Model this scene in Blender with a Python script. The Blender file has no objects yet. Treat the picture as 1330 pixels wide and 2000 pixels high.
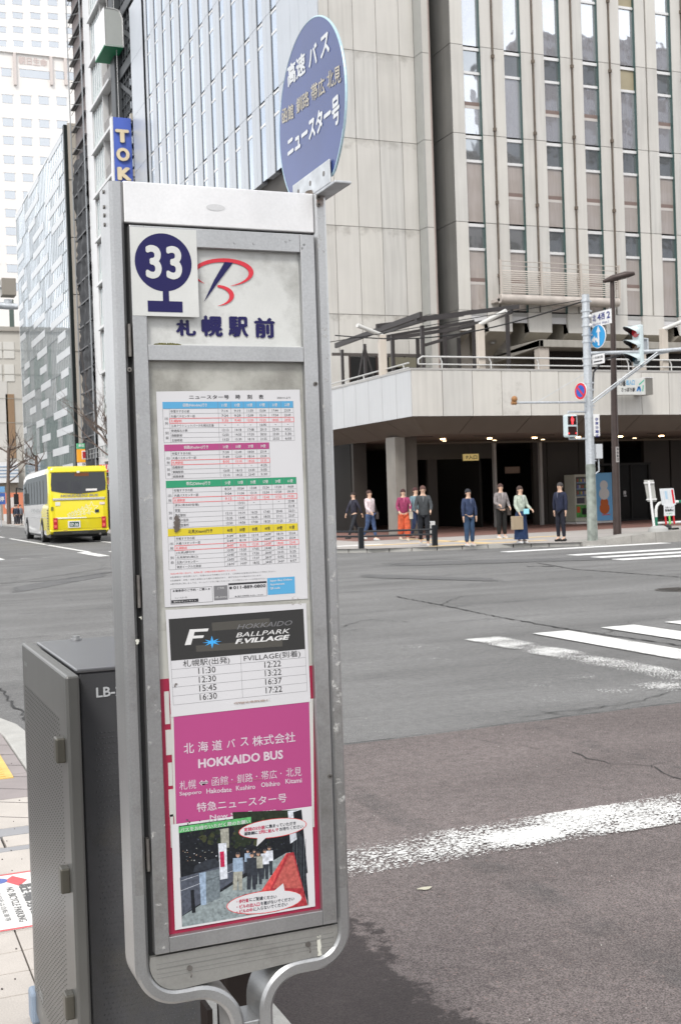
import bpy, math, random
from mathutils import Vector as V, Matrix
R = math.radians
random.seed(7)
C = bpy.context.scene.collection
sc = bpy.context.scene

# ------------------------------------------------------------------ camera
F_PX, YAW, PITCH, ROLL, EYE = 2328.26, .388556, -.01377525, -.03357288, 1.65
fwd = V((math.sin(YAW)*math.cos(PITCH), math.cos(YAW)*math.cos(PITCH), math.sin(PITCH)))
rt0 = V((math.cos(YAW), -math.sin(YAW), 0)); up0 = rt0.cross(fwd)
RT = rt0*math.cos(ROLL)+up0*math.sin(ROLL); UP = -rt0*math.sin(ROLL)+up0*math.cos(ROLL)
cd = bpy.data.cameras.new('camera'); cam = bpy.data.objects.new('camera', cd); C.objects.link(cam)
mw = Matrix((RT, UP, -fwd)).transposed().to_4x4(); mw.translation = (0, 0, EYE); cam.matrix_world = mw
cd.sensor_fit = 'VERTICAL'; cd.sensor_height = 36; cd.lens = F_PX/2000*36
cd.clip_start = .05; cd.clip_end = 2000
cd.dof.use_dof = True; cd.dof.focus_distance = 2.6; cd.dof.aperture_fstop = 22
sc.camera = cam

# ------------------------------------------------------------------ light
SUN_DIR = V((-.45, -.62, .80)).normalized()
w = bpy.data.worlds.new("World"); sc.world = w; w.use_nodes = True
nt = w.node_tree; N = nt.nodes; L = nt.links
for n in list(N): N.remove(n)
out = N.new('ShaderNodeOutputWorld'); bg = N.new('ShaderNodeBackground')
sky = N.new('ShaderNodeTexSky'); sky.sky_type = 'NISHITA'; sky.sun_disc = False
sky.sun_elevation = math.asin(SUN_DIR.z); sky.sun_rotation = math.atan2(SUN_DIR.x, SUN_DIR.y)
sky.air_density = 1.0; sky.dust_density = 3.0
tc = N.new('ShaderNodeTexCoord'); mp = N.new('ShaderNodeMapping'); mp.inputs['Scale'].default_value = (1.3, 1.3, 3.2)
cl = N.new('ShaderNodeTexNoise'); cl.inputs['Scale'].default_value = 1.7; cl.inputs['Detail'].default_value = 6
cr = N.new('ShaderNodeValToRGB'); cr.color_ramp.elements[0].position = .36; cr.color_ramp.elements[1].position = .56
cr.color_ramp.elements[0].color = (.6,)*3+(1,)
mx = N.new('ShaderNodeMixRGB'); mx.inputs[2].default_value = (12.2, 12.3, 12.5, 1)
L.new(tc.outputs['Generated'], mp.inputs['Vector']); L.new(mp.outputs[0], cl.inputs['Vector'])
L.new(cl.outputs['Fac'], cr.inputs[0]); L.new(cr.outputs[0], mx.inputs[0]); L.new(sky.outputs[0], mx.inputs[1])
L.new(mx.outputs[0], bg.inputs[0]); bg.inputs[1].default_value = .11; L.new(bg.outputs[0], out.inputs[0])
sd = bpy.data.lights.new('sun', 'SUN'); so = bpy.data.objects.new('sun', sd); C.objects.link(so)
sd.energy = 1.5; sd.angle = R(14); sd.color = (1, .96, .90)
so.rotation_euler = SUN_DIR.to_track_quat('Z', 'Y').to_euler()
sc.view_settings.view_transform = 'Standard'; sc.view_settings.look = 'None'
sc.view_settings.gamma = 1; sc.view_settings.use_curve_mapping = False
sc.view_settings.exposure = .46

# ------------------------------------------------------------------ helpers
def ray(x, y): return fwd + RT*((x-665)/F_PX) - UP*((y-1000)/F_PX)
def at_y(x, y, Y, o=0.):
    d = ray(x, y); p = d*(Y/d.y); return V((p.x, p.y-o, p.z+EYE))
def at_x(x, y, X, o=0.):
    d = ray(x, y); p = d*(X/d.x); return V((p.x-o, p.y, p.z+EYE))
def at_z(x, y, Z):
    d = ray(x, y); p = d*((Z-EYE)/d.z); return V((p.x, p.y, Z))

def tag(o, label=None, cat=None, group=None, kind=None):
    if label: o['label'] = label
    if cat: o['category'] = cat
    if group: o['group'] = group
    if kind: o['kind'] = kind
    return o
def empty(name, loc, label=None, cat=None, group=None, kind=None):
    o = bpy.data.objects.new(name, None); o.location = loc; C.objects.link(o); o.empty_display_size = .2
    return tag(o, label, cat, group, kind)
def wloc(o):
    p = V((0, 0, 0))
    while o: p += o.location; o = o.parent
    return p
_cu = {}
FONT = None
def glyphs(s, bold=0.):
    k = (s, bold)
    if k not in _cu:
        cjk = any(ord(ch) > 0x2000 for ch in s)
        c = bpy.data.curves.new('t', 'FONT'); c.body = s; c.offset = 0; c.resolution_u = 7 if len(s) <= 2 else 2; c.fill_mode = 'FRONT'
        o = bpy.data.objects.new('t', c); C.objects.link(o)
        dg = bpy.context.evaluated_depsgraph_get(); m = bpy.data.meshes.new_from_object(o.evaluated_get(dg))
        vs = [(v.co.x, v.co.y) for v in m.vertices]; fs = [tuple(p.vertices) for p in m.polygons]
        bpy.data.objects.remove(o); bpy.data.curves.remove(c); bpy.data.meshes.remove(m)
        nv = len(vs); lay = [0]*nv
        if bold:            # heavier strokes: the glyph repeated with tiny shifts, each copy its own layer
            v0, f0 = list(vs), list(fs)
            for j, (dx, dy) in enumerate(((-1, 0), (1, 0), (0, -1), (0, 1)) if bold < .02 or cjk else ((-1, 0), (1, 0), (0, -1), (0, 1), (-.7, -.7), (.7, .7), (-.7, .7), (.7, -.7))):
                vs += [(a+dx*bold*1.3, b+dy*bold) for a, b in v0]; fs += [tuple(i+nv*(j+1) for i in f) for f in f0]; lay += [j+1]*nv
        x0 = min((v[0] for v in vs), default=0); x1 = max((v[0] for v in vs), default=1)
        y0 = min((v[1] for v in vs), default=0); y1 = max((v[1] for v in vs), default=1)
        _cu[k] = ([((a-x0)/max(x1-x0, 1e-6), (b-y0)/max(y1-y0, 1e-6)) for a, b in vs], fs, lay)
    return _cu[k]

class MB:
    def __init__(s): s.v = []; s.f = []; s.m = []; s.M = None
    def add(s, vs, fs, m=0):
        b = len(s.v)
        s.v += [s.M @ V(p) if s.M else V(p) for p in vs]
        s.f += [tuple(i+b for i in f) for f in fs]; s.m += [m]*len(fs); return s
    def box(s, x0, y0, z0, x1, y1, z1, m=0):
        return s.add([(x0,y0,z0),(x1,y0,z0),(x1,y1,z0),(x0,y1,z0),(x0,y0,z1),(x1,y0,z1),(x1,y1,z1),(x0,y1,z1)],
            [(0,3,2,1),(4,5,6,7),(0,1,5,4),(1,2,6,5),(2,3,7,6),(3,0,4,7)], m)
    def poly(s, pts, m=0): return s.add(pts, [tuple(range(len(pts)))], m)
    def prism(s, pts, d, m=0):
        n = len(pts); d = V(d); a = [V(p) for p in pts]
        return s.add(a+[p+d for p in a], [tuple(range(n))[::-1], tuple(range(n, 2*n))]+[(i, (i+1) % n, n+(i+1) % n, n+i) for i in range(n)], m)
    def tube(s, pts, r, n=8, m=0, caps=True):
        pts = [V(p) for p in pts]; rs = r if isinstance(r, (list, tuple)) else [r]*len(pts); vs = []; prev = None
        for i, p in enumerate(pts):
            t = (pts[min(i+1, len(pts)-1)]-pts[max(i-1, 0)]).normalized()
            if prev is None: prev = (V((0,0,1)) if abs(t.z) < .9 else V((1,0,0))).cross(t).normalized()
            u = (prev-t*prev.dot(t)).normalized(); prev = u; w_ = t.cross(u)
            vs += [p+(u*math.cos(2*math.pi*k/n)+w_*math.sin(2*math.pi*k/n))*rs[i] for k in range(n)]
        fs = [(i*n+k, i*n+(k+1) % n, (i+1)*n+(k+1) % n, (i+1)*n+k) for i in range(len(pts)-1) for k in range(n)]
        if caps: fs += [tuple(range(n))[::-1], tuple(range((len(pts)-1)*n, len(pts)*n))]
        return s.add(vs, fs, m)
    def disc(s, c, u, w_, r, t=.0, n=28, m=0, m2=None):
        c = V(c); u = V(u); w_ = V(w_); ring = [c+u*math.cos(2*math.pi*k/n)*r+w_*math.sin(2*math.pi*k/n)*r for k in range(n)]
        if t:
            nn = u.cross(w_).normalized()*t
            s.prism([p-nn for p in ring], nn, m if m2 is None else m2)
            if m2 is not None: s.poly([p+nn*.02 for p in ring], m)
        else: s.poly(ring, m)
        return s
    def ball(s, c, r, n=10, m=0, sc=(1,1,1)):
        vs = []; h = n//2
        for i in range(h+1):
            a = math.pi*i/h
            for k in range(n):
                b = 2*math.pi*k/n; vs.append((c[0]+r*sc[0]*math.sin(a)*math.cos(b), c[1]+r*sc[1]*math.sin(a)*math.sin(b), c[2]+r*sc[2]*math.cos(a)))
        return s.add(vs, [(i*n+k, i*n+(k+1) % n, (i+1)*n+(k+1) % n, (i+1)*n+k) for i in range(h) for k in range(n)], m)
    def text(s, t, fn, u0, v0, u1, v1, m=0, bold=0.):
        vs, fs, lay = glyphs(t, bold)
        o = fn(u0, v0); nn = (fn(u1, v0)-o).cross(fn(u0, v1)-o).normalized()*(2.5e-5 if (fn(u0, v1)-o).length < .5 else .001)
        return s.add([fn(u0+(u1-u0)*a, v0+(v1-v0)*b)+nn*l for (a, b), l in zip(vs, lay)], fs, m)
    def build(s, name, mats, parent=None, smooth=False, bevel=0., label=None, cat=None, group=None, kind=None):
        o0 = wloc(parent) if parent else V((0,0,0))
        me = bpy.data.meshes.new(name); me.from_pydata([tuple(p-o0) for p in s.v], [], s.f)
        for mm in (mats if isinstance(mats, (list, tuple)) else [mats]): me.materials.append(mm)
        me.polygons.foreach_set('material_index', s.m)
        if smooth: me.polygons.foreach_set('use_smooth', [True]*len(me.polygons))
        me.update(); o = bpy.data.objects.new(name, me); C.objects.link(o); o.parent = parent
        if smooth and smooth != 2:
            try: me.set_sharp_from_angle(angle=R(38))
            except Exception: pass
        if bevel:
            b = o.modifiers.new('bevel', 'BEVEL'); b.width = bevel; b.segments = 2; b.limit_method = 'ANGLE'; b.angle_limit = R(40)
        return tag(o, label, cat, group, kind)
def inst(o, name, delta, parent=None):
    c = o.copy(); c.name = name; C.objects.link(c); c.parent = parent or o.parent; c.location = o.location+V(delta); return c
def copy_tree(o, parent=None):
    c = o.copy(); C.objects.link(c); c.parent = parent
    for ch in list(o.children): copy_tree(ch, c)
    return c
def rect_fn(p0, ux, uy, off=(0,0,0)):
    p0 = V(p0)+V(off); ux = V(ux); uy = V(uy)
    return lambda u, v: p0+ux*u+uy*v

# ------------------------------------------------------------------ materials
def mat(name, col, rough=.55, metal=0., var=.08, scale=2., bump=0., bscale=None, streak=0., spec=.5, emit=0., coat=0., fine=0., fscale=300):
    m = bpy.data.materials.new(name); m.use_nodes = True; nt = m.node_tree; N = nt.nodes; L = nt.links
    b = N['Principled BSDF']; b.inputs['Roughness'].default_value = rough; b.inputs['Metallic'].default_value = metal
    b.inputs['Specular IOR Level'].default_value = spec; b.inputs['Coat Weight'].default_value = coat
    c = tuple(col)+(1,)
    if emit:
        b.inputs['Emission Color'].default_value = c; b.inputs['Emission Strength'].default_value = emit
    g = N.new('ShaderNodeNewGeometry')
    n = N.new('ShaderNodeTexNoise'); n.inputs['Scale'].default_value = scale; n.inputs['Detail'].default_value = 5
    L.new(g.outputs['Position'], n.inputs['Vector'])
    r = N.new('ShaderNodeMapRange'); r.inputs[1].default_value = .3; r.inputs[2].default_value = .7
    r.inputs[3].default_value = 1-var; r.inputs[4].default_value = 1+var; L.new(n.outputs['Fac'], r.inputs[0]); fac = r.outputs[0]
    def mul(a, b_):
        q = N.new('ShaderNodeMath'); q.operation = 'MULTIPLY'; L.new(a, q.inputs[0]); L.new(b_, q.inputs[1]); return q.outputs[0]
    if streak:
        mp = N.new('ShaderNodeMapping'); mp.inputs['Scale'].default_value = (5, 5, .25); L.new(g.outputs['Position'], mp.inputs[0])
        n2 = N.new('ShaderNodeTexNoise'); n2.inputs['Scale'].default_value = 1.5; n2.inputs['Detail'].default_value = 4; L.new(mp.outputs[0], n2.inputs['Vector'])
        r2 = N.new('ShaderNodeMapRange'); r2.inputs[1].default_value = .35; r2.inputs[2].default_value = .62; r2.inputs[3].default_value = 1-streak; r2.inputs[4].default_value = 1
        L.new(n2.outputs['Fac'], r2.inputs[0]); fac = mul(fac, r2.outputs[0])
    if fine:
        n3 = N.new('ShaderNodeTexNoise'); n3.inputs['Scale'].default_value = fscale; n3.inputs['Detail'].default_value = 2; L.new(g.outputs['Position'], n3.inputs['Vector'])
        r3 = N.new('ShaderNodeMapRange'); r3.inputs[1].default_value = .3; r3.inputs[2].default_value = .7; r3.inputs[3].default_value = 1-fine; r3.inputs[4].default_value = 1+fine
        L.new(n3.outputs['Fac'], r3.inputs[0]); fac = mul(fac, r3.outputs[0])
    mixn = N.new('ShaderNodeVectorMath'); mixn.operation = 'SCALE'; mixn.inputs[0].default_value = col; L.new(fac, mixn.inputs['Scale'])
    L.new(mixn.outputs[0], b.inputs['Base Color'])
    if bump:
        nb = N.new('ShaderNodeTexNoise'); nb.inputs['Scale'].default_value = bscale or scale*6; nb.inputs['Detail'].default_value = 4
        L.new(g.outputs['Position'], nb.inputs['Vector'])
        bp = N.new('ShaderNodeBump'); bp.inputs['Strength'].default_value = bump; bp.inputs['Distance'].default_value = .01
        L.new(nb.outputs['Fac'], bp.inputs['Height']); L.new(bp.outputs[0], b.inputs['Normal'])
    return m
def flat(name, col, rough=.45, **k): return mat(name, col, rough, var=k.pop('var', .03), spec=k.pop('spec', .28), **k)
def worn_paint(name, wear, col=(.62, .62, .605), stretch=(1, 1, 1), ns=90):
    m = mat(name, col, .6, var=.14, scale=7, fine=.12, fscale=90); nt = m.node_tree; N = nt.nodes; L = nt.links
    b = N['Principled BSDF']; o = N['Material Output']; t = N.new('ShaderNodeBsdfTransparent'); mx = N.new('ShaderNodeMixShader')
    g = N.new('ShaderNodeNewGeometry'); mp = N.new('ShaderNodeMapping'); mp.inputs['Scale'].default_value = stretch; L.new(g.outputs['Position'], mp.inputs[0])
    n = N.new('ShaderNodeTexNoise'); n.inputs['Scale'].default_value = ns; n.inputs['Detail'].default_value = 5
    n2 = N.new('ShaderNodeTexNoise'); n2.inputs['Scale'].default_value = 2.2; n2.inputs['Detail'].default_value = 3
    L.new(mp.outputs[0], n.inputs['Vector']); L.new(g.outputs['Position'], n2.inputs['Vector'])
    a = N.new('ShaderNodeMath'); a.operation = 'MULTIPLY_ADD'; a.inputs[1].default_value = .5; L.new(n2.outputs['Fac'], a.inputs[0]); L.new(n.outputs['Fac'], a.inputs[2])
    at = N.new('ShaderNodeAttribute'); at.attribute_name = 'keep'
    a2 = N.new('ShaderNodeMath'); a2.operation = 'MULTIPLY_ADD'; a2.inputs[1].default_value = .35; L.new(at.outputs['Fac'], a2.inputs[0]); L.new(a.outputs[0], a2.inputs[2])
    r = N.new('ShaderNodeMapRange'); r.inputs[1].default_value = .75+wear; r.inputs[2].default_value = .78+wear; L.new(a2.outputs[0], r.inputs[0])
    L.new(r.outputs[0], mx.inputs[0]); L.new(t.outputs[0], mx.inputs[1]); L.new(b.outputs[0], mx.inputs[2]); L.new(mx.outputs[0], o.inputs[0])
    return m
def asphalt(name, base, tint):
    m = mat(name, base, .88, var=.10, scale=.35, bump=.9, bscale=150, fine=.58, fscale=165, spec=.2)
    nt = m.node_tree; N = nt.nodes; L = nt.links; b = N['Principled BSDF']; src = b.inputs['Base Color'].links[0].from_socket
    g = N.new('ShaderNodeNewGeometry'); vo = N.new('ShaderNodeTexVoronoi'); vo.inputs['Scale'].default_value = 70; L.new(g.outputs['Position'], vo.inputs['Vector'])
    hs = N.new('ShaderNodeSeparateColor'); L.new(vo.outputs['Color'], hs.inputs[0])
    r = N.new('ShaderNodeMapRange'); r.inputs[1].default_value = .88; r.inputs[2].default_value = .93; L.new(hs.outputs[0], r.inputs[0])
    r2 = N.new('ShaderNodeMapRange'); r2.inputs[1].default_value = .0; r2.inputs[2].default_value = .45; r2.inputs[3].default_value = 1; r2.inputs[4].default_value = 0; L.new(vo.outputs['Distance'], r2.inputs[0])
    q = N.new('ShaderNodeMath'); q.operation = 'MULTIPLY'; L.new(r.outputs[0], q.inputs[0]); L.new(r2.outputs[0], q.inputs[1])
    mx = N.new('ShaderNodeMixRGB'); L.new(q.outputs[0], mx.inputs[0]); L.new(src, mx.inputs[1]); mx.inputs[2].default_value = tuple(tint)+(1,)
    # tyre-polished bands and wide blotches
    n2 = N.new('ShaderNodeTexNoise'); n2.inputs['Scale'].default_value = .9; n2.inputs['Detail'].default_value = 6; mp = N.new('ShaderNodeMapping'); mp.inputs['Scale'].default_value = (.35, 1.2, 1)
    L.new(g.outputs['Position'], mp.inputs[0]); L.new(mp.outputs[0], n2.inputs['Vector'])
    r3 = N.new('ShaderNodeMapRange'); r3.inputs[1].default_value = .3; r3.inputs[2].default_value = .7; r3.inputs[3].default_value = .80; r3.inputs[4].default_value = 1.14; L.new(n2.outputs['Fac'], r3.inputs[0])
    n5 = N.new('ShaderNodeTexNoise'); n5.inputs['Scale'].default_value = 14; n5.inputs['Detail'].default_value = 5; n5.inputs['Roughness'].default_value = .75; L.new(g.outputs['Position'], n5.inputs['Vector'])
    r5 = N.new('ShaderNodeMapRange'); r5.inputs[1].default_value = .3; r5.inputs[2].default_value = .7; r5.inputs[3].default_value = .80; r5.inputs[4].default_value = 1.18; L.new(n5.outputs['Fac'], r5.inputs[0])
    q5 = N.new('ShaderNodeMath'); q5.operation = 'MULTIPLY'; L.new(r3.outputs[0], q5.inputs[0]); L.new(r5.outputs[0], q5.inputs[1])
    s2 = N.new('ShaderNodeVectorMath'); s2.operation = 'SCALE'; L.new(mx.outputs[0], s2.inputs[0]); L.new(q5.outputs[0], s2.inputs['Scale'])
    L.new(s2.outputs[0], b.inputs['Base Color'])
    return m
def stain_mat(name, col, thr=.5, scale=14., edge=.1, alpha=1.):
    m = mat(name, col, .8, var=.1); nt = m.node_tree; N = nt.nodes; L = nt.links
    b = N['Principled BSDF']; o = N['Material Output']; t = N.new('ShaderNodeBsdfTransparent'); mx = N.new('ShaderNodeMixShader')
    g = N.new('ShaderNodeNewGeometry'); n = N.new('ShaderNodeTexNoise'); n.inputs['Scale'].default_value = scale; n.inputs['Detail'].default_value = 6; n.inputs['Roughness'].default_value = .7
    L.new(g.outputs['Position'], n.inputs['Vector'])
    at = N.new('ShaderNodeAttribute'); at.attribute_name = 'keep'
    a2 = N.new('ShaderNodeMath'); a2.operation = 'ADD'; L.new(n.outputs['Fac'], a2.inputs[0]); L.new(at.outputs['Fac'], a2.inputs[1])
    r = N.new('ShaderNodeMapRange'); r.inputs[1].default_value = thr; r.inputs[2].default_value = thr+edge; r.inputs[4].default_value = alpha; L.new(a2.outputs[0], r.inputs[0])
    L.new(r.outputs[0], mx.inputs[0]); L.new(t.outputs[0], mx.inputs[1]); L.new(b.outputs[0], mx.inputs[2]); L.new(mx.outputs[0], o.inputs[0])
    return m
def patch(name, corners, m, nx, ny, keep, parent=None, **k):
    """a thin sheet over four ground corners, subdivided, with a per-vertex 'keep' value for its wear"""
    a, b, c, d = [V(p) for p in corners]; vs = []; kv = []
    for j in range(ny+1):
        for i in range(nx+1):
            u, v = i/nx, j/ny; vs.append((a*(1-u)+b*u)*(1-v)+(d*(1-u)+c*u)*v); kv.append(keep(u, v))
    q = MB(); q.add(vs, [(j*(nx+1)+i, j*(nx+1)+i+1, (j+1)*(nx+1)+i+1, (j+1)*(nx+1)+i) for j in range(ny) for i in range(nx)])
    o = q.build(name, m, parent, **k); at = o.data.attributes.new('keep', 'FLOAT', 'POINT'); at.data.foreach_set('value', kv); return o
def glass(name, col, rough=.05, fres=.35, curtain=None, cscale=3., tint=1.):
    """window pane: dim room or curtain behind a reflecting surface"""
    m = bpy.data.materials.new(name); m.use_nodes = True; nt = m.node_tree; N = nt.nodes; L = nt.links
    b = N['Principled BSDF']; o = N['Material Output']; b.inputs['Base Color'].default_value = tuple(col)+(1,); b.inputs['Roughness'].default_value = .5
    gl = N.new('ShaderNodeBsdfGlossy'); gl.inputs['Roughness'].default_value = rough; gl.inputs['Color'].default_value = (.85*tint, .9*tint, .95*tint, 1)
    lw = N.new('ShaderNodeLayerWeight'); lw.inputs['Blend'].default_value = .35
    r = N.new('ShaderNodeMapRange'); r.inputs[3].default_value = fres; r.inputs[4].default_value = 1; L.new(lw.outputs['Fresnel'], r.inputs[0])
    mx = N.new('ShaderNodeMixShader'); L.new(r.outputs[0], mx.inputs[0]); L.new(b.outputs[0], mx.inputs[1]); L.new(gl.outputs[0], mx.inputs[2]); L.new(mx.outputs[0], o.inputs[0])
    g = N.new('ShaderNodeNewGeometry')
    if curtain:
        n = N.new('ShaderNodeTexNoise'); n.inputs['Scale'].default_value = cscale; n.inputs['Detail'].default_value = 2
        mp = N.new('ShaderNodeMapping'); mp.inputs['Scale'].default_value = (6, 6, .4); L.new(g.outputs['Position'], mp.inputs[0]); L.new(mp.outputs[0], n.inputs['Vector'])
        mc = N.new('ShaderNodeMixRGB'); mc.inputs[1].default_value = tuple(col)+(1,); mc.inputs[2].default_value = tuple(curtain)+(1,)
        L.new(n.outputs['Fac'], mc.inputs[0]); L.new(mc.outputs[0], b.inputs['Base Color'])
    nb = N.new('ShaderNodeTexNoise'); nb.inputs['Scale'].default_value = .9; L.new(g.outputs['Position'], nb.inputs['Vector'])
    bp = N.new('ShaderNodeBump'); bp.inputs['Strength'].default_value = .12; bp.inputs['Distance'].default_value = .05
    L.new(nb.outputs['Fac'], bp.inputs['Height']); L.new(bp.outputs[0], gl.inputs['Normal'])
    return m

ALU = mat('brushed_aluminium', (.60, .60, .60), .42, .75, var=.06, scale=9, streak=.10, fine=.05, fscale=500)
ALU_H = mat('aluminium_extrusion', (.40, .405, .41), .33, .75, var=.10, scale=5, streak=.16, fine=.07, fscale=260, bump=.04, bscale=400)
ALU_W = mat('pale_header_aluminium', (.72, .72, .725), .42, .5, var=.05, scale=7, streak=.07, fine=.03, fscale=200)  # header metal, paler than the frame rails
BLACK = flat('black_gap', (.012, .012, .013), .6)
STEEL = mat('dark_steel', (.16, .15, .14), .5, .7, var=.25, scale=60)
GALV = mat('galvanised_steel', (.50, .53, .56), .5, .45, var=.15, scale=25, streak=.12)
WHITEP = mat('white_plastic_panel', (.57, .58, .565), .35, var=.05, scale=14, streak=.04, fine=.02)
PAPER = mat('laminated_paper', (.57, .57, .59), .35, var=.02, scale=8)
PAPER2 = mat('old_paper', (.50, .50, .48), .45, var=.04, scale=20)
INK = flat('black_ink', (.035, .035, .04)); GREYINK = flat('grey_ink', (.17, .17, .18)); NAVY = flat('navy_print', (.013, .011, .080), .3, spec=.2)
REDINK = flat('red_ink', (.75, .05, .06)); CYAN = flat('sky_blue_print', (.09, .33, .56)); MAG = flat('magenta_print', (.37, .060, .19), .35, var=.04)
GREENP = flat('green_print', (.03, .27, .14)); YELP = flat('yellow_print', (.58, .47, .03)); WINK = flat('white_ink', (.62, .62, .62))
PINKINK = flat('pink_white_ink', (.55, .46, .52)); CRIM = mat('crimson_board', (.29, .010, .045), .4, var=.08, scale=20)
NAVYR = flat('blue_sign_lettering', (.045, .055, .21), .35)
CHAR = mat('charcoal_powder_coat', (.088, .090, .097), .42, .35, var=.12, scale=5, fine=.03)
CHARL = mat('bronze_grey_powder_coat', (.135, .135, .13), .38, .5, var=.10, scale=4, streak=.10)
PANEL = mat('stone_cladding', (.545, .53, .50), .5, var=.04, scale=.6, streak=.05, fine=.03, fscale=30)
PANELC = mat('skylit_cladding', (.44, .47, .51), .35, .1, var=.04, scale=.5, streak=.03)  # side wall copy of the cladding, cool sky light mixed into its colour
JOINT = flat('joint_dark', (.055, .050, .045), .9)
CONC = mat('concrete', (.30, .29, .27), .85, var=.16, scale=3, bump=.3, bscale=40, fine=.1, fscale=60)
WMETAL = mat('white_window_metal', (.70, .70, .70), .35, .2, var=.04)
BROWN = mat('brown_painted_steel', (.050, .034, .030), .45, .2, var=.15, scale=6)
ASPH = asphalt('grey_asphalt', (.168, .167, .165), (.34, .33, .31))
RASPH = asphalt('red_asphalt', (.158, .136, .132), (.30, .22, .20))
TARB = flat('tar_joint', (.03, .03, .03), .7)
EOF_MARK = None
# ================================================================== GROUND
q = MB(); q.poly([(-400, -300, 0), (500, -300, 0), (500, 700, 0), (-400, 700, 0)])
q.build('road', ASPH, kind='structure')
# red bus lane in front of the crossing (4 mm sheet), ragged far edge
rnd = random.Random(3)
edge = [(1.02, 7.28)]
x = 1.3
while x < 30: edge.append((x, 7.26+.02*rnd.uniform(-1, 1)+(x-3)*.03)); x += rnd.uniform(.15, .4)
q = MB(); q.poly([(1.02, -40, .004)]+[(30, -40, .004)]+[(a, b, .004) for a, b in edge[::-1]])
q.build('bus_lane_surface', RASPH, kind='structure')
crack = empty('tar_joint', (3, 7.28, 0), kind='structure')
def crackline(pts, w_, name='crack', m=TARB, par=crack, z=.008, jit=.02):
    q = MB(); P = []; rr = random.Random(int(pts[0][0]*100))
    for (a, b), (c, d) in zip(pts, pts[1:]):
        n = max(2, int(math.hypot(c-a, d-b)/.09))
        P += [(a+(c-a)*i/n+rr.uniform(-jit, jit), b+(d-b)*i/n+rr.uniform(-jit, jit)) for i in range(n)]
    P.append(pts[-1]); ring = []; ring2 = []
    for i, p in enumerate(P):
        p2 = P[min(i+1, len(P)-1)]; p1 = P[max(i-1, 0)]; t = V((p2[0]-p1[0], p2[1]-p1[1])).normalized(); k = w_*rr.uniform(.25, 1)
        ring.append((p[0]-t.y*k, p[1]+t.x*k, z)); ring2.append((p[0]+t.y*k, p[1]-t.x*k, z))
    n = len(ring); q.add(ring+ring2, [(i, i+1, n+i+1, n+i) for i in range(n-1)]); q.build(name, m, par)
def g2(*pp): return [tuple(at_z(x, y, 0)[:2]) for x, y in pp]
crackline([(a, b+.01) for a, b in edge[1:60]], .010, jit=.008)
crackline(g2((775, 1166), (860, 1182), (960, 1203), (1060, 1221), (1130, 1233), (1330, 1262)), .022)
crackline(g2((1020, 1403), (1080, 1393), (1150, 1385), (1240, 1372), (1290, 1358), (1330, 1345)), .007)
crackline(g2((1110, 1470), (1150, 1484), (1200, 1494), (1270, 1500), (1300, 1512), (1330, 1524)), .006, jit=.03)
crackline(g2((1270, 1500), (1290, 1492), (1330, 1488)), .003, jit=.025); crackline(g2((900, 1440), (960, 1452), (1040, 1462), (1110, 1470)), .003, jit=.03)
crackline(g2((1050, 1390), (1110, 1398), (1180, 1380)), .005, jit=.03); crackline(g2((650, 1230), (720, 1210), (800, 1216)), .008, jit=.05); crackline(g2((860, 1182), (900, 1165), (1000, 1160)), .008, jit=.05)
crackline(g2((1180, 1240), (1230, 1215), (1330, 1205)), .008, jit=.05); crackline(g2((700, 1330), (760, 1322), (850, 1330)), .004, jit=.04)
crackline(g2((1050, 1100), (1120, 1112), (1200, 1118), (1330, 1128)), .03)
crackline(g2((1030, 1107), (1050, 1106), (1080, 1107)), .07)
crackline(g2((660, 1098), (860, 1092), (1000, 1097), (1200, 1092), (1330, 1091)), .03)
crackline(g2((0, 1140), (110, 1134), (220, 1118)), .05)
crackline(g2((0, 1345), (12, 1362), (20, 1372), (32, 1380), (44, 1392), (60, 1412)), .014, jit=.03)
def keep_edges(c0, c1): return lambda u, v: (c0+(c1-c0)*u)-.25*(1-min(1, min(v, 1-v)*14))
# older darker and paler asphalt repairs
REP = stain_mat('dark_asphalt_repair', (.125, .125, .126), .30, 9, .06, .8)
REP2 = stain_mat('pale_asphalt_repair', (.22, .219, .215), .30, 9, .10, .55)
for i, (mm, c4) in enumerate([(REP, [(0, 1150), (225, 1112), (225, 1124), (0, 1166)]), (REP2, [(0, 1125), (225, 1092), (225, 1110), (0, 1145)]),
        (REP, [(700, 1100), (1330, 1082), (1330, 1090), (700, 1110)]), (REP, [(680, 1120), (1000, 1130), (1010, 1138), (680, 1129)])]):
    z = .006+.002*i; cs = [at_z(x, y, 0) for x, y in c4]
    patch('asphalt_repair', [(p.x, p.y, z) for p in cs], mm, 12, 6, lambda u, v: .05-.5*(1-min(1, 5*min(u, 1-u, v, 1-v))), kind='structure')
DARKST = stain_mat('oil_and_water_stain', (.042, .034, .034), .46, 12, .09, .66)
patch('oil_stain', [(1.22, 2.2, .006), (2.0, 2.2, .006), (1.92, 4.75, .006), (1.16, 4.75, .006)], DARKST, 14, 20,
      lambda u, v: .42-1.3*max(0, u-.36-.10*math.sin(v*9)-.12*(1-v))-1.6*max(0, v-.78), kind='structure')
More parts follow.
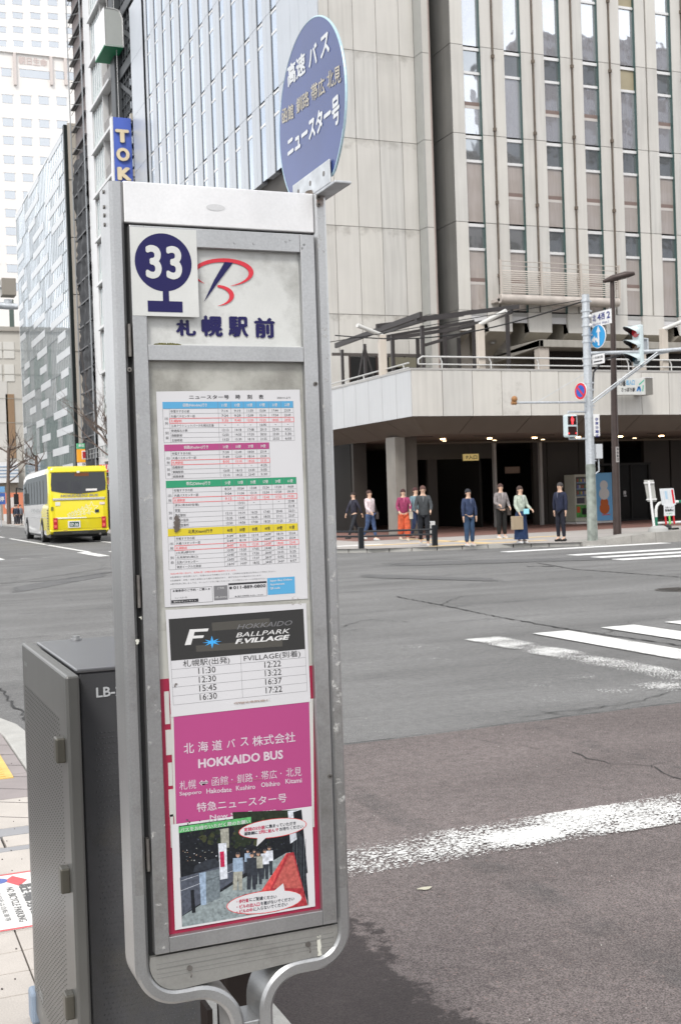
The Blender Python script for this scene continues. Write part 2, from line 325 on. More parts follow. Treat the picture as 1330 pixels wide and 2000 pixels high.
# painted markings
PW = worn_paint('worn_road_paint', -.01, stretch=(1, .45, 1)); PWH = worn_paint('badly_worn_road_paint', .07, stretch=(1, .3, 1)); PN = worn_paint('fresh_road_paint', -.25)
PSL = worn_paint('scuffed_stop_line_paint', .02, stretch=(.55, 1, 1), ns=130)
mk = empty('road_marking', (5, 8, 0), kind='structure')
def rectp(x0, y0, x1, y1, m, keep, name, z=.012, nx=16, ny=6):
    return patch(name, [(x0, y0, z), (x1, y0, z), (x1, y1, z), (x0, y1, z)], m, nx, ny, keep, mk)
rectp(1.25, 4.72, 7.5, 5.17, PSL, lambda u, v: -.06+.20*u-.25*(1-min(1, min(v, 1-v)*5))+.75*math.exp(-((u-.27)/.035)**2)*math.exp(-((v-.42)/.30)**2)+.35*math.exp(-((u-.345)/.04)**2), 'stop_line', nx=60, ny=12)
for i, (x0, k0, k1) in enumerate([(5.28, -.12, -.40), (6.22, .16, -.25), (7.10, .75, .05), (8.02, .5, .15), (8.92, .6, .4), (9.82, .5, .4)]):
    mm = [PWH, PW, PW, PN, PN, PN][i]; yb = [10.9, 8.0, 7.9, 7.9, 7.9, 7.9][i]
    patch('crossing_bar', [(x0, yb, .012), (x0+.47, yb, .012), (x0+.47, 11.72, .012), (x0, 11.72, .012)], mm, 10, 40,
          lambda u, v, k0=k0, k1=k1: k1+(k0-k1)*v-.30*(1-min(1, min(u, 1-u)*6))-.2*(1-min(1, (1-v)*20)), mk)
rectp(5.5, 7.75, 6.5, 8.2, PWH, lambda u, v: .28-.6*abs(v-.5)-.5*abs(u-.6), 'worn_bar_end')
rectp(4.1, 7.5, 7.2, 9.3, worn_paint('paint_flakes', .21), lambda u, v: .10-.5*(1-min(1, 3*min(u, 1-u, v, 1-v))), 'paint_flake_patch', z=.016)
rectp(4.0, 9.3, 5.9, 11.6, worn_paint('paint_flakes_far', .21), lambda u, v: .05-.5*(1-min(1, 3*min(u, 1-u, v, 1-v))), 'paint_flake_patch', z=.016)
# far crossing over the cross street, and the long lines
for k, (a, b) in enumerate([(1079, 1073.5), (1085.5, 1081), (1090, 1086.5), (1094.5, 1092)]):
    p = at_z([992, 1125, 1172, 1215][k], a, 0); p2 = at_z([1062, 1182, 1230, 1268][k], a-2.6, 0)
    q = MB(); ya, yb = p.y-.05, p.y+.42
    q.box(p.x, ya, .006, p.x+[5.2, 7, 7, 7][k], yb, .012); q.build('crossing_bar', flat('far_bar_paint', (.72, .72, .71), .6), mk)
q = MB(); q.box(14.6+4.4, 28.25, .006, 26, 28.5, .012); q.build('crossing_bar', flat('far_bar_paint', (.72, .72, .71), .6), mk)
LP = flat('far_line_paint', (.72, .72, .70), .6, var=.12, scale=6)
for x0, y0, x1, y1 in [(7.42, 66, 7.57, 78), (7.40, 51, 7.55, 63), (7.38, 41, 7.53, 50.2), (7.05, 37.2, 7.4, 41), (9.9, 47.5, 10.05, 54.5), (8.05, 40.2, 9.6, 40.7), (4.2, 38.2, 4.35, 40.1), (7.3, 95, 7.5, 110), (9.2, 84, 9.4, 100)]:
    q = MB(); q.box(x0, y0, .006, x1, y1, .012); q.build('lane_line', LP, mk)
q = MB(); p = at_z(45, 1091, 0); q.box(p.x-.1, p.y-.3, .006, p.x+1.1, p.y+.1, .010); q.build('lane_line', worn_paint('ghost_line', .12), mk)

# ---------------- near pavement (left), kerb stones, tiles
TILEP = mat('mauve_paving_slab', (.255, .225, .22), .8, var=.08, scale=5, fine=.08, fscale=200, bump=.15, bscale=90)
TILEC = mat('cream_paving_slab', (.43, .395, .36), .8, var=.08, scale=5, fine=.10, fscale=200, bump=.15, bscale=90)
TILEG = mat('grey_paving_strip', (.26, .26, .27), .8, var=.06, scale=5, fine=.06, fscale=200)
TILEY = mat('yellow_tactile_tile', (.62, .42, .12), .7, var=.1, scale=9, bump=.1)
KERB = mat('granite_kerb', (.36, .355, .335), .8, var=.09, scale=6, fine=.14, fscale=220, bump=.2, bscale=120)
nb = MB(); z0 = .100
nb.poly([(-60, -60, z0), (1.0, -60, z0), (1.0, 8.2, z0), (.93, 8.6, z0), (.6, 9.4, z0), (0, 10.2, z0), (-2, 11, z0), (-60, 11.3, z0)])
near = nb.build('near_pavement', mat('pavement_grout', (.09, .085, .08), .9), kind='structure')
def slab(name, x0, y0, x1, y1, m, zt=.12, g=.004, par=None, lz=.1):
    q = MB(); q.box(x0+g, y0+g, lz, x1-g, y1-g, zt); return q.build(name, m, par or near, bevel=.003)
# kerb: straight run with stones, then stones round the corner
yy = -1.0
while yy < 8.0:
    y2 = min(yy+.6, 8.2); q = MB(); q.box(.885, yy+.003, -.05, 1.05+.0*yy, y2-.003, .125); q.build('kerb_stone', KERB, near, bevel=.012); yy = y2
cpts = [(8.2, 1.05), (8.62, 1.02), (9.0, .93), (9.5, .72), (10.0, .38), (10.5, -.2), (10.9, -1.0), (11.15, -2.0), (11.3, -3.2)]
for (ya, xa), (yb, xb) in zip(cpts, cpts[1:]):
    t = V((xb-xa, yb-ya, 0)).normalized(); n = V((-t.y, t.x, 0))*.165; g = t*.004
    a = V((xa, ya, -.05))+g; b = V((xb, yb, -.05))-g
    q = MB(); q.prism([a, b, b+n, a+n], (0, 0, .175)); q.build('kerb_stone', KERB, near, bevel=.012)
# gutter stones in the road beside the kerb
for k in range(10):
    q = MB(); q.box(1.056, -.9+k*.6, .001, 1.205, -.306+k*.6, .016); q.build('gutter_stone', KERB, near, bevel=.004)
# mauve slabs (60 x 30), cream slabs, strips
for j in range(5):
    for i in range(4):
        x1 = .882-.3*i; y0 = 5.86+j*.58
        if i < 3 or True: slab('paving_slab', x1-.3, y0, x1, y0+.58, TILEP if (i+j) % 7 else TILEC)
# diagonal saw cuts over the mauve slabs are joints between laid pieces
for k in range(7):
    q = MB(); a = V((.88, 5.9+k*.33, .1205)); b = a+V((-.42, .30, 0)); n = V((.004, .005, 0)); q.prism([a, b, b+n, a+n], (0, 0, .0006)); q.build('diagonal_joint', flat('joint_line', (.10, .09, .09), .9), near)
slab('grey_strip', -.6, 5.72, .882, 5.86, TILEG); slab('grey_strip', -.6, 5.46, .882, 5.53, TILEG)
for i in range(10): slab('small_tile', .882-.148*(i+1), 5.53, .882-.148*i, 5.72, TILEC, g=.006)
ys = [5.46, 5.13, 4.78, 4.42, 4.22, 4.03, 3.84, 3.55, 3.25, 2.9, 2.6, 2.3, 2.0, 1.7]
for ya, yb in zip(ys, ys[1:]):
    for i in range(3):
        x1 = .882-.392*i; slab('paving_slab', x1-.392, yb, x1, ya, TILEC, g=.0025)
q = MB()
q.box(.35, 6.92, .12, .79, 8.2, .126)
for i in range(6):
    for j in range(20): q.box(.37+.068*i, 6.95+.06*j, .126, .41+.068*i, 6.99+.06*j, .131)
q.build('tactile_strip', TILEY, near)
# cigarette ends, grit: small debris along the slabs
q = MB()
for k in range(150):
    a, b = rnd.uniform(.05, .88), rnd.uniform(3.0, 8); s_ = rnd.uniform(.002, .006); q.box(a, b, .12, a+s_, b+s_*1.6, .123)
q.build('grit', flat('grit_dark', (.06, .05, .045)), kind='stuff')

# no-parking sticker on the slabs (flat print)
STK = empty('pavement_sticker', (.6, 4.8, .121), 'white and red no bicycle parking notice stuck on the pale slabs', 'floor sticker')
q = MB(); q.box(-.22, 4.43, .1212, .66, 5.115, .1225, 0)
zt = .1232
def gp(x0, y0, x1, y1, m, z=zt): q.poly([(x0, y0, z), (x1, y0, z), (x1, y1, z), (x0, y1, z)], m)
gp(-.22, 4.43, .66, 4.447, 1); gp(-.22, 5.10, .66, 5.115, 1); gp(.645, 4.43, .66, 5.115, 1)
# text runs along -Y: local u = -Y, v = +X
def sf(x0, y0): return lambda u, v: V((x0+v, y0-u, zt+.0004))
q.text('NO BICYCLE PARKING', sf(.515, 4.93), 0, 0, .43, .03, 2, .01)
q.text('駐輪禁止', sf(.565, 4.95), 0, 0, .46, .065, 2, .03)
q.text('この付近は自転車等', sf(.470, 4.93), 0, 0, .40, .022, 2)
q.text('放置禁止区域です', sf(.435, 4.93), 0, 0, .38, .022, 2)
q.text('さっぽろを', sf(.375, 4.72), 0, 0, .24, .034, 1, .02)
q.poly([(.56, 5.08, zt), (.61, 5.0, zt), (.57, 4.93, zt), (.52, 5.02, zt)], 1); q.poly([(.43, 5.09, zt), (.50, 5.0, zt), (.47, 4.98, zt), (.41, 5.07, zt)], 1)
q.disc((.50, 5.03, zt+.0002), (1,0,0), (0,1,0), .035, n=20, m=3)
q.build('sticker_sheet', [mat('scuffed_sticker', (.66, .65, .63), .5, var=.12, scale=25), mat('faded_red', (.55, .07, .08), .5, var=.2, scale=40), mat('faded_black', (.10, .10, .10), .5, var=.2, scale=40), flat('faded_blue', (.08, .12, .35))], STK)

# ================================================================== BUS STOP SIGN
YF = 2.25
BS = empty('bus_stop_sign', (.69, 2.30, .12), 'tall aluminium bus stop panel numbered 33 with timetables and a round blue top sign', 'bus stop sign')
def yfn(Y): return lambda u, v: V((u, Y, v))      # flat print on a plane facing the viewer, in metres
def band(path, n_out=.0, th=.027, y0=YF, y1=YF+.098, name='frame', m=ALU_H):
    """a flat extrusion swept along a line in the plane of the board"""
    q = MB(); P = [V((a, 0, b)) for a, b in path]; vs = []; n = len(P)
    e = .006
    prof = [(0, y0+e), (e, y0), (th-e, y0), (th, y0+e), (th, y1-e), (th-e, y1), (e, y1), (0, y1-e)]
    for i, p in enumerate(P):
        t = (P[min(i+1, n-1)]-P[max(i-1, 0)]).normalized(); nn = V((-t.z, 0, t.x))
        for a, y in prof: vs.append((p.x+nn.x*a, y, p.z+nn.z*a))
    k = len(prof)
    fs = [(i*k+j, i*k+(j+1) % k, (i+1)*k+(j+1) % k, (i+1)*k+j) for i in range(n-1) for j in range(k)]+[tuple(range(k)), tuple(range((n-1)*k, n*k))[::-1]]
    q.add(vs, fs); return q.build(name, m, BS, smooth=True)
def arc(cx, cz, r, a0, a1, n=10): return [(cx+r*math.cos(R(a0+(a1-a0)*i/n)), cz+r*math.sin(R(a0+(a1-a0)*i/n))) for i in range(n+1)]
pathL = [(.472, 2.26), (.470, 1.8), (.469, 1.3), (.4685, .80)]+arc(.553, .762, .0845, 180, 270, 12)+[(.570, .677)]+arc(.585, .607, .070, 90, 0, 12)+[(.655, .50), (.655, .12)]
band([(a, b) for a, b in pathL], name='frame_rail')
pathR = [(.913, 2.262), (.913, 1.5), (.913, .790)]+arc(.838, .765, .075, 0, -90, 12)+[(.82, .690)]+arc(.803, .628, .062, 90, 180, 12)+[(.741, .50), (.741, .12)]
# right side: sweep so the thickness lies inwards
q = MB(); P = [V((a, 0, b)) for a, b in pathR]; vs = []; th = -.027; e = .006; y0, y1 = YF, YF+.098
prof = [(0, y0+e), (-e, y0), (th+e, y0), (th, y0+e), (th, y1-e), (th+e, y1), (-e, y1), (0, y1-e)]
for i, p in enumerate(P):
    t = (P[min(i+1, len(P)-1)]-P[max(i-1, 0)]).normalized(); nn = V((-t.z, 0, t.x))
    for a, y in prof: vs.append((p.x+nn.x*a, y, p.z+nn.z*a))
k = 8; n = len(P); q.add(vs, [(i*k+(j+1) % k, i*k+j, (i+1)*k+j, (i+1)*k+(j+1) % k) for i in range(n-1) for j in range(k)]+[tuple(range(k)), tuple(range((n-1)*k, n*k))])
q.build('frame_rail', ALU_H, BS, smooth=True)
q = MB(); q.box(.680, YF+.012, .590, .716, YF+.088, .612); q.build('bracket_block', ALU_H, BS, bevel=.003)
# box body behind, black seams
q = MB(); q.box(.494, YF+.014, .74, .889, YF+.092, 2.255); q.build('case', BLACK, BS)
q = MB(); q.box(.499, YF+.002, 2.183, .8855, YF+.05, 2.262); q.build('header_panel', ALU_W, BS, bevel=.002)
q = MB(); q.box(.499, YF+.03, 2.262, .8855, YF+.094, 2.264); q.build('top_cap', ALU_W, BS)
# bottom panel with rounded corners
pts = [(.498, .776), (.886, .776)]+[(.886, .765)]+arc(.838, .765, .0475, 0, -90, 8)+[(.82, .7175), (.56, .705)]+arc(.5535, .762, .057, 270, 180, 8)
pts = [(a, YF+.004, b) for a, b in pts]
q = MB(); q.prism(pts, (0, .08, 0)); q.build('bottom_panel', mat('streaky_aluminium', (.36, .36, .345), .40, .65, var=.06, scale=4, fine=.05, fscale=250), BS)
q = MB()
for zz in (.7335, .741, .750, .7515, .760): q.box(.51, YF+.0030, zz, .876, YF+.0039, zz+.0010)
q.build('panel_groove', flat('groove_grey', (.27, .27, .26), .5, metal=.5), BS)
for x, y in ((372, 1895), (603, 1848)):
    p = at_y(x, y, YF); g = MB()
    g.disc((p.x, YF+.001, p.z+.003), (1,0,0), (0,0,1), .0055, .006, 14); g.tube([(p.x, YF-.006, p.z-.001), (p.x, YF-.010, p.z-.006), (p.x, YF-.006, p.z-.011)], .0016, 6)
    g.build('eye_bolt', STEEL, BS, smooth=True)
# door
D = empty('door', (0, 0, 0)); D.parent = BS; D.location = V((.693, YF, 1.45))-wloc(BS); DY = YF-.006
q = MB(); q.box(.5060, DY, .783, .5345, YF+.016, 2.177); q.build('stile', ALU_H, D, bevel=.0015)
q = MB(); q.box(.8510, DY, .783, .8815, YF+.016, 2.177); q.build('stile', ALU_H, D, bevel=.0015)
for z0, z1 in ((2.1405, 2.177), (1.9205, 1.9505), (.783, .8125)):
    q = MB(); q.box(.5345, DY+.0008, z0, .8510, YF+.016, z1); q.build('rail', ALU_H, D, bevel=.0012)
PY = YF+.009     # face of the notice boards
q = MB(); q.box(.535, PY, 1.95, .851, PY+.004, 2.141)
q.build('name_board', WHITEP, D)
nbm = mat('stained_notice_board', (.46, .46, .425), .5, var=.10, scale=6, streak=.10)
q = MB(); q.box(.535, PY, .8125, .851, PY+.004, 1.921); q.build('notice_board', nbm, D)
zr = at_y(330, 1325, PY).z
q = MB(); q.box(.5351, PY-.0008, .8126, .8509, PY, zr)
for sx0, sx1 in ((.5455, .556), (.836, .843)):
    zc = .98
    while zc < zr-.05:
        q.box(sx0+rnd.uniform(-.002, .002), PY-.0012, zc, sx1+rnd.uniform(-.003, .003), PY-.0008, min(zc+rnd.uniform(.02, .08), zr-.01), 1); zc += .06
q.build('crimson_backing', [CRIM, PAPER2], D)

def pz(x, y): p = at_y(x, y, PY); return p.x, p.z
class Print(MB):
    """flat print on the board plane, addressed in metres (x, z)"""
    def __init__(s, lay=0): super().__init__(); s.y = PY-.0016-lay*.0006
    def r(s, x0, z0, x1, z1, m, l=1): s.poly([(x0, s.y-l*.00012, z0), (x1, s.y-l*.00012, z0), (x1, s.y-l*.00012, z1), (x0, s.y-l*.00012, z1)], m); return s
    def pl(s, pts, m, l=1): return s.poly([(a, s.y-l*.00012, b) for a, b in pts], m)
    def t(s, txt, x0, z0, x1, z1, m, bold=0., l=3): return s.text(txt, yfn(s.y-l*.00012), x0, z0, x1, z1, m, bold)
    def px(s, pts, m, l=1): return s.pl([pz(*p) for p in pts], m, l)
    def line(s, a, b, w_, m, l=2):
        a = V(a); b = V(b); t = (b-a).normalized(); n = V((-t.y, t.x))*w_/2; return s.pl([tuple(a-n), tuple(b-n), tuple(b+n), tuple(a+n)], m, l)

# upper name board: logo and station name
g = Print()
def crop(pts, ox=200, oy=340, k=2.891): return [pz(ox+a/k, oy+b/k) for a, b in pts]
def ring_arc(cx, cy, a, b, t0, t1, w0, w1, wm, m, n=28, ox=200, oy=340, k=2.891, tilt=0.):
    o = []; i_ = []
    for j in range(n+1):
        s_ = j/n; th = R(t0+(t1-t0)*s_); wd = w0+(w1-w0)*s_+wm*math.sin(math.pi*s_)**.8
        o.append((cx+a*math.cos(th), cy-b*math.sin(th)-tilt*math.cos(th))); i_.append((cx+(a-wd)*math.cos(th), cy-(b-wd*.62)*math.sin(th)-tilt*math.cos(th)))
    O = crop(o, ox, oy, k); I = crop(i_, ox, oy, k)
    for j in range(n): g.pl([O[j], O[j+1], I[j+1], I[j]], m)
ring_arc(681, 556, 172, 80, 232, -76, 2, 2, 34, 0)
ring_arc(640, 686, 103, 60, 84, -84, 20, 1, 16, 0)
g.pl(crop([(690, 497), (737, 501), (648, 618), (572, 724), (630, 600)]), 1, 2)
for ch, x0, x1, ya, yb in (('札', 344, 382, 625, 656), ('幌', 394, 434, 617, 657), ('駅', 446, 484, 619, 658), ('前', 497, 536, 621, 660)):
    a = pz(x0, yb); b = pz(x1, ya); g.t(ch, a[0], a[1], b[0], b[1], 1, .035)
g.build('name_print', [flat('logo_red', (.60, .035, .055), .35), NAVY], D)
MOSS = mat('moss', (.09, .085, .02), .95, var=.5, scale=300)
q = MB()
for k in range(60):
    a = rnd.uniform(0, 1); h_ = .0055*math.sin(math.pi*a)**.5*rnd.uniform(.4, 1)+.001; q.ball((.549+a*.052, PY-.003, 1.9505), .002+h_*.5, 5, 0, (1.3, 1, 1.2))
q.build('moss', MOSS, D)
# 33 plate
g = Print(6); g.y = DY-.0016
g.box(.5065, DY-.0012, 2.005, .6365, DY-.0002, 2.173, 0)
g.disc((.5695, g.y, 2.108), (1,0,0), (0,0,1), .0555, n=48, m=1)
for ch, x0 in (('3', .5345), ('3', .5745)): g.text(ch, yfn(g.y-.0006), x0, 2.0760, x0+.0310, 2.1400, 0, .030)
g.pl([(.566, 2.02), (.578, 2.02), (.578, 2.06), (.566, 2.06)], 1); g.pl([(.536, 2.013), (.604, 2.013), (.604, 2.034), (.536, 2.034)], 1, 2)
g.build('number_plate', [WHITEP, NAVY], D)

# timetable poster
T = Print(0)
TL, TRr, BL, BR = pz(305, 765), pz(585, 761), pz(322, 1186), pz(601, 1169)
T.pl([TL, TRr, BR, BL], 0, 0)
INKS = [PAPER, INK, GREYINK, REDINK, CYAN, MAG, GREENP, YELP, WINK]
def tq(x0, y0, x1, y1, ox=290, oy=740, k=4.03):   # crop box (TL, BR) -> metres
    a = pz(ox+x0/k, oy+y0/k); b = pz(ox+x1/k, oy+y1/k); return a[0], b[1], b[0], a[1]
T.t('ニュースター号', *tq(318, 128, 634, 160), 1, .012)
for ch, x0 in (('時', 684), ('刻', 776), ('表', 866)): T.t(ch, *tq(x0, 124, x0+38, 160), 1, .012)
T.t('2025.4.1より', *tq(1010, 141, 1115, 157), 1, .005)
def table(c4, hdr, title, cols, rows, red, split, tcol=8, hh=1.45):
    ul, ur, lr, ll = [V(pz(290+a/4.03, 740+b/4.03)) for a, b in c4]
    nc = len(cols); nr = len(rows); tot = nr+hh
    def P(u, v): return (ul*(1-u)+ur*u)*(1-v)+(ll*(1-u)+lr*u)*v
    T.pl([tuple(P(*a)) for a in ((0, 0), (1, 0), (1, hh/tot), (0, hh/tot))], hdr)
    W_ = .049*1026/abs(c4[1][0]-c4[0][0]); L_ = .414*1026/abs(c4[1][0]-c4[0][0])
    T.text(title, lambda u, v: V((P(u, v).x, T.y-.0004, P(u, v).y)), .13*L_/.414*1.0+.02, hh/tot*.80, L_*.8, hh/tot*.22, tcol, .01)
    vs_ = [hh/tot+(1-hh/tot)*i/nr for i in range(nr+1)]; us = [L_+(1-L_)*i/nc for i in range(nc+1)]
    for i, v in enumerate(vs_): T.line(P(0 if i in (0, split, nr) else W_, v), P(1, v), .0005, 2)
    for u in [0, W_]+us: T.line(P(u, 0 if u > W_ else hh/tot), P(u, 1), .0005, 2)
    def cell(s_, u0, u1, v0, v1, m, wd, b=.0):
        um = (u0+u1)/2; T.text(s_, lambda u, v: V((P(u, v).x, T.y-.0005, P(u, v).y)), um-wd/2, v1-(v1-v0)*.22, um+wd/2, v0+(v1-v0)*.28, m, b)
    for j, c_ in enumerate(cols): cell(c_, us[j], us[j+1], 0, hh/tot, 1 if hdr == 7 else 8, (us[j+1]-us[j])*.42, .01)
    for i, (nm, ts) in enumerate(rows):
        m = 3 if i == red else 1; v0, v1 = vs_[i], vs_[i+1]; wd = min((L_-W_)*.92, .021*len(nm)*1026/abs(c4[1][0]-c4[0][0])*.95)
        T.text(nm, lambda u, v: V((P(u, v).x, T.y-.0005, P(u, v).y)), W_+.008, v1-(v1-v0)*.18, W_+.008+wd, v0+(v1-v0)*.25, m, .0)
        for j, t_ in enumerate(ts):
            if t_ == '-': cell(t_, us[j], us[j+1], v0+(v1-v0)*.44, v0+(v1-v0)*.60, m, .010)
            elif t_: cell(t_, us[j], us[j+1], v0, v1, m, (us[j+1]-us[j])*(.5 if len(t_) > 1 else .08))
        if i == red:
            for a, b in (((W_, v0), (1, v0)), ((W_, v1), (1, v1)), ((W_, v0), (W_, v1)), ((1, v0), (1, v1))): T.line(P(*a), P(*b), .0009, 3, 4)
    for i, s_ in ((split/2, '出'), (split/2+1, '発')): T.text(s_, lambda u, v: V((P(u, v).x, T.y-.0005, P(u, v).y)), W_*.25, vs_[0]+(vs_[1]-vs_[0])*(i+.3), W_*.75, vs_[0]+(vs_[1]-vs_[0])*(i-.3), 2)
    a_ = (split+nr)/2
    for i, s_ in ((a_-.5, '到'), (a_+.5, '着')): T.text(s_, lambda u, v: V((P(u, v).x, T.y-.0005, P(u, v).y)), W_*.25, vs_[0]+(vs_[1]-vs_[0])*(i+.3), W_*.75, vs_[0]+(vs_[1]-vs_[0])*(i-.3), 2)
    return P, us, vs_
dep = ['市電すすきの前', '大通バスセンター前', '札幌駅前']
table([(110, 182), (1136, 175), (1148, 485), (123, 503)], 4, '函館(Hakodate)行き', ['11便', '13便', '15便', '17便', '21便', '23便'],
    [(dep[0], ['7:14', '9:19', '11:59', '15:04', '17:44', '23:39']), (dep[1], ['7:24', '9:29', '12:09', '15:14', '17:54', '23:49']), (dep[2], ['7:35', '9:40', '12:20', '15:25', '18:05', '24:00']),
     ('三井アウトレットパーク札幌北広島', ['-', '-', '-', '16:00', '-', '-']), ('新函館北斗駅', ['12:13', '14:18', '17:08', '20:13', '22:43', '4:52']), ('函館駅前', ['12:50', '14:55', '17:35', '20:50', '23:20', '5:30']), ('五稜郭前', ['13:25', '15:30', '18:10', '21:25', '23:55', '6:05'])], 2, 4)
table([(123, 518), (948, 500), (957, 765), (137, 788)], 5, '釧路(Kushiro)行き', ['31便', '33便', '37便', '39便'],
    [(dep[0], ['7:39', '12:49', '18:04', '23:14']), (dep[1], ['7:49', '12:59', '18:14', '23:24']), (dep[2], ['8:00', '13:10', '18:25', '23:35']), ('白糠駅前', ['-', '-', '-', '4:25']), ('釧路駅前', ['13:05', '18:15', '23:30', '5:05']), ('釧路車庫', ['13:15', '18:25', '23:40', '5:30'])], 2, 3)
table([(136, 803), (1160, 772), (1176, 1128), (152, 1175)], 6, '帯広(Obihiro)行き', ['51便', '53便', '55便', '57便', '59便', '61便'],
    [(dep[0], ['8:54', '10:54', '13:04', '15:24', '17:29', '19:09']), (dep[1], ['9:04', '11:04', '13:14', '15:34', '17:39', '19:19']), (dep[2], ['9:15', '11:15', '13:25', '15:45', '17:50', '19:30']), ('清水(清水町役場)', ['-', '13:51', '-', '-', '-', '22:08']), ('芽室', ['', '14:07', '', '', '', '22:18']),
     ('帯広駅前', ['12:15', '14:14', '16:25', '17:40', '20:45', '22:31']), ('十勝川温泉', ['12:35', '14:40', '16:45', '18:05', '21:11', '22:57']), ('帯広営業所', ['12:50', '14:56', '17:00', '18:20', '21:25', '23:12'])], 2, 3)
P, us, vs_ = table([(152, 1182), (1173, 1135), (1187, 1443), (163, 1503)], 7, '北見(Kitami)行き', ['★81便', '83便', '85便', '★87便', '89便', '91便'],
    [(dep[0], ['7:39', '8:09', '12:14', '14:39', '18:19', '23:24']), (dep[1], ['7:49', '8:19', '12:24', '14:49', '18:29', '23:34']), (dep[2], ['8:00', '8:30', '12:35', '15:00', '18:40', '23:45']), ('(北見)野付牛', ['12:35', '13:20', '17:05', '19:40', '23:40', '5:10']), ('北見駅前(南口)', ['12:55', '13:35', '17:20', '20:00', '23:55', '5:25']), ('北見バスセンター', ['13:02', '13:52', '17:37', '20:17', '0:02', '5:32']), ('東武イーグル北見前', ['13:10', '14:07', '18:02', '20:25', '24:07', '6:07'])], 2, 3, 1, 1.6)
for j in (0, 3):
    for i in range(len(vs_)-1): T.line(P(us[j], vs_[i+1]), P(us[j+1], vs_[i]), .0004, 2, 5)
for k, (s_, y0, x1, m) in enumerate((('★2024年7月11日より、北見81便・87便は当面の間運休いたします。', 1500, 690, 3), ('※各運賃は一部区間となり、往復のみは予約制となります。ご利用のお客様はお早めにご予約ください。', 1520, 1000, 2),
        ('※交通事情・天候・点検工事等により遅れる場合があり、運行を休止する場合がございます。', 1552, 890, 2), ('※運行状況に関しましては、ホームページをご覧いただくか、バス予約センターへお問合せ下さい。', 1586, 935, 2))):
    a = pz(290+172/4.03, 740+(1541+k*27)/4.03); b = pz(290+x1/4.03, 740+(1541+k*27-40*(x1/1000))/4.03); h_ = .0032
    T.text(s_, (lambda a, b: lambda u, v: V((a[0]+(b[0]-a[0])*u, T.y-.0004, a[1]+v*h_)))(a, b), 0, 0, 1, 1, m)
bx = tq(172, 1630, 505, 1745)
def frame_(b, m=1, w_=.0006):
    for a, c in (((b[0], b[1]), (b[2], b[1])), ((b[0], b[3]), (b[2], b[3])), ((b[0], b[1]), (b[0], b[3])), ((b[2], b[1]), (b[2], b[3]))): T.line(a, c, w_, m)
b1 = (bx[0], bx[1]-.002, bx[2], bx[3]-.006); frame_(b1); hgt = b1[3]-b1[1]
T.t('★乗車券のご予約・ご購入★', b1[0]+.004, b1[3]-.0065, b1[2]-.004, b1[3]-.0015, 1, .01)
T.r(b1[0]+.001, b1[1]+.0015, b1[0]+.055, b1[1]+.008, 1); T.t('便利なネットサイト', b1[0]+.005, b1[1]+.003, b1[0]+.05, b1[1]+.0065, 8)
T.t('ニュースター号', b1[0]+.008, b1[1]+.010, b1[0]+.032, b1[1]+.0135, 1)
T.r(b1[2]+.003, b1[1]+.002, b1[2]+.031, b1[3]+.001, 2); T.t('ご予約', b1[2]+.010, b1[3]-.006, b1[2]+.024, b1[3]-.002, 8); T.t('お問い合わせは', b1[2]+.005, b1[1]+.006, b1[2]+.029, b1[1]+.010, 8)
b2 = (b1[2]+.033, b1[1]+.0045, b1[2]+.112, b1[3]+.004); frame_(b2, 1, .0005)
T.r(b2[0]+.0005, b2[3]-.0035, b2[2]-.0005, b2[3], 1, 3); T.t('011-889-0800', b2[0]+.010, b2[3]-.012, b2[2]-.002, b2[3]-.0055, 1, .02)
T.disc((b2[0]+.0045, T.y-.0004, b2[3]-.009), (1,0,0), (0,0,1), .003, n=12, m=1); T.t('★受付時間 9:00~19:00', b2[0]+.012, b2[1]+.001, b2[2]-.008, b2[1]+.0045, 1)
b3 = (b2[2]+.002, b1[1]+.006, b2[2]+.060, b1[3]+.010); T.r(*b3, 4, 3)
for i, s_ in enumerate(('Japan Bus Online', 'Appointment', 'QR code')): T.t(s_, b3[0]+.005, b3[3]-.0085-i*.0075, b3[0]+(.052, .036, .026)[i], b3[3]-.0035-i*.0075, 8, .01, 5)
T.build('timetable_poster', INKS, D)
# torn tape marks
TAPE = stain_mat('old_tape_residue', (.10, .08, .07), .50, 160, .06, .9)
def residue(x0, y0, x1, y1, lay=5, m=TAPE, k=0., nx=8, ny=4, name='tape_residue'):
    a = pz(x0, y1); b = pz(x1, y0); yy = PY-.0046
    patch(name, [(a[0], yy, a[1]), (b[0], yy, a[1]), (b[0], yy, b[1]), (a[0], yy, b[1])], m, nx, ny, lambda u, v: k-.35*(1-min(1, 4*min(u, 1-u, v, 1-v))), D)
residue(338, 1003, 352, 1046, k=.18); residue(440, 1361, 548, 1378, m=stain_mat('brown_residue', (.30, .23, .20), .5, 140, .1, .7), k=.10, nx=20); residue(337, 1330, 350, 1345, k=.0)
residue(560, 1155, 594, 1190, k=-.04, m=stain_mat('brown_residue2', (.30, .25, .2), .5, 140, .1, .7))

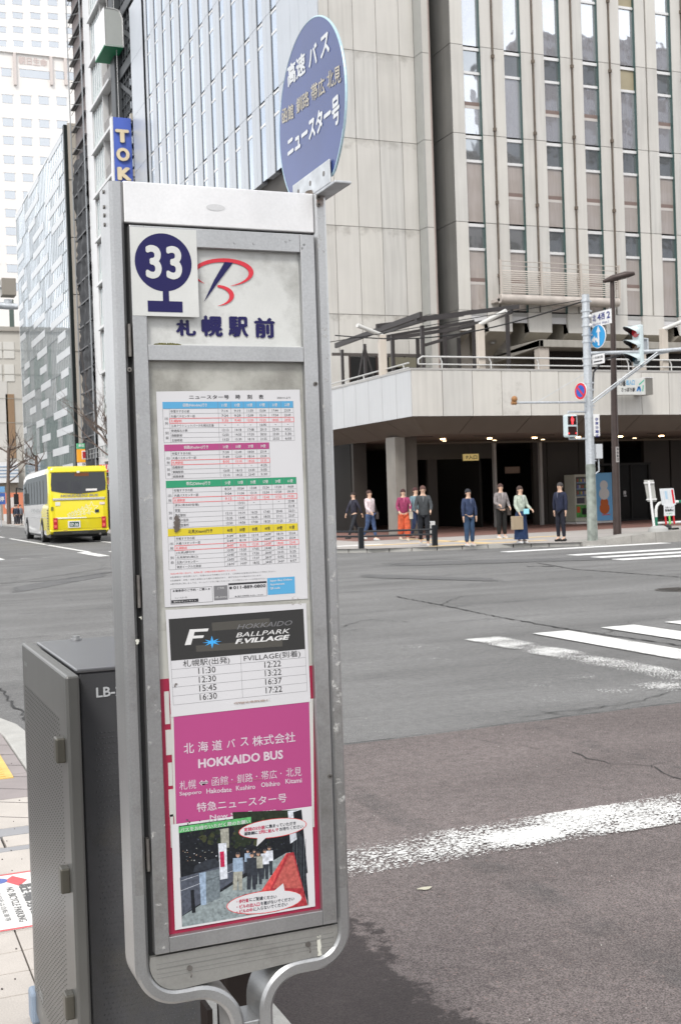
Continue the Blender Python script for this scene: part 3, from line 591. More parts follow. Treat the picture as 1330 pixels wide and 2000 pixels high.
# ballpark shuttle poster
S = Print(2)
c4 = [pz(323, 1191), pz(597, 1178), pz(606, 1370), pz(334, 1400)]; S.pl(c4, 0, 0)
def S4(pts, ox=300, oy=1170, k=4.03): return [pz(ox+a/k, oy+b/k) for a, b in pts]
def uvq(c4):   # bilinear box over four corners (TL, TR, BR, BL)
    a, b, c, d = [V(p) for p in c4]; return lambda u, v: (a*(1-u)+b*u)*(1-v)+(d*(1-u)+c*u)*v
def put(P_, pr, s_, box, m, bold=0., l=4, sk=0.):
    pr.text(s_, lambda u, v: (lambda w_: V((w_.x, pr.y-l*.00012, w_.y)))(P_(u+sk*(box[3]-v), v)), box[0], box[3], box[2], box[1], m, bold)
hb = S4([(118, 157), (1175, 76), (1190, 392), (135, 485)]); S.pl(hb, 1)
H = uvq(hb)
put(H, S, 'HOKKAIDO', (.49, .26, .90, .38), 2, .0, sk=.15); put(H, S, 'BALLPARK', (.48, .46, .88, .57), 3, .0, sk=.15); put(H, S, 'F.VILLAGE', (.47, .61, .87, .73), 3, .035, sk=.15)
S.pl(S4([(283, 238), (432, 230), (424, 252), (322, 258), (314, 288), (395, 284), (388, 304), (306, 310), (292, 358), (244, 362)]), 3, 2)
cx_, cz_ = S4([(458, 338)])[0]; st = []
for k in range(16):
    a = 2*math.pi*k/16; rr_ = (.0075 if k % 2 else .020); sc_ = (1, .42) if k not in (4, 12) else (1, .62)
    st.append((cx_+rr_*math.cos(a)*sc_[0], cz_+rr_*math.sin(a)*sc_[1]*(.9 if k % 2 else 1)))
S.pl(st, 4, 3)
for b_ in ([(455, 185), (910, 150), (912, 215), (460, 250)], [(330, 365), (1010, 312), (1012, 372), (335, 415)]): S.pl(S4(b_), 5, 1.5)
tb = S4([(135, 485), (1190, 392), (1205, 722), (155, 833)]); G = uvq(tb)
rows_ = [('札幌駅(出発)', 'FVILLAGE(到着)'), ('11:30', '12:22'), ('12:30', '13:22'), ('15:45', '16:37'), ('16:30', '17:22')]
for i in range(6): S.line(G(0, i/5), G(1, i/5), .0005, 2)
for u in (0, .507, 1): S.line(G(u, 0), G(u, 1), .0005, 2)
for i, (a, b) in enumerate(rows_):
    wa, wb = (.34, .43) if i == 0 else (.125, .125)
    put(G, S, a, (.255-wa/2, i/5+.015, .255+wa/2, i/5+(.19 if i == 0 else .155)), 1, .0); put(G, S, b, (.745-wb/2, i/5+.015, .745+wb/2, i/5+(.19 if i == 0 else .155)), 1, .0)
S.build('shuttle_poster', [PAPER, flat('poster_black', (.035, .035, .035), .3), GREYINK, WINK, flat('star_blue', (.05, .35, .75)), flat('tape_over_black', (.075, .072, .065), .25)], D)

# magenta poster
S = Print(1); c4 = [pz(339, 1400), pz(603, 1368), pz(609, 1600), pz(345, 1640)]; S.pl(c4, 0, 0); M_ = lambda pts: S4(pts, 300, 1360, 3.912)
S.pl([pz(333, 1395), pz(611, 1364), pz(613, 1600), pz(342, 1640)], 2, -1)
U = uvq([pz(338, 1399), pz(599, 1371), pz(605, 1574), pz(344, 1607)])
def mt(s_, tl, tr, h_, bold=.0, ox=300, oy=1360, k=3.912, m=1):   # text from left/right baseline-top points in crop px
    a = V(pz(ox+tl[0]/k, oy+tl[1]/k)); b = V(pz(ox+tr[0]/k, oy+tr[1]/k)); d_ = V((0, -h_/k/2328.26*2.45))
    S.text(s_, lambda u, v: (lambda w_: V((w_.x, S.y-.0005, w_.y)))(a+(b-a)*u+d_*(1-v)), 0, 0, 1, 1, m, bold)
mt('北', (228, 358), (306, 350), 76, .01); mt('海', (336, 346), (414, 338), 76, .01); mt('道', (444, 336), (520, 328), 76, .01); mt('バ', (556, 328), (620, 322), 62, .01); mt('ス', (660, 316), (722, 310), 62, .01); mt('株式会社', (752, 304), (1078, 268), 76, .01)
mt('HOKKAIDO BUS', (338, 478), (985, 406), 68, .03)
for s_, a, b, h_ in (('札幌', (196, 646), (322, 632), 66), ('函館', (442, 616), (566, 603), 66), ('釧路', (634, 596), (754, 582), 66), ('帯広', (820, 570), (938, 557), 66), ('北見', (1008, 548), (1126, 537), 66)): mt(s_, a, b, h_, .0)
mt('⇔', (345, 640), (420, 634), 40, .03); mt('・', (592, 630), (602, 629), 10, .03); mt('・', (780, 605), (790, 604), 10, .03); mt('・', (965, 582), (975, 581), 10, .03)
for s_, a, b in (('Sapporo', (196, 728), (365, 712)), ('Hakodate', (402, 704), (594, 690)), ('Kushiro', (628, 682), (774, 668)), ('Obihiro', (818, 656), (962, 643)), ('Kitami', (1004, 630), (1128, 620))): mt(s_, a, b, 36, .015)
mt('特急ニュースター号', (328, 812), (1012, 736), 68, .01); mt('New Star Express', (428, 905), (932, 852), 40, .015)
S.build('company_poster', [MAG, PINKINK, PAPER2], D)
residue(395, 1515, 540, 1535, m=stain_mat('rusty_smear', (.36, .16, .16), .44, 50, .15, .6), k=.1, nx=20)

# photo poster
S = Print(4); X5 = lambda *pts: S4(pts, 300, 1570, 3.912)
S.pl(X5((133, 155), (1205, 15), (1230, 778), (162, 960)), 0, 0)
ph = [(190, 165), (1125, 40), (1180, 770), (215, 935)]
S.pl(X5(*ph), 1, 1)                                            # dark street
S.pl(X5((600, 60), (1125, 40), (1120, 220), (620, 300)), 2, 1.5)   # trees
for k in range(46):
    a, b = rnd.choice([(rnd.uniform(360, 560), rnd.uniform(190, 320)), (rnd.uniform(590, 760), rnd.uniform(120, 330)), (rnd.uniform(760, 980), rnd.uniform(90, 300))]); s_ = rnd.uniform(14, 34)
    S.pl(X5(*[(a+s_*math.cos(t)*rnd.uniform(.6, 1), b+s_*math.sin(t)*rnd.uniform(.6, 1)) for t in [j*.9 for j in range(7)]]), rnd.choice([2, 2, 3]), 1.6+.01*k)
S.pl(X5((1020, 50), (1125, 40), (1128, 240), (1040, 300)), 4, 2.2)  # pale sky gap
S.pl(X5((1060, 60), (1125, 40), (1172, 520), (1130, 560)), 1, 2.3)
S.pl(X5((505, 190), (570, 180), (575, 330), (515, 340)), 5, 2.2)
S.pl(X5((198, 560), (700, 420), (700, 520), (215, 850)), 6, 2.2)   # road
S.line(V(X5((205, 585))[0]), V(X5((340, 540))[0]), .0006, 4, 3); S.line(V(X5((205, 660))[0]), V(X5((620, 500))[0]), .0006, 4, 3)
S.pl(X5((215, 935), (215, 855), (620, 600), (1010, 370), (1040, 365), (1180, 770)), 7, 2.4)   # footway
S.pl(X5((815, 680), (1015, 372), (1065, 365), (1172, 770), (700, 845)), 8, 3); S.pl(X5((800, 690), (1010, 372), (1018, 372), (880, 660)), 9, 3.3); S.pl(X5((905, 640), (1030, 390), (1062, 390), (1130, 640)), 13, 3.2)
S.pl(X5((345, 525), (500, 492), (505, 715), (360, 770)), 14, 3); S.pl(X5((345, 525), (395, 515), (400, 765), (360, 770)), 15, 3.2)
S.pl(X5((280, 655), (305, 650), (318, 825), (290, 830)), 1, 3.4)
S.pl(X5((490, 300), (553, 293), (562, 565), (505, 575)), 4, 3.5); S.pl(X5((502, 362), (535, 358), (540, 475), (508, 480)), 10, 3.7)
S.pl(X5((300, 520), (310, 470), (400, 425), (470, 412), (492, 440), (490, 480)), 11, 3.1)
for k, (x, y, h_, c_) in enumerate(((640, 365, 290, 15), (745, 365, 285, 11), (795, 360, 250, 5), (845, 340, 230, 4), (878, 320, 220, 4), (765, 345, 180, 11), (715, 345, 180, 15))):
    lv = 4.0-.1*k; wd = h_*.13
    S.pl(X5((x-wd, y+h_*.16), (x+wd, y+h_*.14), (x+wd*1.1, y+h_*.5), (x-wd, y+h_*.52)), c_, lv+.05); S.pl(X5((x-wd*.9, y+h_*.48), (x+wd*.9, y+h_*.48), (x+wd*.9, y+h_), (x+wd*.2, y+h_), (x, y+h_*.6), (x-wd*.2, y+h_), (x-wd, y+h_)), 5 if k == 0 else 11, lv)
    S.pl(X5(*[(x+h_*.055*math.cos(t*.785), y+h_*.07+h_*.075*math.sin(t*.785)) for t in range(8)]), 12, lv+.1); S.pl(X5((x-h_*.06, y+h_*.06), (x, y-h_*.02), (x+h_*.06, y+h_*.06)), 11, lv+.12)
for k in range(260):      # foliage, lit windows and railings in the printed picture
    a, b = rnd.uniform(195, 1000), rnd.uniform(110, 420); u_ = (a-195)/800
    if b > 430-u_*90 or (a < 480 and b > 300): continue
    c_ = rnd.choice((2, 3, 2, 11, 6)); w_ = rnd.uniform(4, 16); h_ = rnd.uniform(3, 12); S.pl(X5((a, b), (a+w_, b-w_*.13), (a+w_*.9, b+h_), (a+1, b+h_*1.1)), c_, 1.9+.0005*k)
for k in range(26): a, b = rnd.uniform(200, 480), rnd.uniform(330, 470); S.pl(X5((a, b), (a+rnd.uniform(4, 14), b-1), (a+8, b+rnd.uniform(2, 6)), (a, b+4)), rnd.choice((4, 5, 14, 12)), 2.95+.0005*k)
for k in range(8): S.line(V(X5((1065+k*13, 180+k*12))[0]), V(X5((1062+k*14, 420+k*40))[0]), .0007, (14, 6)[k % 2], 2.6)
for k in range(70): a, b = rnd.uniform(430, 1000), rnd.uniform(640, 880); S.pl(X5((a, b), (a+14, b-2), (a+12, b+2), (a, b+3)), (6, 14)[k % 2], 2.9+.0005*k) if b < 900-(a-215)*.12 else None
S.pl(X5((188, 172), (740, 95), (742, 142), (190, 218)), 16, 5)
def el(cx, cy, a, b, rot, m, lv): S.pl(X5(*[(cx+a*math.cos(t*.2618)*math.cos(rot)-b*math.sin(t*.2618)*math.sin(rot), cy+a*math.cos(t*.2618)*math.sin(rot)+b*math.sin(t*.2618)*math.cos(rot)) for t in range(24)]), m, lv)
el(905, 182, 262, 72, -.13, 9, 5); el(905, 182, 256, 67, -.13, 0, 5.3); S.pl(X5((790, 240), (880, 230), (782, 322)), 0, 5.2)
el(842, 745, 292, 86, -.13, 9, 5); el(842, 745, 286, 80, -.13, 0, 5.3); S.pl(X5((900, 672), (985, 602), (998, 665)), 0, 5.2)
def m5(s_, a, b, h_, bold, m): 
    y_ = S.y; S.y = y_-.0004; mt(s_, a, b, h_, bold, 300, 1570, 3.912, m); S.y = y_
m5('バスをお待ちいただく際のお願い', (200, 182), (732, 112), 30, .01, 0)
m5('定刻の5分前', (686, 178), (846, 158), 30, .03, 10); m5('に集まっていただき', (852, 156), (1080, 128), 28, .02, 11)
m5('道路側に', (686, 212), (790, 200), 26, .03, 11); m5('2列に並んで', (798, 198), (948, 178), 28, .03, 10); m5('お待ちください', (956, 176), (1135, 152), 28, .02, 11)
m5('・歩行者', (630, 728), (722, 714), 30, .03, 10); m5('にご配慮ください', (728, 712), (935, 688), 28, .02, 11)
m5('・ビルの出入口', (630, 768), (806, 744), 30, .03, 10); m5('を塞がないでください', (812, 742), (1068, 704), 28, .02, 11)
m5('・ビルの中', (630, 806), (752, 788), 28, .03, 10); m5('に入らないでください', (758, 786), (1018, 745), 28, .02, 11)
cols = [PAPER, (.012, .014, .018), (.02, .028, .018), (.045, .05, .025), (.55, .58, .64), (.30, .30, .26), (.07, .08, .105), (.22, .26, .27), (.33, .035, .045), (.55, .07, .07), (.42, .02, .07), (.03, .035, .045), (.40, .25, .18), (.40, .09, .08), (.14, .17, .19), (.26, .34, .45), (.10, .36, .13)]
S.build('photo_poster', [c_ if not isinstance(c_, tuple) else flat('photo_print', c_, .35, var=.30, scale=160) for c_ in cols], D)

# hinges, screws, wear
q0 = None
for x, y in ((255, 665), (274, 1155), (299, 1668)):
    p = at_y(x, y, YF); q = MB(); q.tube([(.5005, YF-.002, p.z-.031), (.5005, YF-.002, p.z+.031)], .0032, 8); q.box(.4985, YF-.001, p.z-.031, .5025, YF+.01, p.z+.031); q.build('hinge', STEEL, BS)
def screw(x, y, Y, r=.0045, par=BS):
    p = at_y(x, y, Y); q = MB(); q.disc((p.x, Y-.0005, p.z), (1,0,0), (0,0,1), r, -.002, 14, 0); q.disc((p.x, Y-.0032, p.z), (1,0,0), (0,0,1), r*.45, n=6, m=1); q.build('screw', [STEEL, BLACK], par)
for x, y in ((621, 386), (622, 400), (253, 722)): screw(x, y, YF)
for x, y in ((616, 750), (644, 1516)): screw(x, y, DY)
for x, y in ((459, 474), (496, 475), (559, 471), (567, 468), (594, 478), (607, 500), (590, 485), (415, 697)):
    p = at_y(x, y, DY); q = MB(); q.disc((p.x, DY-.0006, p.z), (1,0,0), (0,0,1), .0022, .0005, 10); q.build('rivet', ALU_H, D)
q = MB()
for y in (372, 403, 420, 439):
    p = at_x(204, y, .470); q.disc((.4693, YF+.05, p.z), (0,1,0), (0,0,1), .004, -.002, 10)
q.build('side_rivet', STEEL, BS, kind='stuff')
p = at_y(422, 405, YF); q = MB(); n = 24; q.add([(p.x+.019*math.cos(2*math.pi*k/n), YF+.0012, p.z+.0065*math.sin(2*math.pi*k/n)) for k in range(n)], [tuple(range(n))]); q.build('oval_label', ALU, BS)
DRIP = stain_mat('white_drip', (.62, .62, .55), .47, 60, .05, .9)
for x0, y0, x1, y1, k in ((618, 1815, 628, 1880, .12), (268, 1200, 285, 1215, .06), (262, 1245, 275, 1262, .05)):
    a = at_y(x0, y1, YF+.003); b = at_y(x1, y0, YF+.003); yy = YF+.0022 if k > .1 else YF-.0008
    patch('drip_mark', [(a.x, yy, a.z), (b.x, yy, a.z), (b.x, yy, b.z), (a.x, yy, b.z)], DRIP, 4, 10, lambda u, v, k=k: k-.35*(1-min(1, 3*min(u, 1-u, v, 1-v))), BS)
# round top sign, facing along the kerb (seen at a slant)
DX = .897; cy, cz, rr_ = 2.283, 2.432, .187
DISC = empty('round_sign', (0, 0, 0)); DISC.parent = BS; DISC.location = V((DX, cy, cz))-wloc(BS)
q = MB(); n = 72; ring = []
for k in range(n):
    a = 2*math.pi*k/n; ring.append((DX, cy-rr_*math.cos(a), max(cz+rr_*math.sin(a), cz-rr_*.80)))
q.prism(ring, (.004, 0, 0), 0); SB = mat('blue_sign_face', (.027, .055, .205), .34, var=.12, scale=7, streak=.0, coat=.1)
q.build('sign_plate', [SB], DISC, bevel=.0008)
q = MB()
for k in range(n):
    a, b = ring[k], ring[(k+1) % n]; q.tube([(DX+.002, a[1], a[2]), (DX+.002, b[1], b[2])], .0028, 5, caps=False)
q.build('rim', flat('pale_rim', (.40, .55, .62), .4, metal=.4), DISC)
def dfn(u, v): return V((DX-.0009, u, v))
WS = mat('aged_white_lettering', (.62, .64, .66), .4, var=.04)
SKIN_OLD = mat('peeling_sticker_letters', (.42, .39, .33), .6, var=.3, scale=80)
q = MB()
def dtext(s_, pl, pr, h_, m=0, bold=.03):     # pl/pr: photo px of the baseline ends
    a = at_x(*pl, DX); b = at_x(*pr, DX); q.text(s_, lambda u, v: V((DX-.0010, a.y+(b.y-a.y)*u, a.z+(b.z-a.z)*u+v*h_)), 0, 0, 1, 1, m, bold)
dtext('高速', (563, 172), (598, 142), .046); dtext('バ', (604, 134), (621, 122), .042); dtext('ス', (627, 117), (645, 100), .042)
q.build('sign_lettering', [WS, SKIN_OLD], DISC); q = MB()
dtext('ニュースター', (563, 310), (648, 240), .045, 0, .04); dtext('号', (650, 252), (665, 238), .056)
q.build('sign_lettering', [WS, SKIN_OLD], DISC); q = MB()
dtext('函館', (552, 243), (575, 231), .033, 1, .02); dtext('釧路', (580, 224), (605, 206), .033, 1, .02); dtext('帯広', (609, 200), (636, 182), .034, 1, .02); dtext('北見', (640, 175), (667, 160), .034, 1, .02)
q.build('peeling_lettering', [WS, SKIN_OLD], DISC)
q = MB(); p1 = at_x(579, 361, DX); p2 = at_x(655, 330, DX); p3 = at_x(651, 303, DX); p4 = at_x(578, 345, DX)
bz = cz-rr_*.80
q.box(DX-.006, 2.175, bz-.018, DX-.002, 2.385, bz+.030); q.box(DX-.006, 2.150, bz-.024, DX+.03, 2.385, bz-.018); q.build('bracket', mat('rusty_zinc', (.50, .52, .54), .5, .5, var=.2, scale=30), DISC, bevel=.002)
for yy in (2.350, 2.28, 2.205):
    q = MB(); q.disc((DX-.0065, yy, bz+.008), (0,1,0), (0,0,1), .0055, -.003, 12); q.build('bolt', STEEL, DISC)
q = MB(); q.tube([(.899, 2.285, 2.245), (.899, 2.285, 2.275)], .016, 14); q.tube([(.899, 2.285, 2.272), (.899, 2.285, bz-.022)], [.018, .024], 14); q.build('clamp', mat('rusty_clamp', (.11, .09, .075), .6, .5, var=.4, scale=60), DISC)

# brown steel post behind the sign
q = MB(); q.box(.738, 2.58, .12, .816, 2.66, .60); BP = q.build('bollard_post', flat('dark_brown_paint', (.022, .015, .013), .5), bevel=.005)
tag(BP, 'short dark brown square post standing behind the bus stop panel', 'post'); 
q = MB(); q.box(.700, 2.60, .12, .712, 2.66, .50); o = q.build('cable_pipe', flat('dark_brown_paint', (.022, .015, .013), .5)); tag(o, 'thin dark brown pipe beside the square post behind the bus stop panel', 'pipe')

# ================================================================== UTILITY CABINET
CB = empty('utility_cabinet', (.62, 3.2, .12), 'grey steel street utility cabinet lettered LB-2 behind the bus stop panel', 'utility cabinet')
q = MB(); q.box(.500, 2.95, .16, .790, 3.60, 1.236); q.build('body', CHAR, CB, bevel=.006)
q = MB(); q.box(.492, 2.944, 1.236, .796, 3.612, 1.247); q.build('top_lid', mat('lid_grey', (.15, .153, .163), .34, .45, var=.06), CB, bevel=.004)
q = MB(); q.box(.51, 2.97, .12, .78, 3.59, .16); q.build('plinth', BLACK, CB)
q = MB(); q.box(.450, 2.835, .15, .482, 3.615, 1.247); q.build('door', CHARL, CB, bevel=.006)
q = MB(); q.box(.482, 2.93, .17, .500, 3.59, 1.225); q.build('door_gap', BLACK, CB)
# rows of slanted slots pressed in the door
q = MB(); rows = 72
for j in range(rows):
    z = .24+j*.0125
    t = j/rows; w_ = .0
    y0, y1 = 2.93+(.10*(.5+.5*math.sin(t*6.2))*(.5)), 3.56
    k = y0
    while k < y1:
        a = k; q.add([(.4493, a, z), (.4493, a+.016, z-.006), (.4493, a+.016, z-.0030), (.4493, a, z+.0030)], [(0, 1, 2, 3)]); k += .024
q.build('vent_slot', flat('slot_dark', (.035, .035, .035), .5), CB, kind='stuff')
q = MB()
for i in range(22):
    for j in range(68):
        x = .535+i*.0105+(.005 if j % 2 else 0); z = .20+j*.0132
        q.add([(x, 2.9495, z+.0030), (x-.0028, 2.9495, z-.0014), (x+.0028, 2.9495, z-.0014), (x, 2.9478, z-.0002)], [(0, 1, 3), (1, 2, 3), (2, 0, 3)])
q.build('dimple', CHAR, CB, kind='stuff')
q = MB(); q.text('LB-2', lambda u, v: V((u, 2.9485, v)), .541, 1.172, .606, 1.197, 0, .02); q.text('0', lambda u, v: V((u, 2.9485, v)), .610, 1.172, .624, 1.197, 0, .02)
q.build('lettering', flat('pale_grey_letters', (.50, .52, .54)), CB)
q = MB(); q.text('LB-202', lambda u, v: V((.4492, 3.56-u, v)), 0, 1.188, .05, 1.200, 0, .02); q.text('202', lambda u, v: V((.4492, 3.50-u, v)), 0, .245, .07, .27, 0, .02)
q.build('lettering', flat('pale_grey_letters', (.34, .35, .35)), CB)
for z in (1.065, .753, .45):
    q = MB(); q.box(.428, 2.875, z-.030, .452, 2.915, z+.030)
    if z == .753: q.M = None
    q.build('hinge', mat('hinge_bronze', (.10, .095, .08), .4, .6), CB, bevel=.004)
q = MB(); q.disc((.602, 3.57, 1.2475), (1,0,0), (0,1,0), .016, -.006, 20); q.disc((.602, 3.57, 1.2535), (1,0,0), (0,1,0), .011, -.007, 20); q.build('cap_bolt', ALU_H, CB, smooth=True)
q = MB(); q.disc((.80, 3.12, 1.252), (1,0,0), (0,1,0), .010, -.008, 16); q.build('cap_bolt', STEEL, CB)
q = MB(); q.box(.436, 3.59, .12, .472, 3.66, .215); q.build('blue_foot', flat('faded_blue_plastic', (.20, .25, .32)), CB, bevel=.01)

# ================================================================== FAR CORNER: pavement, kerbs
FZ = .12
FP = mat('far_paving', (.36, .335, .315), .85, var=.09, scale=1.2, fine=.05, fscale=30)
q = MB(); q.poly([(12.3, 33.2, FZ-.004), (12.75, 31.9, FZ-.004), (13.6, 30.9, FZ-.004), (15, 30.25, FZ-.004), (17, 29.75, FZ-.004), (19, 28.35, FZ-.004), (70, 27.2, FZ-.004), (70, 60, FZ-.004), (12.3, 60, FZ-.004)])
q.poly([(12.1, 60, FZ-.004), (18.5, 60, FZ-.004), (18.5, 140, FZ-.004), (12.1, 140, FZ-.004)])
farp = q.build('far_pavement', FP, kind='structure')
cp = [(12.15, 60), (12.15, 50), (12.15, 42), (12.2, 36), (12.3, 33.5), (12.75, 32.0), (13.5, 31.1), (14.6, 30.45), (16.0, 30.05), (17.4, 29.6), (18.2, 29.0), (18.9, 28.5)]
for (xa, ya), (xb, yb) in zip(cp, cp[1:]):
    a = V((xa, ya, -.02)); b = V((xb, yb, -.02)); n = max(1, round((b-a).length/.62)); t = (b-a).normalized(); nr = V((-t.y, t.x, 0))*.18
    for k in range(n):
        p = a+(b-a)*(k/n)+t*.012; p2 = a+(b-a)*((k+1)/n)-t*.012
        q = MB(); q.prism([p, p2, p2+nr, p+nr], (0, 0, .125+.01*(k % 2))); q.build('kerb_stone', KERB, farp)
a = V((12.15, 60, -.02)); q = MB(); q.box(12.08, 60, -.02, 12.26, 140, .12); q.build('kerb', KERB, farp)
BRK = mat('red_brick_paving', (.20, .105, .085), .85, var=.18, scale=3, fine=.15, fscale=18)
q = MB(); q.box(15.4, 36.3, FZ-.003, 60, 56, FZ+.006); q.build('brick_paving', BRK, farp)
TYF = mat('far_tactile', (.62, .46, .24), .8, var=.08)
for x0, y0, x1, y1 in ((15.2, 29.95+.35, 19.0, 30.6), (14.2, 32.6, 21.0, 32.9), (17.0, 30.6, 17.3, 36.2)):
    q = MB(); q.box(x0, y0, FZ-.002, x1, y1, FZ+.006); q.build('tactile_strip', TYF, farp)
q = MB(); q.box(13.2, 33.2, FZ-.002, 15.0, 33.6, FZ+.003); q.build('white_mark', LP, farp)
# raised concrete planter kerb at the right
q = MB(); top = []
for px, py, h_ in ((1062, 1062, .13), (1100, 1058, .17), (1150, 1052, .24), (1205, 1048, .30), (1262, 1044, .30), (1330, 1039, .30), (1400, 1036, .30)):
    p = at_z(px, py+4, 0); top.append((p.x, min(p.y, 29.5), h_))
xs = [(18.9, 28.35, .12), (19.6, 28.25, .16), (20.4, 28.15, .24), (21.2, 28.1, .30), (22.2, 28.05, .32), (25, 28, .32), (40, 27.9, .32)]
for (xa, ya, ha), (xb, yb, hb_) in zip(xs, xs[1:]):
    n = max(1, round((xb-xa)/1.2))
    for k in range(n):
        f0, f1 = k/n, (k+1)/n; x0, x1 = xa+(xb-xa)*f0+.006, xa+(xb-xa)*f1-.006; y0, y1 = ya+(yb-ya)*f0, ya+(yb-ya)*f1; h0, h1 = ha+(hb_-ha)*f0, ha+(hb_-ha)*f1
        q = MB(); q.add([(x0, y0, -.01), (x1, y1, -.01), (x1, y1+.9, -.01), (x0, y0+.9, -.01), (x0, y0+.03, h0), (x1, y1+.03, h1), (x1, y1+.9, h1), (x0, y0+.9, h0)],
            [(0, 3, 2, 1), (4, 5, 6, 7), (0, 1, 5, 4), (1, 2, 6, 5), (2, 3, 7, 6), (3, 0, 4, 7)]); q.build('kerb_block', CONC, farp)

# ================================================================== DEPARTMENT STORE
XA, YC, YT = 18.54, 45.9, 44.0
FL = [5.52, 9.2, 12.88, 16.56, 20.24, 23.92, 27.60]
ST = empty('department_store', (24, 46, .12), 'beige panel clad department store with tall strip windows and a canopy over its corner entrance', 'building')
q = MB(); q.box(XA+.30, YC+.25, 5.0, 60, 100-20.2, 41.6); q.box(24.0, YT+.40, 9.25, 60, YC+.3, 41.6); q.build('structure_core', flat('core_dark', (.10, .095, .09), .9), ST)
G = .012
PV = [PANEL, mat('stone_cladding_b', (.52, .505, .475), .5, var=.05, scale=.8, streak=.10), mat('stone_cladding_c', (.555, .54, .505), .5, var=.04, scale=.7, streak=.07), mat('stone_cladding_d', (.53, .52, .495), .5, var=.05, scale=.5, streak=.13)]
rp = random.Random(9)
def panel(x0, z0, x1, z1, y, m=None, name='wall_panel', d=.06):
    m = m or rp.choice(PV)
    q = MB(); q.box(x0+G, y, z0+G, x1-G, y+d, z1-G); return q.build(name, m, ST)
def panelx(y0, z0, y1, z1, x, m=PANELC, name='wall_panel', d=.06):
    q = MB(); q.box(x, y0+G, z0+G, x+d, y1-G, z1-G); return q.build(name, m, ST)
q = MB(); q.box(XA+.05, YC+.04, 5.5, 23.3, YC+.3, 41); q.box(XA+.05, YC+.04, 5.5, XA+.32, 50.5, 41); q.build('joint_backing', JOINT, ST)
# recessed core wall: four wide panels per storey, the right one rounding back
cxs = [XA+.02, 19.0, 20.07, 21.13, 22.19]
FZs = [5.52, 9.2, 12.88, 16.56, 20.24, 23.92, 27.6, 31.3, 35.0, 41.6]
for za, zb in zip(FZs[:6], FZs[1:7]):
    for xa, xb in zip(cxs, cxs[1:]): panel(xa, za, xb, zb, YC)
    q = MB(); pts = [(22.19+G, YC, za+G)]+[(22.55+.70*math.sin(R(a)), YC+.32-.32*math.cos(R(a)), za+G) for a in (0, 15, 30, 45, 60, 75)]+[(23.25, YC+.5, za+G), (22.19+G, YC+.5, za+G)]
    q.prism(pts, (0, 0, zb-za-2*G)); q.build('wall_panel', PANEL, ST, smooth=True)
q = MB(); q.box(XA, YC, 27.62, 24, YC+.1, 41.6); q.box(24, YT, 27.62, 60, YT+.1, 41.6); q.box(XA, YC+.1, 38.7, XA+.1, 80, 41.6); q.box(XA, YC+.1, 5.5, XA+.06, 80, 12.85); q.build('wall', PANEL, ST)
# stepped returns between the core and the window wall
q = MB()
GREYC = mat('grey_metal_cladding', (.17, .168, .16), .35, .55, var=.08, scale=.8, streak=.1)
for za, zb in zip(FZs[:6], FZs[1:7]):
    q = MB(); q.box(22.90, YC-.62, za+G, 22.96, YC+.28, zb-G); q.build('return_panel', mat('return_grey', (.38, .385, .37), .45, .2, var=.04), ST)
    q = MB(); q.box(22.965, YC-.62, za+G, 23.30, YC-.56, zb-G); q.build('wall_panel', PANEL, ST)
    q = MB(); q.box(23.60, YT+.02, za+G, 23.66, YC-.1, zb-G); q.box(23.1, YC-.14, za+G, 23.60, YC-.1, zb-G); q.build('dark_return_panel', GREYC, ST)
q = MB(); q.tube([(23.30, YC-.6, 5.6), (23.30, YC-.6, 27.6)], .05, 8); q.build('downpipe', flat('pipe_mauve', (.30, .25, .23), .5), ST)
# window wall
CURT = glass('curtained_window', (.34, .29, .265), .04, .22, (.47, .42, .385), 2.5)
DIMW = glass('dim_window', (.05, .055, .06), .03, .42, (.16, .16, .15), 1.2)
HIGH = glass('sky_window', (.33, .31, .33), .02, .55, (.45, .44, .45), 2.5)
BLIND = mat('closed_blind', (.33, .29, .20), .6, var=.05, scale=2)
nbay = 10; pitch = 1.957; W0 = 24.215
wproto = {}
def window_t(x0, j, z0, z1, kind):
    """one storey of a strip window: short upper light, long lower light, three white bars"""
    up, lo = (HIGH, HIGH) if j >= 4 else ((DIMW, HIGH) if j == 3 else (DIMW, CURT))
    if kind: up = BLIND
    zm = z1-1.10
    q = MB(); q.poly([(x0, YT+.16, zm+.03), (x0+.80, YT+.16, zm+.03), (x0+.80, YT+.16, z1-.06), (x0, YT+.16, z1-.06)], 0)
    q.poly([(x0, YT+.16, z0+.06), (x0+.80, YT+.16, z0+.06), (x0+.80, YT+.16, zm-.03), (x0, YT+.16, zm-.03)], 1)
    w_ = q.build('window', [up, lo], ST)
    for za_, zb_ in ((z1-.16, z1-.03), (zm-.05, zm+.06)): q = MB(); q.box(x0, YT+.10, za_, x0+.79, YT+.155, zb_); q.build('white_bar', WMETAL, w_)
    if j <= 3 and not kind and rnd.random() < .8:
        q = MB(); zz = z1-1.10-1.35; q.box(x0+.03, YT+.165, zz-.12, x0+.77, YT+.18, zz); q.box(x0+.03, YT+.165, zz-.0, x0+.77, YT+.178, zz+.16, 1)
        # the blind's rail shows as a proud strip on the pane
        q.v = [v+V((0, -.012, 0)) for v in q.v]; q.build('blind_rail', [flat('rail_pale', (.50, .47, .45)), flat('rail_brown', (.20, .15, .135))], w_)
    return w_
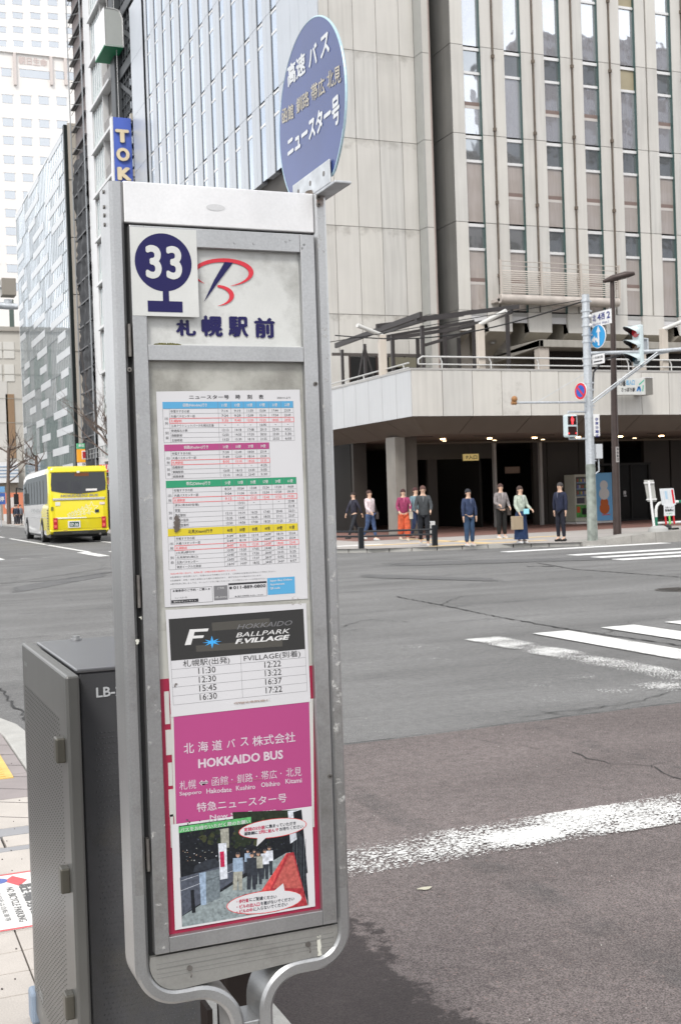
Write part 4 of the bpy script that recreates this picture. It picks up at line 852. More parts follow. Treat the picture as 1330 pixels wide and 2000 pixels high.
for i in range(nbay):
    x0 = W0+i*pitch
    for j in range(1, 6):
        z0, z1 = FL[j], FL[j+1]
        window_t(x0, j, z0, z1, i == 4 and j in (4, 3))
        if i == 0: panel(23.62, z0, x0, z1, YT, name='wall_panel', d=.2)
        xm = x0+.80+.575
        panel(x0+.80, z0, xm-.03, z1, YT, d=.2); panel(xm+.03, z0, x0+pitch, z1, YT, d=.2)
    q = MB(); q.box(x0+.79, YT+.005, 9.2, x0+.803, YT+.19, 27.6); q.build('window_jamb', flat('jamb_green', (.045, .085, .080), .4), ST)
    if i != 4:
        xm = x0+.80+.575; q = MB(); q.tube([(xm, YT-.05, 9.3 if i > 3 else 10.3), (xm, YT-.05, 27.6)], .035, 8)
        for z in [10.7+k*3.06 for k in range(6)]: q.box(xm-.075, YT-.10, z-.07, xm+.05, YT+.0, z+.07)
        q.build('downpipe', mat('rust_brown_pipe', (.11, .085, .065), .6, var=.25, scale=5), ST)
# pier feet: boxed ends with round lamps on their undersides, tapered back
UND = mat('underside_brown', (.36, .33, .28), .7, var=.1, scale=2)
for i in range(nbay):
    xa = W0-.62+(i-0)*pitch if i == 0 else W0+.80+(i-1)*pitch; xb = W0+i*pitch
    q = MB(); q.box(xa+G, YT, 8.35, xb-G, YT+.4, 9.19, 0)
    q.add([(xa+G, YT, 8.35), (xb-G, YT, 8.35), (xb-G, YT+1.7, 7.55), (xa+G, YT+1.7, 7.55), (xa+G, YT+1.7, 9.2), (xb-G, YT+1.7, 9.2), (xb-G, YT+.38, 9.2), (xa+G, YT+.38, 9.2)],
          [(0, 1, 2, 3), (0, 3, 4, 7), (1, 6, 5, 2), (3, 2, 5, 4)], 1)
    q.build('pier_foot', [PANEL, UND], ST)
    c = V(((xa+xb)/2, YT+.75, 7.985)); sl = V((0, 1.7, -.8)).normalized(); q = MB()
    q.disc(c-V((0, 0, .01)), (1,0,0), sl, .20, .02, 20, 0, None); q.build('round_lamp_ring', flat('lamp_ring', (.30, .28, .25), .4, metal=.4), ST)
    q = MB(); q.ball(c-V((0, .02, .03)), .10, 12, 0, (1, 1, .6)); q.build('round_lamp_lens', flat('lens_grey', (.35, .35, .34), .15), ST, smooth=True)
    q = MB(); q.box(xb+G, YT+.1, 9.02, xb+.80-G, YT+1.6, 9.18, 0); q.box(xb+G, YT+.12, 8.75, xb+.8-G, YT+.2, 9.02, 1); q.build('window_sill', [flat('sill_grey', (.34, .34, .335)), flat('sill_white', (.55, .55, .56))], ST)
q = MB(); q.box(23.9, YT+1.75, 5.5, 60, YT+1.9, 9.2); q.build('set_back_wall', mat('set_back_cladding', (.46, .42, .37), .6, var=.05, scale=.6), ST)
q = MB(); q.box(XA+.1, YC-.06, 7.46, 44.6, YC-.0, 7.58); q.build('dark_cornice', flat('cornice_dark', (.09, .08, .075)), ST)
# dark glazed ground of the terrace level
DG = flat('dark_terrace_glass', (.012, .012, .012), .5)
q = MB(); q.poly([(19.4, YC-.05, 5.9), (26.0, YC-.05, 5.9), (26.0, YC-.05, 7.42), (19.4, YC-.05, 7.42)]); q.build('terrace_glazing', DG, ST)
q = MB(); q.box(21.2, YC-.12, 7.0, 24.6, YC-.06, 7.42); q.build('terrace_blind', mat('olive_blind', (.16, .15, .11), .7), ST)
for x in (19.35, 20.6, 21.9, 23.2, 24.5):
    q = MB(); q.box(x, YC-.1, 5.9, x+.07, YC-.03, 7.45); q.build('terrace_mullion', BROWN, ST)
q = MB(); q.box(16.6+1.95, YC-.08, 5.8, 19.35, YC-.02, 7.45); q.build('wall_panel', PANEL, ST)
# service balcony with louvres
q = MB(); q.tube([(25.15, YT-.75, 9.60), (31.0, YT-.75, 9.60)], .19, 12); q.box(25.15, YT-.75, 9.5, 31.0, YT, 9.62); q.build('balcony_edge', mat('balcony_tube', (.42, .38, .345), .5, var=.15, scale=3), ST, smooth=True)
LV = flat('louvre_beige', (.46, .42, .38), .5)
for k in range(3):
    xa = 25.2+k*1.95
    for j in range(11):
        z = 9.86+j*.088; q = MB(); q.add([(xa+.05, YT-.84, z), (xa+1.88, YT-.84, z), (xa+1.88, YT-.79, z+.04), (xa+.05, YT-.79, z+.04), (xa+.05, YT-.84, z-.014), (xa+1.88, YT-.84, z-.014), (xa+1.88, YT-.79, z+.026), (xa+.05, YT-.79, z+.026)], [(0, 1, 2, 3), (4, 7, 6, 5), (0, 4, 5, 1), (1, 5, 6, 2), (2, 6, 7, 3), (3, 7, 4, 0)]); q.build('balcony_louvre', LV, ST)
    for z in (10.95, 11.15): q = MB(); q.tube([(xa+.03, YT-.81, z), (xa+1.9, YT-.81, z)], .016, 6); q.build('balcony_rail', LV, ST)
for k in range(4):
    q = MB(); q.box(25.16+k*1.95, YT-.86, 9.7, 25.24+k*1.95, YT-.78, 11.2); q.build('balcony_post', LV, ST)
JS = stain_mat('joint_grime', (.24, .215, .185), .50, 2.5, .25, .28)
for za in (9.2, 12.88, 16.56, 20.24):
    patch('joint_grime', [(18.6, YC-.012, za-.75), (23.2, YC-.012, za-.75), (23.2, YC-.012, za-.01), (18.6, YC-.012, za-.01)], JS, 24, 6, lambda u, v: -.25+.38*v+.06*math.sin(u*40), ST)
for xa, xb, k in ((19.5, 23.5, .12), (26, 30, .0), (30.5, 36, .0)):
    patch('water_stain', [(xa, 36.47, 4.3), (xb, 36.47, 4.3), (xb, 36.47, 5.8), (xa, 36.47, 5.8)], JS, 16, 6, lambda u, v, k=k: -.16+k-.5*abs(u-.5)+.1*(1-v), ST)
# --- long facade along the left street
for za, zb in zip(FZs[3:8], FZs[4:9]):
    for k in range(4): panelx(YC+.06+k*1.09, za, YC+.06+(k+1)*1.09, zb, XA)
    panelx(75.8, za, 79.9, zb, XA)
SKYG = glass('sky_tinted_glass', (.30, .38, .52), .03, .50, tint=.85)  # blue base colour stands in for the reflected sky
pitY = 1.957; Y0 = 50.42+.55
protoA = None
for k in range(13):
    ya = Y0+k*pitY; yb = ya+.82           # window from ya to yb, pier beyond
    for za, zb in zip(FZs[3:8], FZs[4:9]):
        q = MB(); q.poly([(XA+.04, yb, za+.06), (XA+.04, ya, za+.06), (XA+.04, ya, zb-.06), (XA+.04, yb, zb-.06)]); w_ = q.build('window', SKYG, ST)
        for z_ in (zb-.16, zb-1.13): q = MB(); q.box(XA+.02, ya, z_, XA+.038, yb, z_+.11); q.build('white_bar', WMETAL, w_)
        panelx(yb, za, yb+.57, zb, XA, d=.3); panelx(yb+.57, za, ya+pitY, zb, XA, d=.3)
    q = MB(); q.box(XA+.003, yb-.05, 16.6, XA+.036, yb+.004, 35); q.build('window_jamb', flat('jamb_grey', (.11, .115, .12), .4), ST)
for za, zb in zip(FZs[3:8], FZs[4:9]): panelx(50.30, za, Y0, zb, XA, d=.3)
# --- canopy: fascia panels, bevelled soffit, ceiling
CX, CY = 17.70, 36.5
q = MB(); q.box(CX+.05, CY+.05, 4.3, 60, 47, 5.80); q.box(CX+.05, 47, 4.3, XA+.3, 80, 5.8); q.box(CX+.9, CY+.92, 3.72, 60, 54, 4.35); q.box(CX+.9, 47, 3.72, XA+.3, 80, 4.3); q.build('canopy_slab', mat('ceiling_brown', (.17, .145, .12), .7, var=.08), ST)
x = CX
i = 0
while x < 50:
    w_ = 1.165 if i < 7 else 1.23; q = MB(); q.box(x+.012, CY-.006*(i % 3 == 1), 4.26, x+w_-.012, CY+.05, 5.83); q.build('fascia_panel', rp.choice(PV), ST); x += w_; i += 1
y = CY+.05
for i in range(30):
    q = MB(); q.box(CX, y+.012, 4.26, CX+.05, y+1.2-.012, 5.83); q.build('fascia_panel', mat('skylit_side_fascia', (.50, .51, .52), .4, .15, var=.04, scale=.5, streak=.05) if i == 0 else SF, ST); SF = bpy.data.materials['skylit_side_fascia']; y += 1.2  # side panels bluer than the front ones: skylight put into their colour
q = MB(); q.box(CX-.02, CY-.02, 5.832, 60, CY+.25, 5.90); q.box(CX-.02, CY+.25, 5.832, CX+.25, 72, 5.90); q.build('coping', mat('coping_metal', (.40, .39, .375), .5, .2, var=.06), ST)
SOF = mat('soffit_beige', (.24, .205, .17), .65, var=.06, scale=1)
x = CX; pr_ = None; step = 2.33
i = 0
while x < 50:
    xb = x+step; a0 = x+(.92 if i == 0 else -.12*0); q = MB()
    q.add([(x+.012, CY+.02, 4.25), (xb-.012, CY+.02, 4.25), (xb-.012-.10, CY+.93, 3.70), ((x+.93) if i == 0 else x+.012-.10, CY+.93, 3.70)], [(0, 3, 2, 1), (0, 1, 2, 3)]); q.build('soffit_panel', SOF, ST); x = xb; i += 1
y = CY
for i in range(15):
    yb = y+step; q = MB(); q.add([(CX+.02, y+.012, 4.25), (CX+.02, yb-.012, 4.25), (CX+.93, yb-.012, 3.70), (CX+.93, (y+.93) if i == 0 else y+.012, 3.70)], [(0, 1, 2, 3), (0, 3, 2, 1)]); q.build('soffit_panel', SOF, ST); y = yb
q = MB(); q.box(CX+.0, CY+.93, 3.695, CX+.01, CY+.94, 3.7); 
LAMPE = mat('lit_lamp', (1, .62, .30), .4, emit=14)
for k in range(9):
    x = 19.1+k*2.05; q = MB(); q.box(x, 41.1, 3.68, x+.15, 41.22, 3.715); q.build('ceiling_lamp', LAMPE, ST)
for k in range(6):
    x = 18.9+k*2.6; q = MB(); q.box(x, 39.2, 3.69, x+.9, 39.22, 3.712, 0); q.build('ceiling_slot', JOINT, ST)
# columns and dark ground floor
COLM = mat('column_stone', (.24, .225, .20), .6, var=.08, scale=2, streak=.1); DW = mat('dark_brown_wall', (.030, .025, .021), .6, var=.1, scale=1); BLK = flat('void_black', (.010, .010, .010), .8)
q = MB(); q.box(18.40, 39.5, FZ, 18.80, 40.3, 3.72); q.build('column', COLM, ST); q = MB(); q.box(18.803, 39.75, FZ, 19.40, 40.5, 3.72); q.build('column', mat('shaded_column_face', (.10, .085, .07), .6), ST)  # one column: pale box for its lit side, dark box for its shaded face
q = MB(); q.box(27.6, 40.5, FZ, 28.3, 41.4, 3.72); 
for x in (16.9, 17.25): q2 = MB(); q2.tube([(x+.9, 45.2, FZ), (x+.9, 45.2, 3.75)], .08, 8); q2.build('pale_pipe', flat('pale_pipe_paint', (.50, .46, .40)), ST)
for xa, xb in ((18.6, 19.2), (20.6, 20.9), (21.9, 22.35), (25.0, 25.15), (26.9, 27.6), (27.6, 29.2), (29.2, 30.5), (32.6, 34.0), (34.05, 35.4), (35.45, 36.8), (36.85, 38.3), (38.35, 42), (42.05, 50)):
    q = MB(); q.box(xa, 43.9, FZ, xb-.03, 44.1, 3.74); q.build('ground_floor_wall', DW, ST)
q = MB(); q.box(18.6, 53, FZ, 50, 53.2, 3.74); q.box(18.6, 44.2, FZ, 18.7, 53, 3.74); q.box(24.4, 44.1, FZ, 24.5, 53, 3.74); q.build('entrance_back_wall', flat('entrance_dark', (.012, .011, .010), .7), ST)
q = MB(); q.box(21.0, 43.86, 3.0, 25.0, 43.95, 3.74); q.build('entrance_lintel', mat('lintel_brown', (.05, .044, .036), .6), ST)
for x in (24.6, 26.8):
    q = MB(); q.box(x, 43.2, FZ, x+.12, 43.35, 3.72); q.build('slim_column', flat('slim_column_paint', (.30, .29, .28)), ST)
q = MB(); q.box(18.6, 49.99, FZ+.006, 27, 50.0, 3.72); 
q = MB(); q.ball((22.9, 48, 3.3), .10, 10, 0, (1.4, 1, .7)); q.build('entrance_lamp', mat('lit_white_lamp', (1, .95, .75), .4, emit=10), ST)
ES = empty('entrance_sign', (23.4, 43, 2.85), 'small yellowish hanging sign with dark lettering inside the dark entrance', 'sign')
q = MB(); q.box(23.10, 43.0, 2.90, 23.78, 43.1, 3.17, 0); q.text('P入口', rect_fn((0, 42.99, 0), (1, 0, 0), (0, 0, 1)), 23.2, 2.95, 23.7, 3.12, 1, .02); q.build('sign_box', [mat('dim_lit_sign', (.55, .42, .16), .5, emit=.35), INK], ES)
q = MB(); q.tube([(23.44, 43.05, 3.17), (23.44, 43.05, 3.72)], .02, 6); q.build('hanger', BROWN, ES)
q = MB(); q.box(20.5+5.0, 43.84, 2.35, 26.2, 43.89, 2.62); o = q.build('wall_notice', flat('brown_notice', (.17, .12, .09))); tag(o, 'small brown notice plate high on the dark wall behind the waiting couple', 'notice')
# glass door lobby with black frame at the right
LB = empty('glass_lobby', (31.5, 43.6, FZ), 'black framed glass door lobby to the right of the vending machine', 'door lobby')
q = MB(); q.box(30.55, 43.4, FZ, 30.65, 43.9, 2.62); q.box(32.45, 43.4, FZ, 32.55, 43.9, 2.62); q.box(29.95, 43.35, 2.56, 32.55, 43.9, 2.66); q.box(30.55, 43.4, FZ, 32.55, 43.5, .2); q.box(31.5, 43.4, .2, 31.56, 43.46, 2.56); q.build('frame', flat('black_frame', (.02, .02, .02), .4, metal=.3), LB)
q = MB(); q.poly([(30.65, 43.46, .2), (32.45, 43.46, .2), (32.45, 43.46, 2.56), (30.65, 43.46, 2.56)]); q.build('pane', flat('lobby_glass', (.010, .010, .010), .3, spec=.2), LB)
q = MB(); q.box(31.12, 43.42, 1.28, 31.24, 43.45, 1.44); q.box(31.12, 43.42, 1.20, 31.27, 43.45, 1.24); q.build('door_sticker', PAPER, LB)
# terrace railing
RAIL = empty('terrace_railing', (24, 36.8, 5.9), 'pale steel tube railing with curved posts along the top of the canopy', 'railing')
q = MB()
HR = flat('galvanised_rail', (.56, .56, .55), .4, metal=.3)
q.tube([(18.1, 36.75, 6.07), (18.1, 36.75, 6.22), (18.25, 36.75, 6.32), (60, 36.75, 6.32)], .030, 8); q.build('top_rail', HR, RAIL, smooth=True)
q = MB(); q.tube([(18.1, 36.75, 6.06), (60, 36.75, 6.06)], .024, 8); q.build('lower_rail', HR, RAIL)
for k in range(20):
    x = 19.0+k*1.93; q = MB(); q.tube([(x, 36.75, 5.9), (x, 36.75, 6.15), (x-.08, 36.75, 6.32)], .024, 6); q.build('rail_post', HR, RAIL)
for z, r_ in ((6.15, .028), (5.99, .022)):
    q = MB(); q.tube([(17.95, 37.2, z), (17.95, 44.8, z-.02)], r_, 8); q.build('side_rail', HR, RAIL)
for k in range(5):
    y = 37.6+k*1.75; q = MB(); q.tube([(17.95, y, 5.9), (17.95, y, 6.08), (17.95, y+.1, 6.15)], .022, 6); q.build('rail_post', HR, RAIL)
# pergola of dark steel sections on the terrace
PG = empty('terrace_pergola', (20, 40, 5.8), 'dark brown steel pergola frame standing on the corner terrace', 'pergola')
PGM = mat('pergola_paint', (.040, .035, .035), .5, .2, var=.1)
def beam(a, b, w_=.09, h_=.16, name='beam', par=PG, m=PGM):
    a = V(a); b = V(b); t = (b-a).normalized(); n = V((t.y, -t.x, 0)).normalized()*w_/2 if abs(t.z) < .9 else V((w_/2, 0, 0)); u = V((0, 0, h_)) if abs(t.z) < .9 else V((0, h_, 0))
    q = MB(); q.prism([a-n, a+n, a+n+u, a-n+u], b-a); return q.build(name, m, par)
def post(x, y, z1, w_=.12, z0=5.8): q = MB(); q.box(x-w_/2, y-w_/2, z0, x+w_/2, y+w_/2, z1); q.build('post', PGM, PG)
cor = {'a': at_x(672, 686, 18.2), 'b': at_y(822, 636, 38.3), 'c': at_y(1002, 610, 39.6)}
pa, pb, pc = cor['a'], cor['b'], cor['c']
pb2 = V((pb.x+.2, 38.3, pb.z)); 
beam(at_x(656, 680, 18.3), at_x(822, 620, 18.9), .10, .2); beam(at_y(812, 628, 38.3), at_y(1012, 603, 39.6), .10, .16)
beam(at_y(735, 640, 41), at_y(905, 618, 42.5), .08, .14); beam(at_y(745, 668, 43), at_y(925, 640, 42), .08, .14); beam(at_y(755, 660, 43.5), at_y(925, 630, 44), .08, .12)
beam(at_x(740, 655, 19.3), at_y(830, 628, 38.5), .08, .14); beam(at_y(925, 640, 42), at_y(1000, 612, 39.6), .08, .14); beam(at_y(866, 652, 43), at_y(940, 632, 41), .08, .12); beam(at_y(830, 677, 44), at_y(935, 645, 42), .07, .12)
for px, py, Y in ((668, 683, 44.0), (712, 672, 42.0), (766, 655, 40.3), (824, 636, 38.4), (868, 650, 42), (895, 660, 43), (924, 628, 42), (990, 616, 39.6), (815, 660, 44)):
    p = at_y(px, py, Y); post(p.x, Y, p.z, .12 if py < 665 else .10)
p = at_y(712, 675, 42.); beam((p.x-.35, 42, 5.85), (p.x, 42, p.z), .05, .05, 'brace'); beam((p.x+.45, 42, 5.85), (p.x, 42, p.z), .05, .05, 'brace')
# roof canopy (penthouse) on the terrace
PH = empty('terrace_shelter', (29, 42, 5.8), 'low concrete roofed shelter with barred openings on the terrace behind the railing', 'shelter')
SHM = mat('shelter_concrete', (.30, .285, .255), .75, var=.12, scale=2, streak=.12)
q = MB(); q.box(26.15, 41.9, 7.44, 34.5, 45.7, 7.74); q.prism([(26.15, 41.9, 7.44), (26.15, 41.9, 7.74), (26.15, 45.7, 7.5), (26.15, 45.7, 7.2)], (.2, 0, 0)); q.build('roof_slab', SHM, PH, bevel=.02)
for x in (26.2, 31.0): q = MB(); q.box(x, 42, 5.8, x+.45, 42.4, 7.44); q.build('pillar', mat('pillar_pale', (.42, .38, .34), .7, var=.1, scale=2), PH)
q = MB(); q.box(26.7, 43.2, 5.8, 31, 43.3, 7.44); q.box(31.45, 43.2, 5.8, 34.4, 43.3, 7.44); q.build('dark_back', flat('shelter_dark', (.02, .018, .018)), PH)
q = MB()
for k in range(44): q.box(26.85+k*.094, 42.9, 5.9, 26.87+k*.094, 42.92, 7.42)
q.build('bars', BROWN, PH, kind='stuff')
# terrace lamps: post with a bar head
def terrace_lamp(bx, by, zt, d, label):
    t = empty('terrace_lamp', (bx, by, 5.9), label, 'lamp post', 'bar headed lamp posts along the terrace edge')
    m = mat('cream_lamp_paint', (.52, .47, .41), .5, var=.06) if 'cream_lamp_paint' not in bpy.data.materials else bpy.data.materials['cream_lamp_paint']
    q = MB(); q.box(bx-.13, by-.1, 5.86, bx+.13, by+.1, zt-.05); q.build('post', m, t, bevel=.01)
    q = MB(); q.tube([(bx-.0, by, zt-.06), (bx+d[0], by+d[1], zt+d[2])], .075, 10); q.build('bar_lamp', flat('lamp_pale', (.60, .60, .58), .35), t, smooth=True)
    return t
terrace_lamp(at_x(748, 725, 17.85).x, at_x(748, 725, 17.85).y, at_x(750, 650, 17.85).z, (-1.1, -.35, .22), 'cream lamp post with its bar pointing left at the angled side of the terrace')
terrace_lamp(20.62, 36.9, 7.55, (.55, -.9, .30), 'cream bar headed lamp post in front of the dark pergola')
terrace_lamp(28.45, 36.9, 7.55, (.60, -.9, .26), 'cream bar headed lamp post right of the traffic lights on the terrace edge')
# subway sign box hung on the fascia
SU = empty('subway_sign', (26.4, 36.2, 5.2), 'white boxed subway station sign fixed to the canopy fascia', 'sign')
q = MB(); q.box(25.55, 35.75, 4.93, 26.70, 36.05, 5.52, 0); q.build('sign_face', WHITEP, SU)
q = MB(); q.box(26.702, 35.72, 4.93, 27.0, 36.45, 5.53, 0); q.build('side_box', mat('box_grey', (.24, .23, .21), .4, .4, var=.1), SU); q = MB(); q.box(26.68, 35.70, 5.532, 27.02, 36.46, 5.56); q.build('lid', WMETAL, SU)
q = MB(); f = rect_fn((25.85, 35.745, 4.93), (1, 0, 0), (0, 0, 1)); q.text('13番', f, -.26, .30, .0, .52, 0, .03)
q.text('出入口', f, .02, .34, .38, .54, 3, .03); q.text('さっぽろ駅', f, -.20, .10, .40, .26, 0, .03)
q.poly([f(.44, .12), f(.52, .12), f(.60, .26), f(.53, .30)], 1); q.poly([f(.56, .38), f(.80, .56), f(.80, .50), f(.58, .33)], 2); q.poly([f(.52, .30), f(.62, .30), f(.66, .14), f(.60, .10)], 1); q.poly([f(.70, .12), f(.74, .12), f(.78, .34), f(.73, .34)], 2)
q.build('sign_print', [INK, flat('subway_blue', (.06, .20, .45)), flat('subway_green', (.10, .42, .30)), CYAN], SU)

# ================================================================== LEFT STREET BUILDINGS
# white office building with green strip windows (B), scaffolded building (S), glass block (G)
OB = empty('office_building', (20, 88, .12), 'white office block with green tinted ribbon windows and grey balconies left of the department store', 'building')
WCL = mat('white_cladding', (.62, .62, .62), .4, .1, var=.04, scale=.4, streak=.05); GRN = glass('green_tinted_glass', (.05, .11, .10), .04, .35, (.20, .30, .28), 1.2)
DKF = flat('dark_frame', (.06, .065, .07), .5, metal=.3)
q = MB(); q.box(XA+.45, 80.1, 0, 34, 96.05, 62); q.build('core', flat('office_core', (.16, .155, .15), .9), OB)
q = MB(); q.box(XA-.02, 93.6, 0, XA+.5, 96.1, 62); q.build('end_wall', WCL, OB)
fl = [5+3.42*k for k in range(15)]
GRY = mat('balcony_grey', (.22, .21, .205), .6, var=.06)
for k, z in enumerate(fl[:-1]):
    q = MB(); q.poly([(XA+.1, 93.5, z+.9), (XA+.1, 89.6, z+.9), (XA+.1, 89.6, z+3.1), (XA+.1, 93.5, z+3.1)], 0); w_ = q.build('window', GRN, OB)
    q = MB()
    for j in range(6): q.box(XA+.03, 89.6+j*.76, z+.15, XA+.09, 89.67+j*.76, z+3.1)
    q.build('window_frame', WMETAL, w_)
    q = MB(); q.box(XA+.04, 89.6, z+.15, XA+.4, 93.5, z+.88); q.build('spandrel', flat('spandrel_green', (.34, .40, .385), .3), OB)
    q = MB(); q.box(XA-.22, 86.2, z-.10, XA+.40, 93.6, z+.10); q.build('floor_ledge', WCL, OB)
    q = MB(); q.box(XA+.05, 86.2, z+.12, XA+.15, 89.5, z+1.2); q.build('balcony_front', GRY, OB)
for y in (86.15, 89.52):
    q = MB(); q.box(XA-.02, y, 4, XA+.42, y+.14, 60); q.build('pilaster', WCL, OB)
q = MB(); q.box(XA-.10, 84.6, 3, XA+.44, 86.0, 62); q.build('dark_pier', DKF, OB)
q = MB(); q.poly([(XA+.40, 84.6, 3), (XA+.40, 80.1, 3), (XA+.40, 80.1, 60), (XA+.40, 84.6, 60)]); q.build('stair_glazing', glass('stair_glass', (.02, .022, .026), .05, .2), OB)
q = MB()
for k in range(70): q.box(XA+.30, 80.2, 4+k*.8, XA+.38, 84.6, 4.05+k*.8)
for k in range(6): q.box(XA+.29, 80.3+k*.85, 3, XA+.37, 80.36+k*.85, 60)
q.build('stair_mullions', DKF, OB, kind='stuff')
q = MB()
for k in range(14): z = 5+k*4.0; q.prism([(XA+.25, 80.2, z), (XA+.25, 80.2, z+.35), (XA+.25, 84.5, z+2.6), (XA+.25, 84.5, z+2.25)], (.04, 0, 0)); q.box(XA+.2, 80.2, z+2.7, XA+.3, 84.6, z+3.4)
q.build('stair_flights', DKF, OB, kind='stuff')
# window cleaners' cradle
GD = empty('hanging_cradle', (17.9, 83.5, 33), 'white box cradle with a green underside hanging on wires from the office block', 'cradle')
c = {k: at_x(*v, 17.55) for k, v in dict(a=(187, 85), b=(190, 128), c=(208, 90), d=(206, 50)).items()}
y0, y1 = c['d'].y, c['b'].y; zt_, zb_ = 36.15, 33.55
q = MB(); q.box(17.45, y0, zb_+.06, 17.50, y1, zt_); q.build('side_panel', flat('cradle_white', (.80, .80, .82), .35), GD)
q = MB(); q.prism([(17.5, y0, zb_+.06), (18.75, y0, zb_+.06), (18.75, y0, zt_-.6), (18.55, y0, zt_-.1), (18.2, y0, zt_), (17.5, y0, zt_)], (0, .06, 0)); q.build('end_panel', flat('cradle_mesh', (.36, .38, .37), .5), GD)
q = MB(); q.tube([(17.5, y0-.02, zb_), (18.78, y0-.02, zb_), (18.78, y0-.02, zt_-.6), (18.55, y0-.02, zt_-.08), (18.2, y0-.02, zt_+.02), (17.5, y0-.02, zt_+.02), (17.5, y0-.02, zb_)], .035, 6); q.build('edge_frame', WMETAL, GD)
q = MB(); q.box(17.45, y0, zb_-.05, 18.78, y1, zb_+.06); q.build('green_floor', flat('cradle_green', (.02, .22, .10), .5), GD)
q = MB(); q.tube([(18.3, y0+.5, zt_), (18.3, y0+.5, 60)], .02, 5); q.tube([(18.4, y0+.5, 5), (18.4, y0+.5, zb_)], .02, 5); q.tube([(18.3, y1-.5, zt_-.1), (18.3, y1-.5, 60)], .02, 5); q.build('wires', WMETAL, GD, kind='stuff')
# TOK sign
TS = empty('vertical_shop_sign', (17.8, 80, 14), 'tall blue projecting sign with cream raised letters TOK on the department store side', 'sign')
a = at_y(219, 228, 80.5); b = at_y(256, 228, 80.5); Zt = a.z
q = MB(); q.box(a.x+.05, 80.5, 14, b.x, 80.95, Zt); q.build('blue_box', flat('tok_blue', (.085, .14, .50), .4), TS)
q = MB(); q.box(a.x-.05, 80.45, 14, a.x+.05, 80.98, Zt); q.build('white_edge', WMETAL, TS)
LTM = [mat('cream_letters', (.66, .56, .38), .5), flat('letter_side', (.05, .09, .12))]
for i, (ch, y0_, y1_, x0_, x1_) in enumerate((('T', 278, 254, 226, 253), ('O', 314, 291, 228, 254), ('K', 352, 329, 230, 258), ('Y', 390, 367, 231, 260), ('U', 428, 405, 233, 262))):
    p0 = at_y(x0_, y0_, 80.4); p1 = at_y(x1_-1, y1_, 80.4)
    q = MB()
    for d_ in (0, .06, .10): q.text(ch, rect_fn((0, 80.33+d_, 0), (1, 0, 0), (0, 0, 1)), p0.x, p0.z, p1.x, p0.z+(80/2328)*26, 0 if d_ == 0 else 1, .05)
    q.build('raised_letter', LTM, TS)

for z in (27.9, 24.1, 20.6): q = MB(); q.box(b.x, 80.55, z-.22, b.x+.45, 80.85, z+.25); q.build('wall_bracket', flat('bracket_beige', (.45, .42, .36)), TS)
# scaffolded dark building
SC = empty('scaffolded_building', (19, 99, .12), 'narrow building wrapped in dark grey scaffold netting between the office block and the glass block', 'building')
q = MB(); q.box(XA+.5, 96.1, 0, 30, 102.2, 75); q.build('core', flat('scaffold_core', (.055, .052, .05), .9), SC)
NETM = mat('dark_netting', (.022, .023, .026), .7, var=.35, scale=.8, bump=.6, bscale=1.5)
q = MB(); vs = []; nx_, nz_ = 10, 90
for j in range(nz_+1):
    for i in range(nx_+1):
        y = 96.2+5.9*i/nx_; z = 2.5+28*j/nz_; vs.append((XA-.05+.12*math.sin(y*3+z*.9)+.10*rnd.uniform(-1, 1), y, z))
q.add(vs, [(j*(nx_+1)+i, j*(nx_+1)+i+1, (j+1)*(nx_+1)+i+1, (j+1)*(nx_+1)+i) for j in range(nz_) for i in range(nx_)]); q.build('netting', NETM, SC, smooth=2)
for x, y in ((XA-.22, 102.1), (XA-.22, 96.35), (XA+.45, 102.1)): q = MB(); q.box(x-.04, y-.04, 0, x+.04, y+.04, 74); q.build('scaffold_pole', flat('pole_pale', (.34, .36, .38), .4, metal=.4), SC)
for k in range(38):
    z = 3.5+k*1.85; q = MB(); q.box(XA-.15, 96.2, z, XA+.45, 102.1, z+.12); q.build('scaffold_deck', flat('deck_dark', (.05, .05, .055)), SC)
q = MB()
for k in range(24): z = 30+k*1.85; q.tube([(XA-.1, 96.4, z), (XA-.1, 102, z+1.8)], .03, 5); q.tube([(XA-.1, 96.3, z+.9), (XA-.1, 102.1, z+.9)], .025, 5)
q.build('scaffold_braces', flat('brace_grey', (.12, .12, .12), .5, metal=.4), SC, kind='stuff')
q = MB(); q.box(XA+.2, 96.2, 30, XA+.45, 102.1, 74); q.build('bare_wall', mat('bare_wall_pinkish', (.20, .17, .165), .8, var=.2, scale=1), SC)
# glass block
GB = empty('glass_office_building', (25, 120, .12), 'leaning looking glass curtain wall block with staggered pale spandrel bands behind the bus', 'building')
ZT = 34.7; GX = XA
CWG = glass('curtain_wall_glass', (.42, .46, .47), .03, .65, (.62, .65, .66), .35, tint=.95)
q = MB(); q.box(GX+.12, 105.6, 0, 45, 140, ZT); q.build('core', mat('glass_block_side', (.42, .39, .345), .7, var=.04, scale=.5), GB)
nfl = 10; fh = ZT/nfl; rg = random.Random(4)
BAYM = [CWG, glass('bay_reflection_grey', (.36, .40, .42), .03, .50, (.50, .54, .56), .4, tint=.85), glass('bay_reflection_pale', (.28, .32, .33), .03, .40, (.50, .53, .54), .4, tint=.7), glass('bay_reflection_green', (.10, .18, .165), .03, .28, (.30, .38, .36), .5, tint=.6), glass('bay_reflection_dark_green', (.03, .085, .075), .03, .15, (.16, .25, .23), .5, tint=.45)]  # bay tints put reflections of the facing buildings into the glass colour
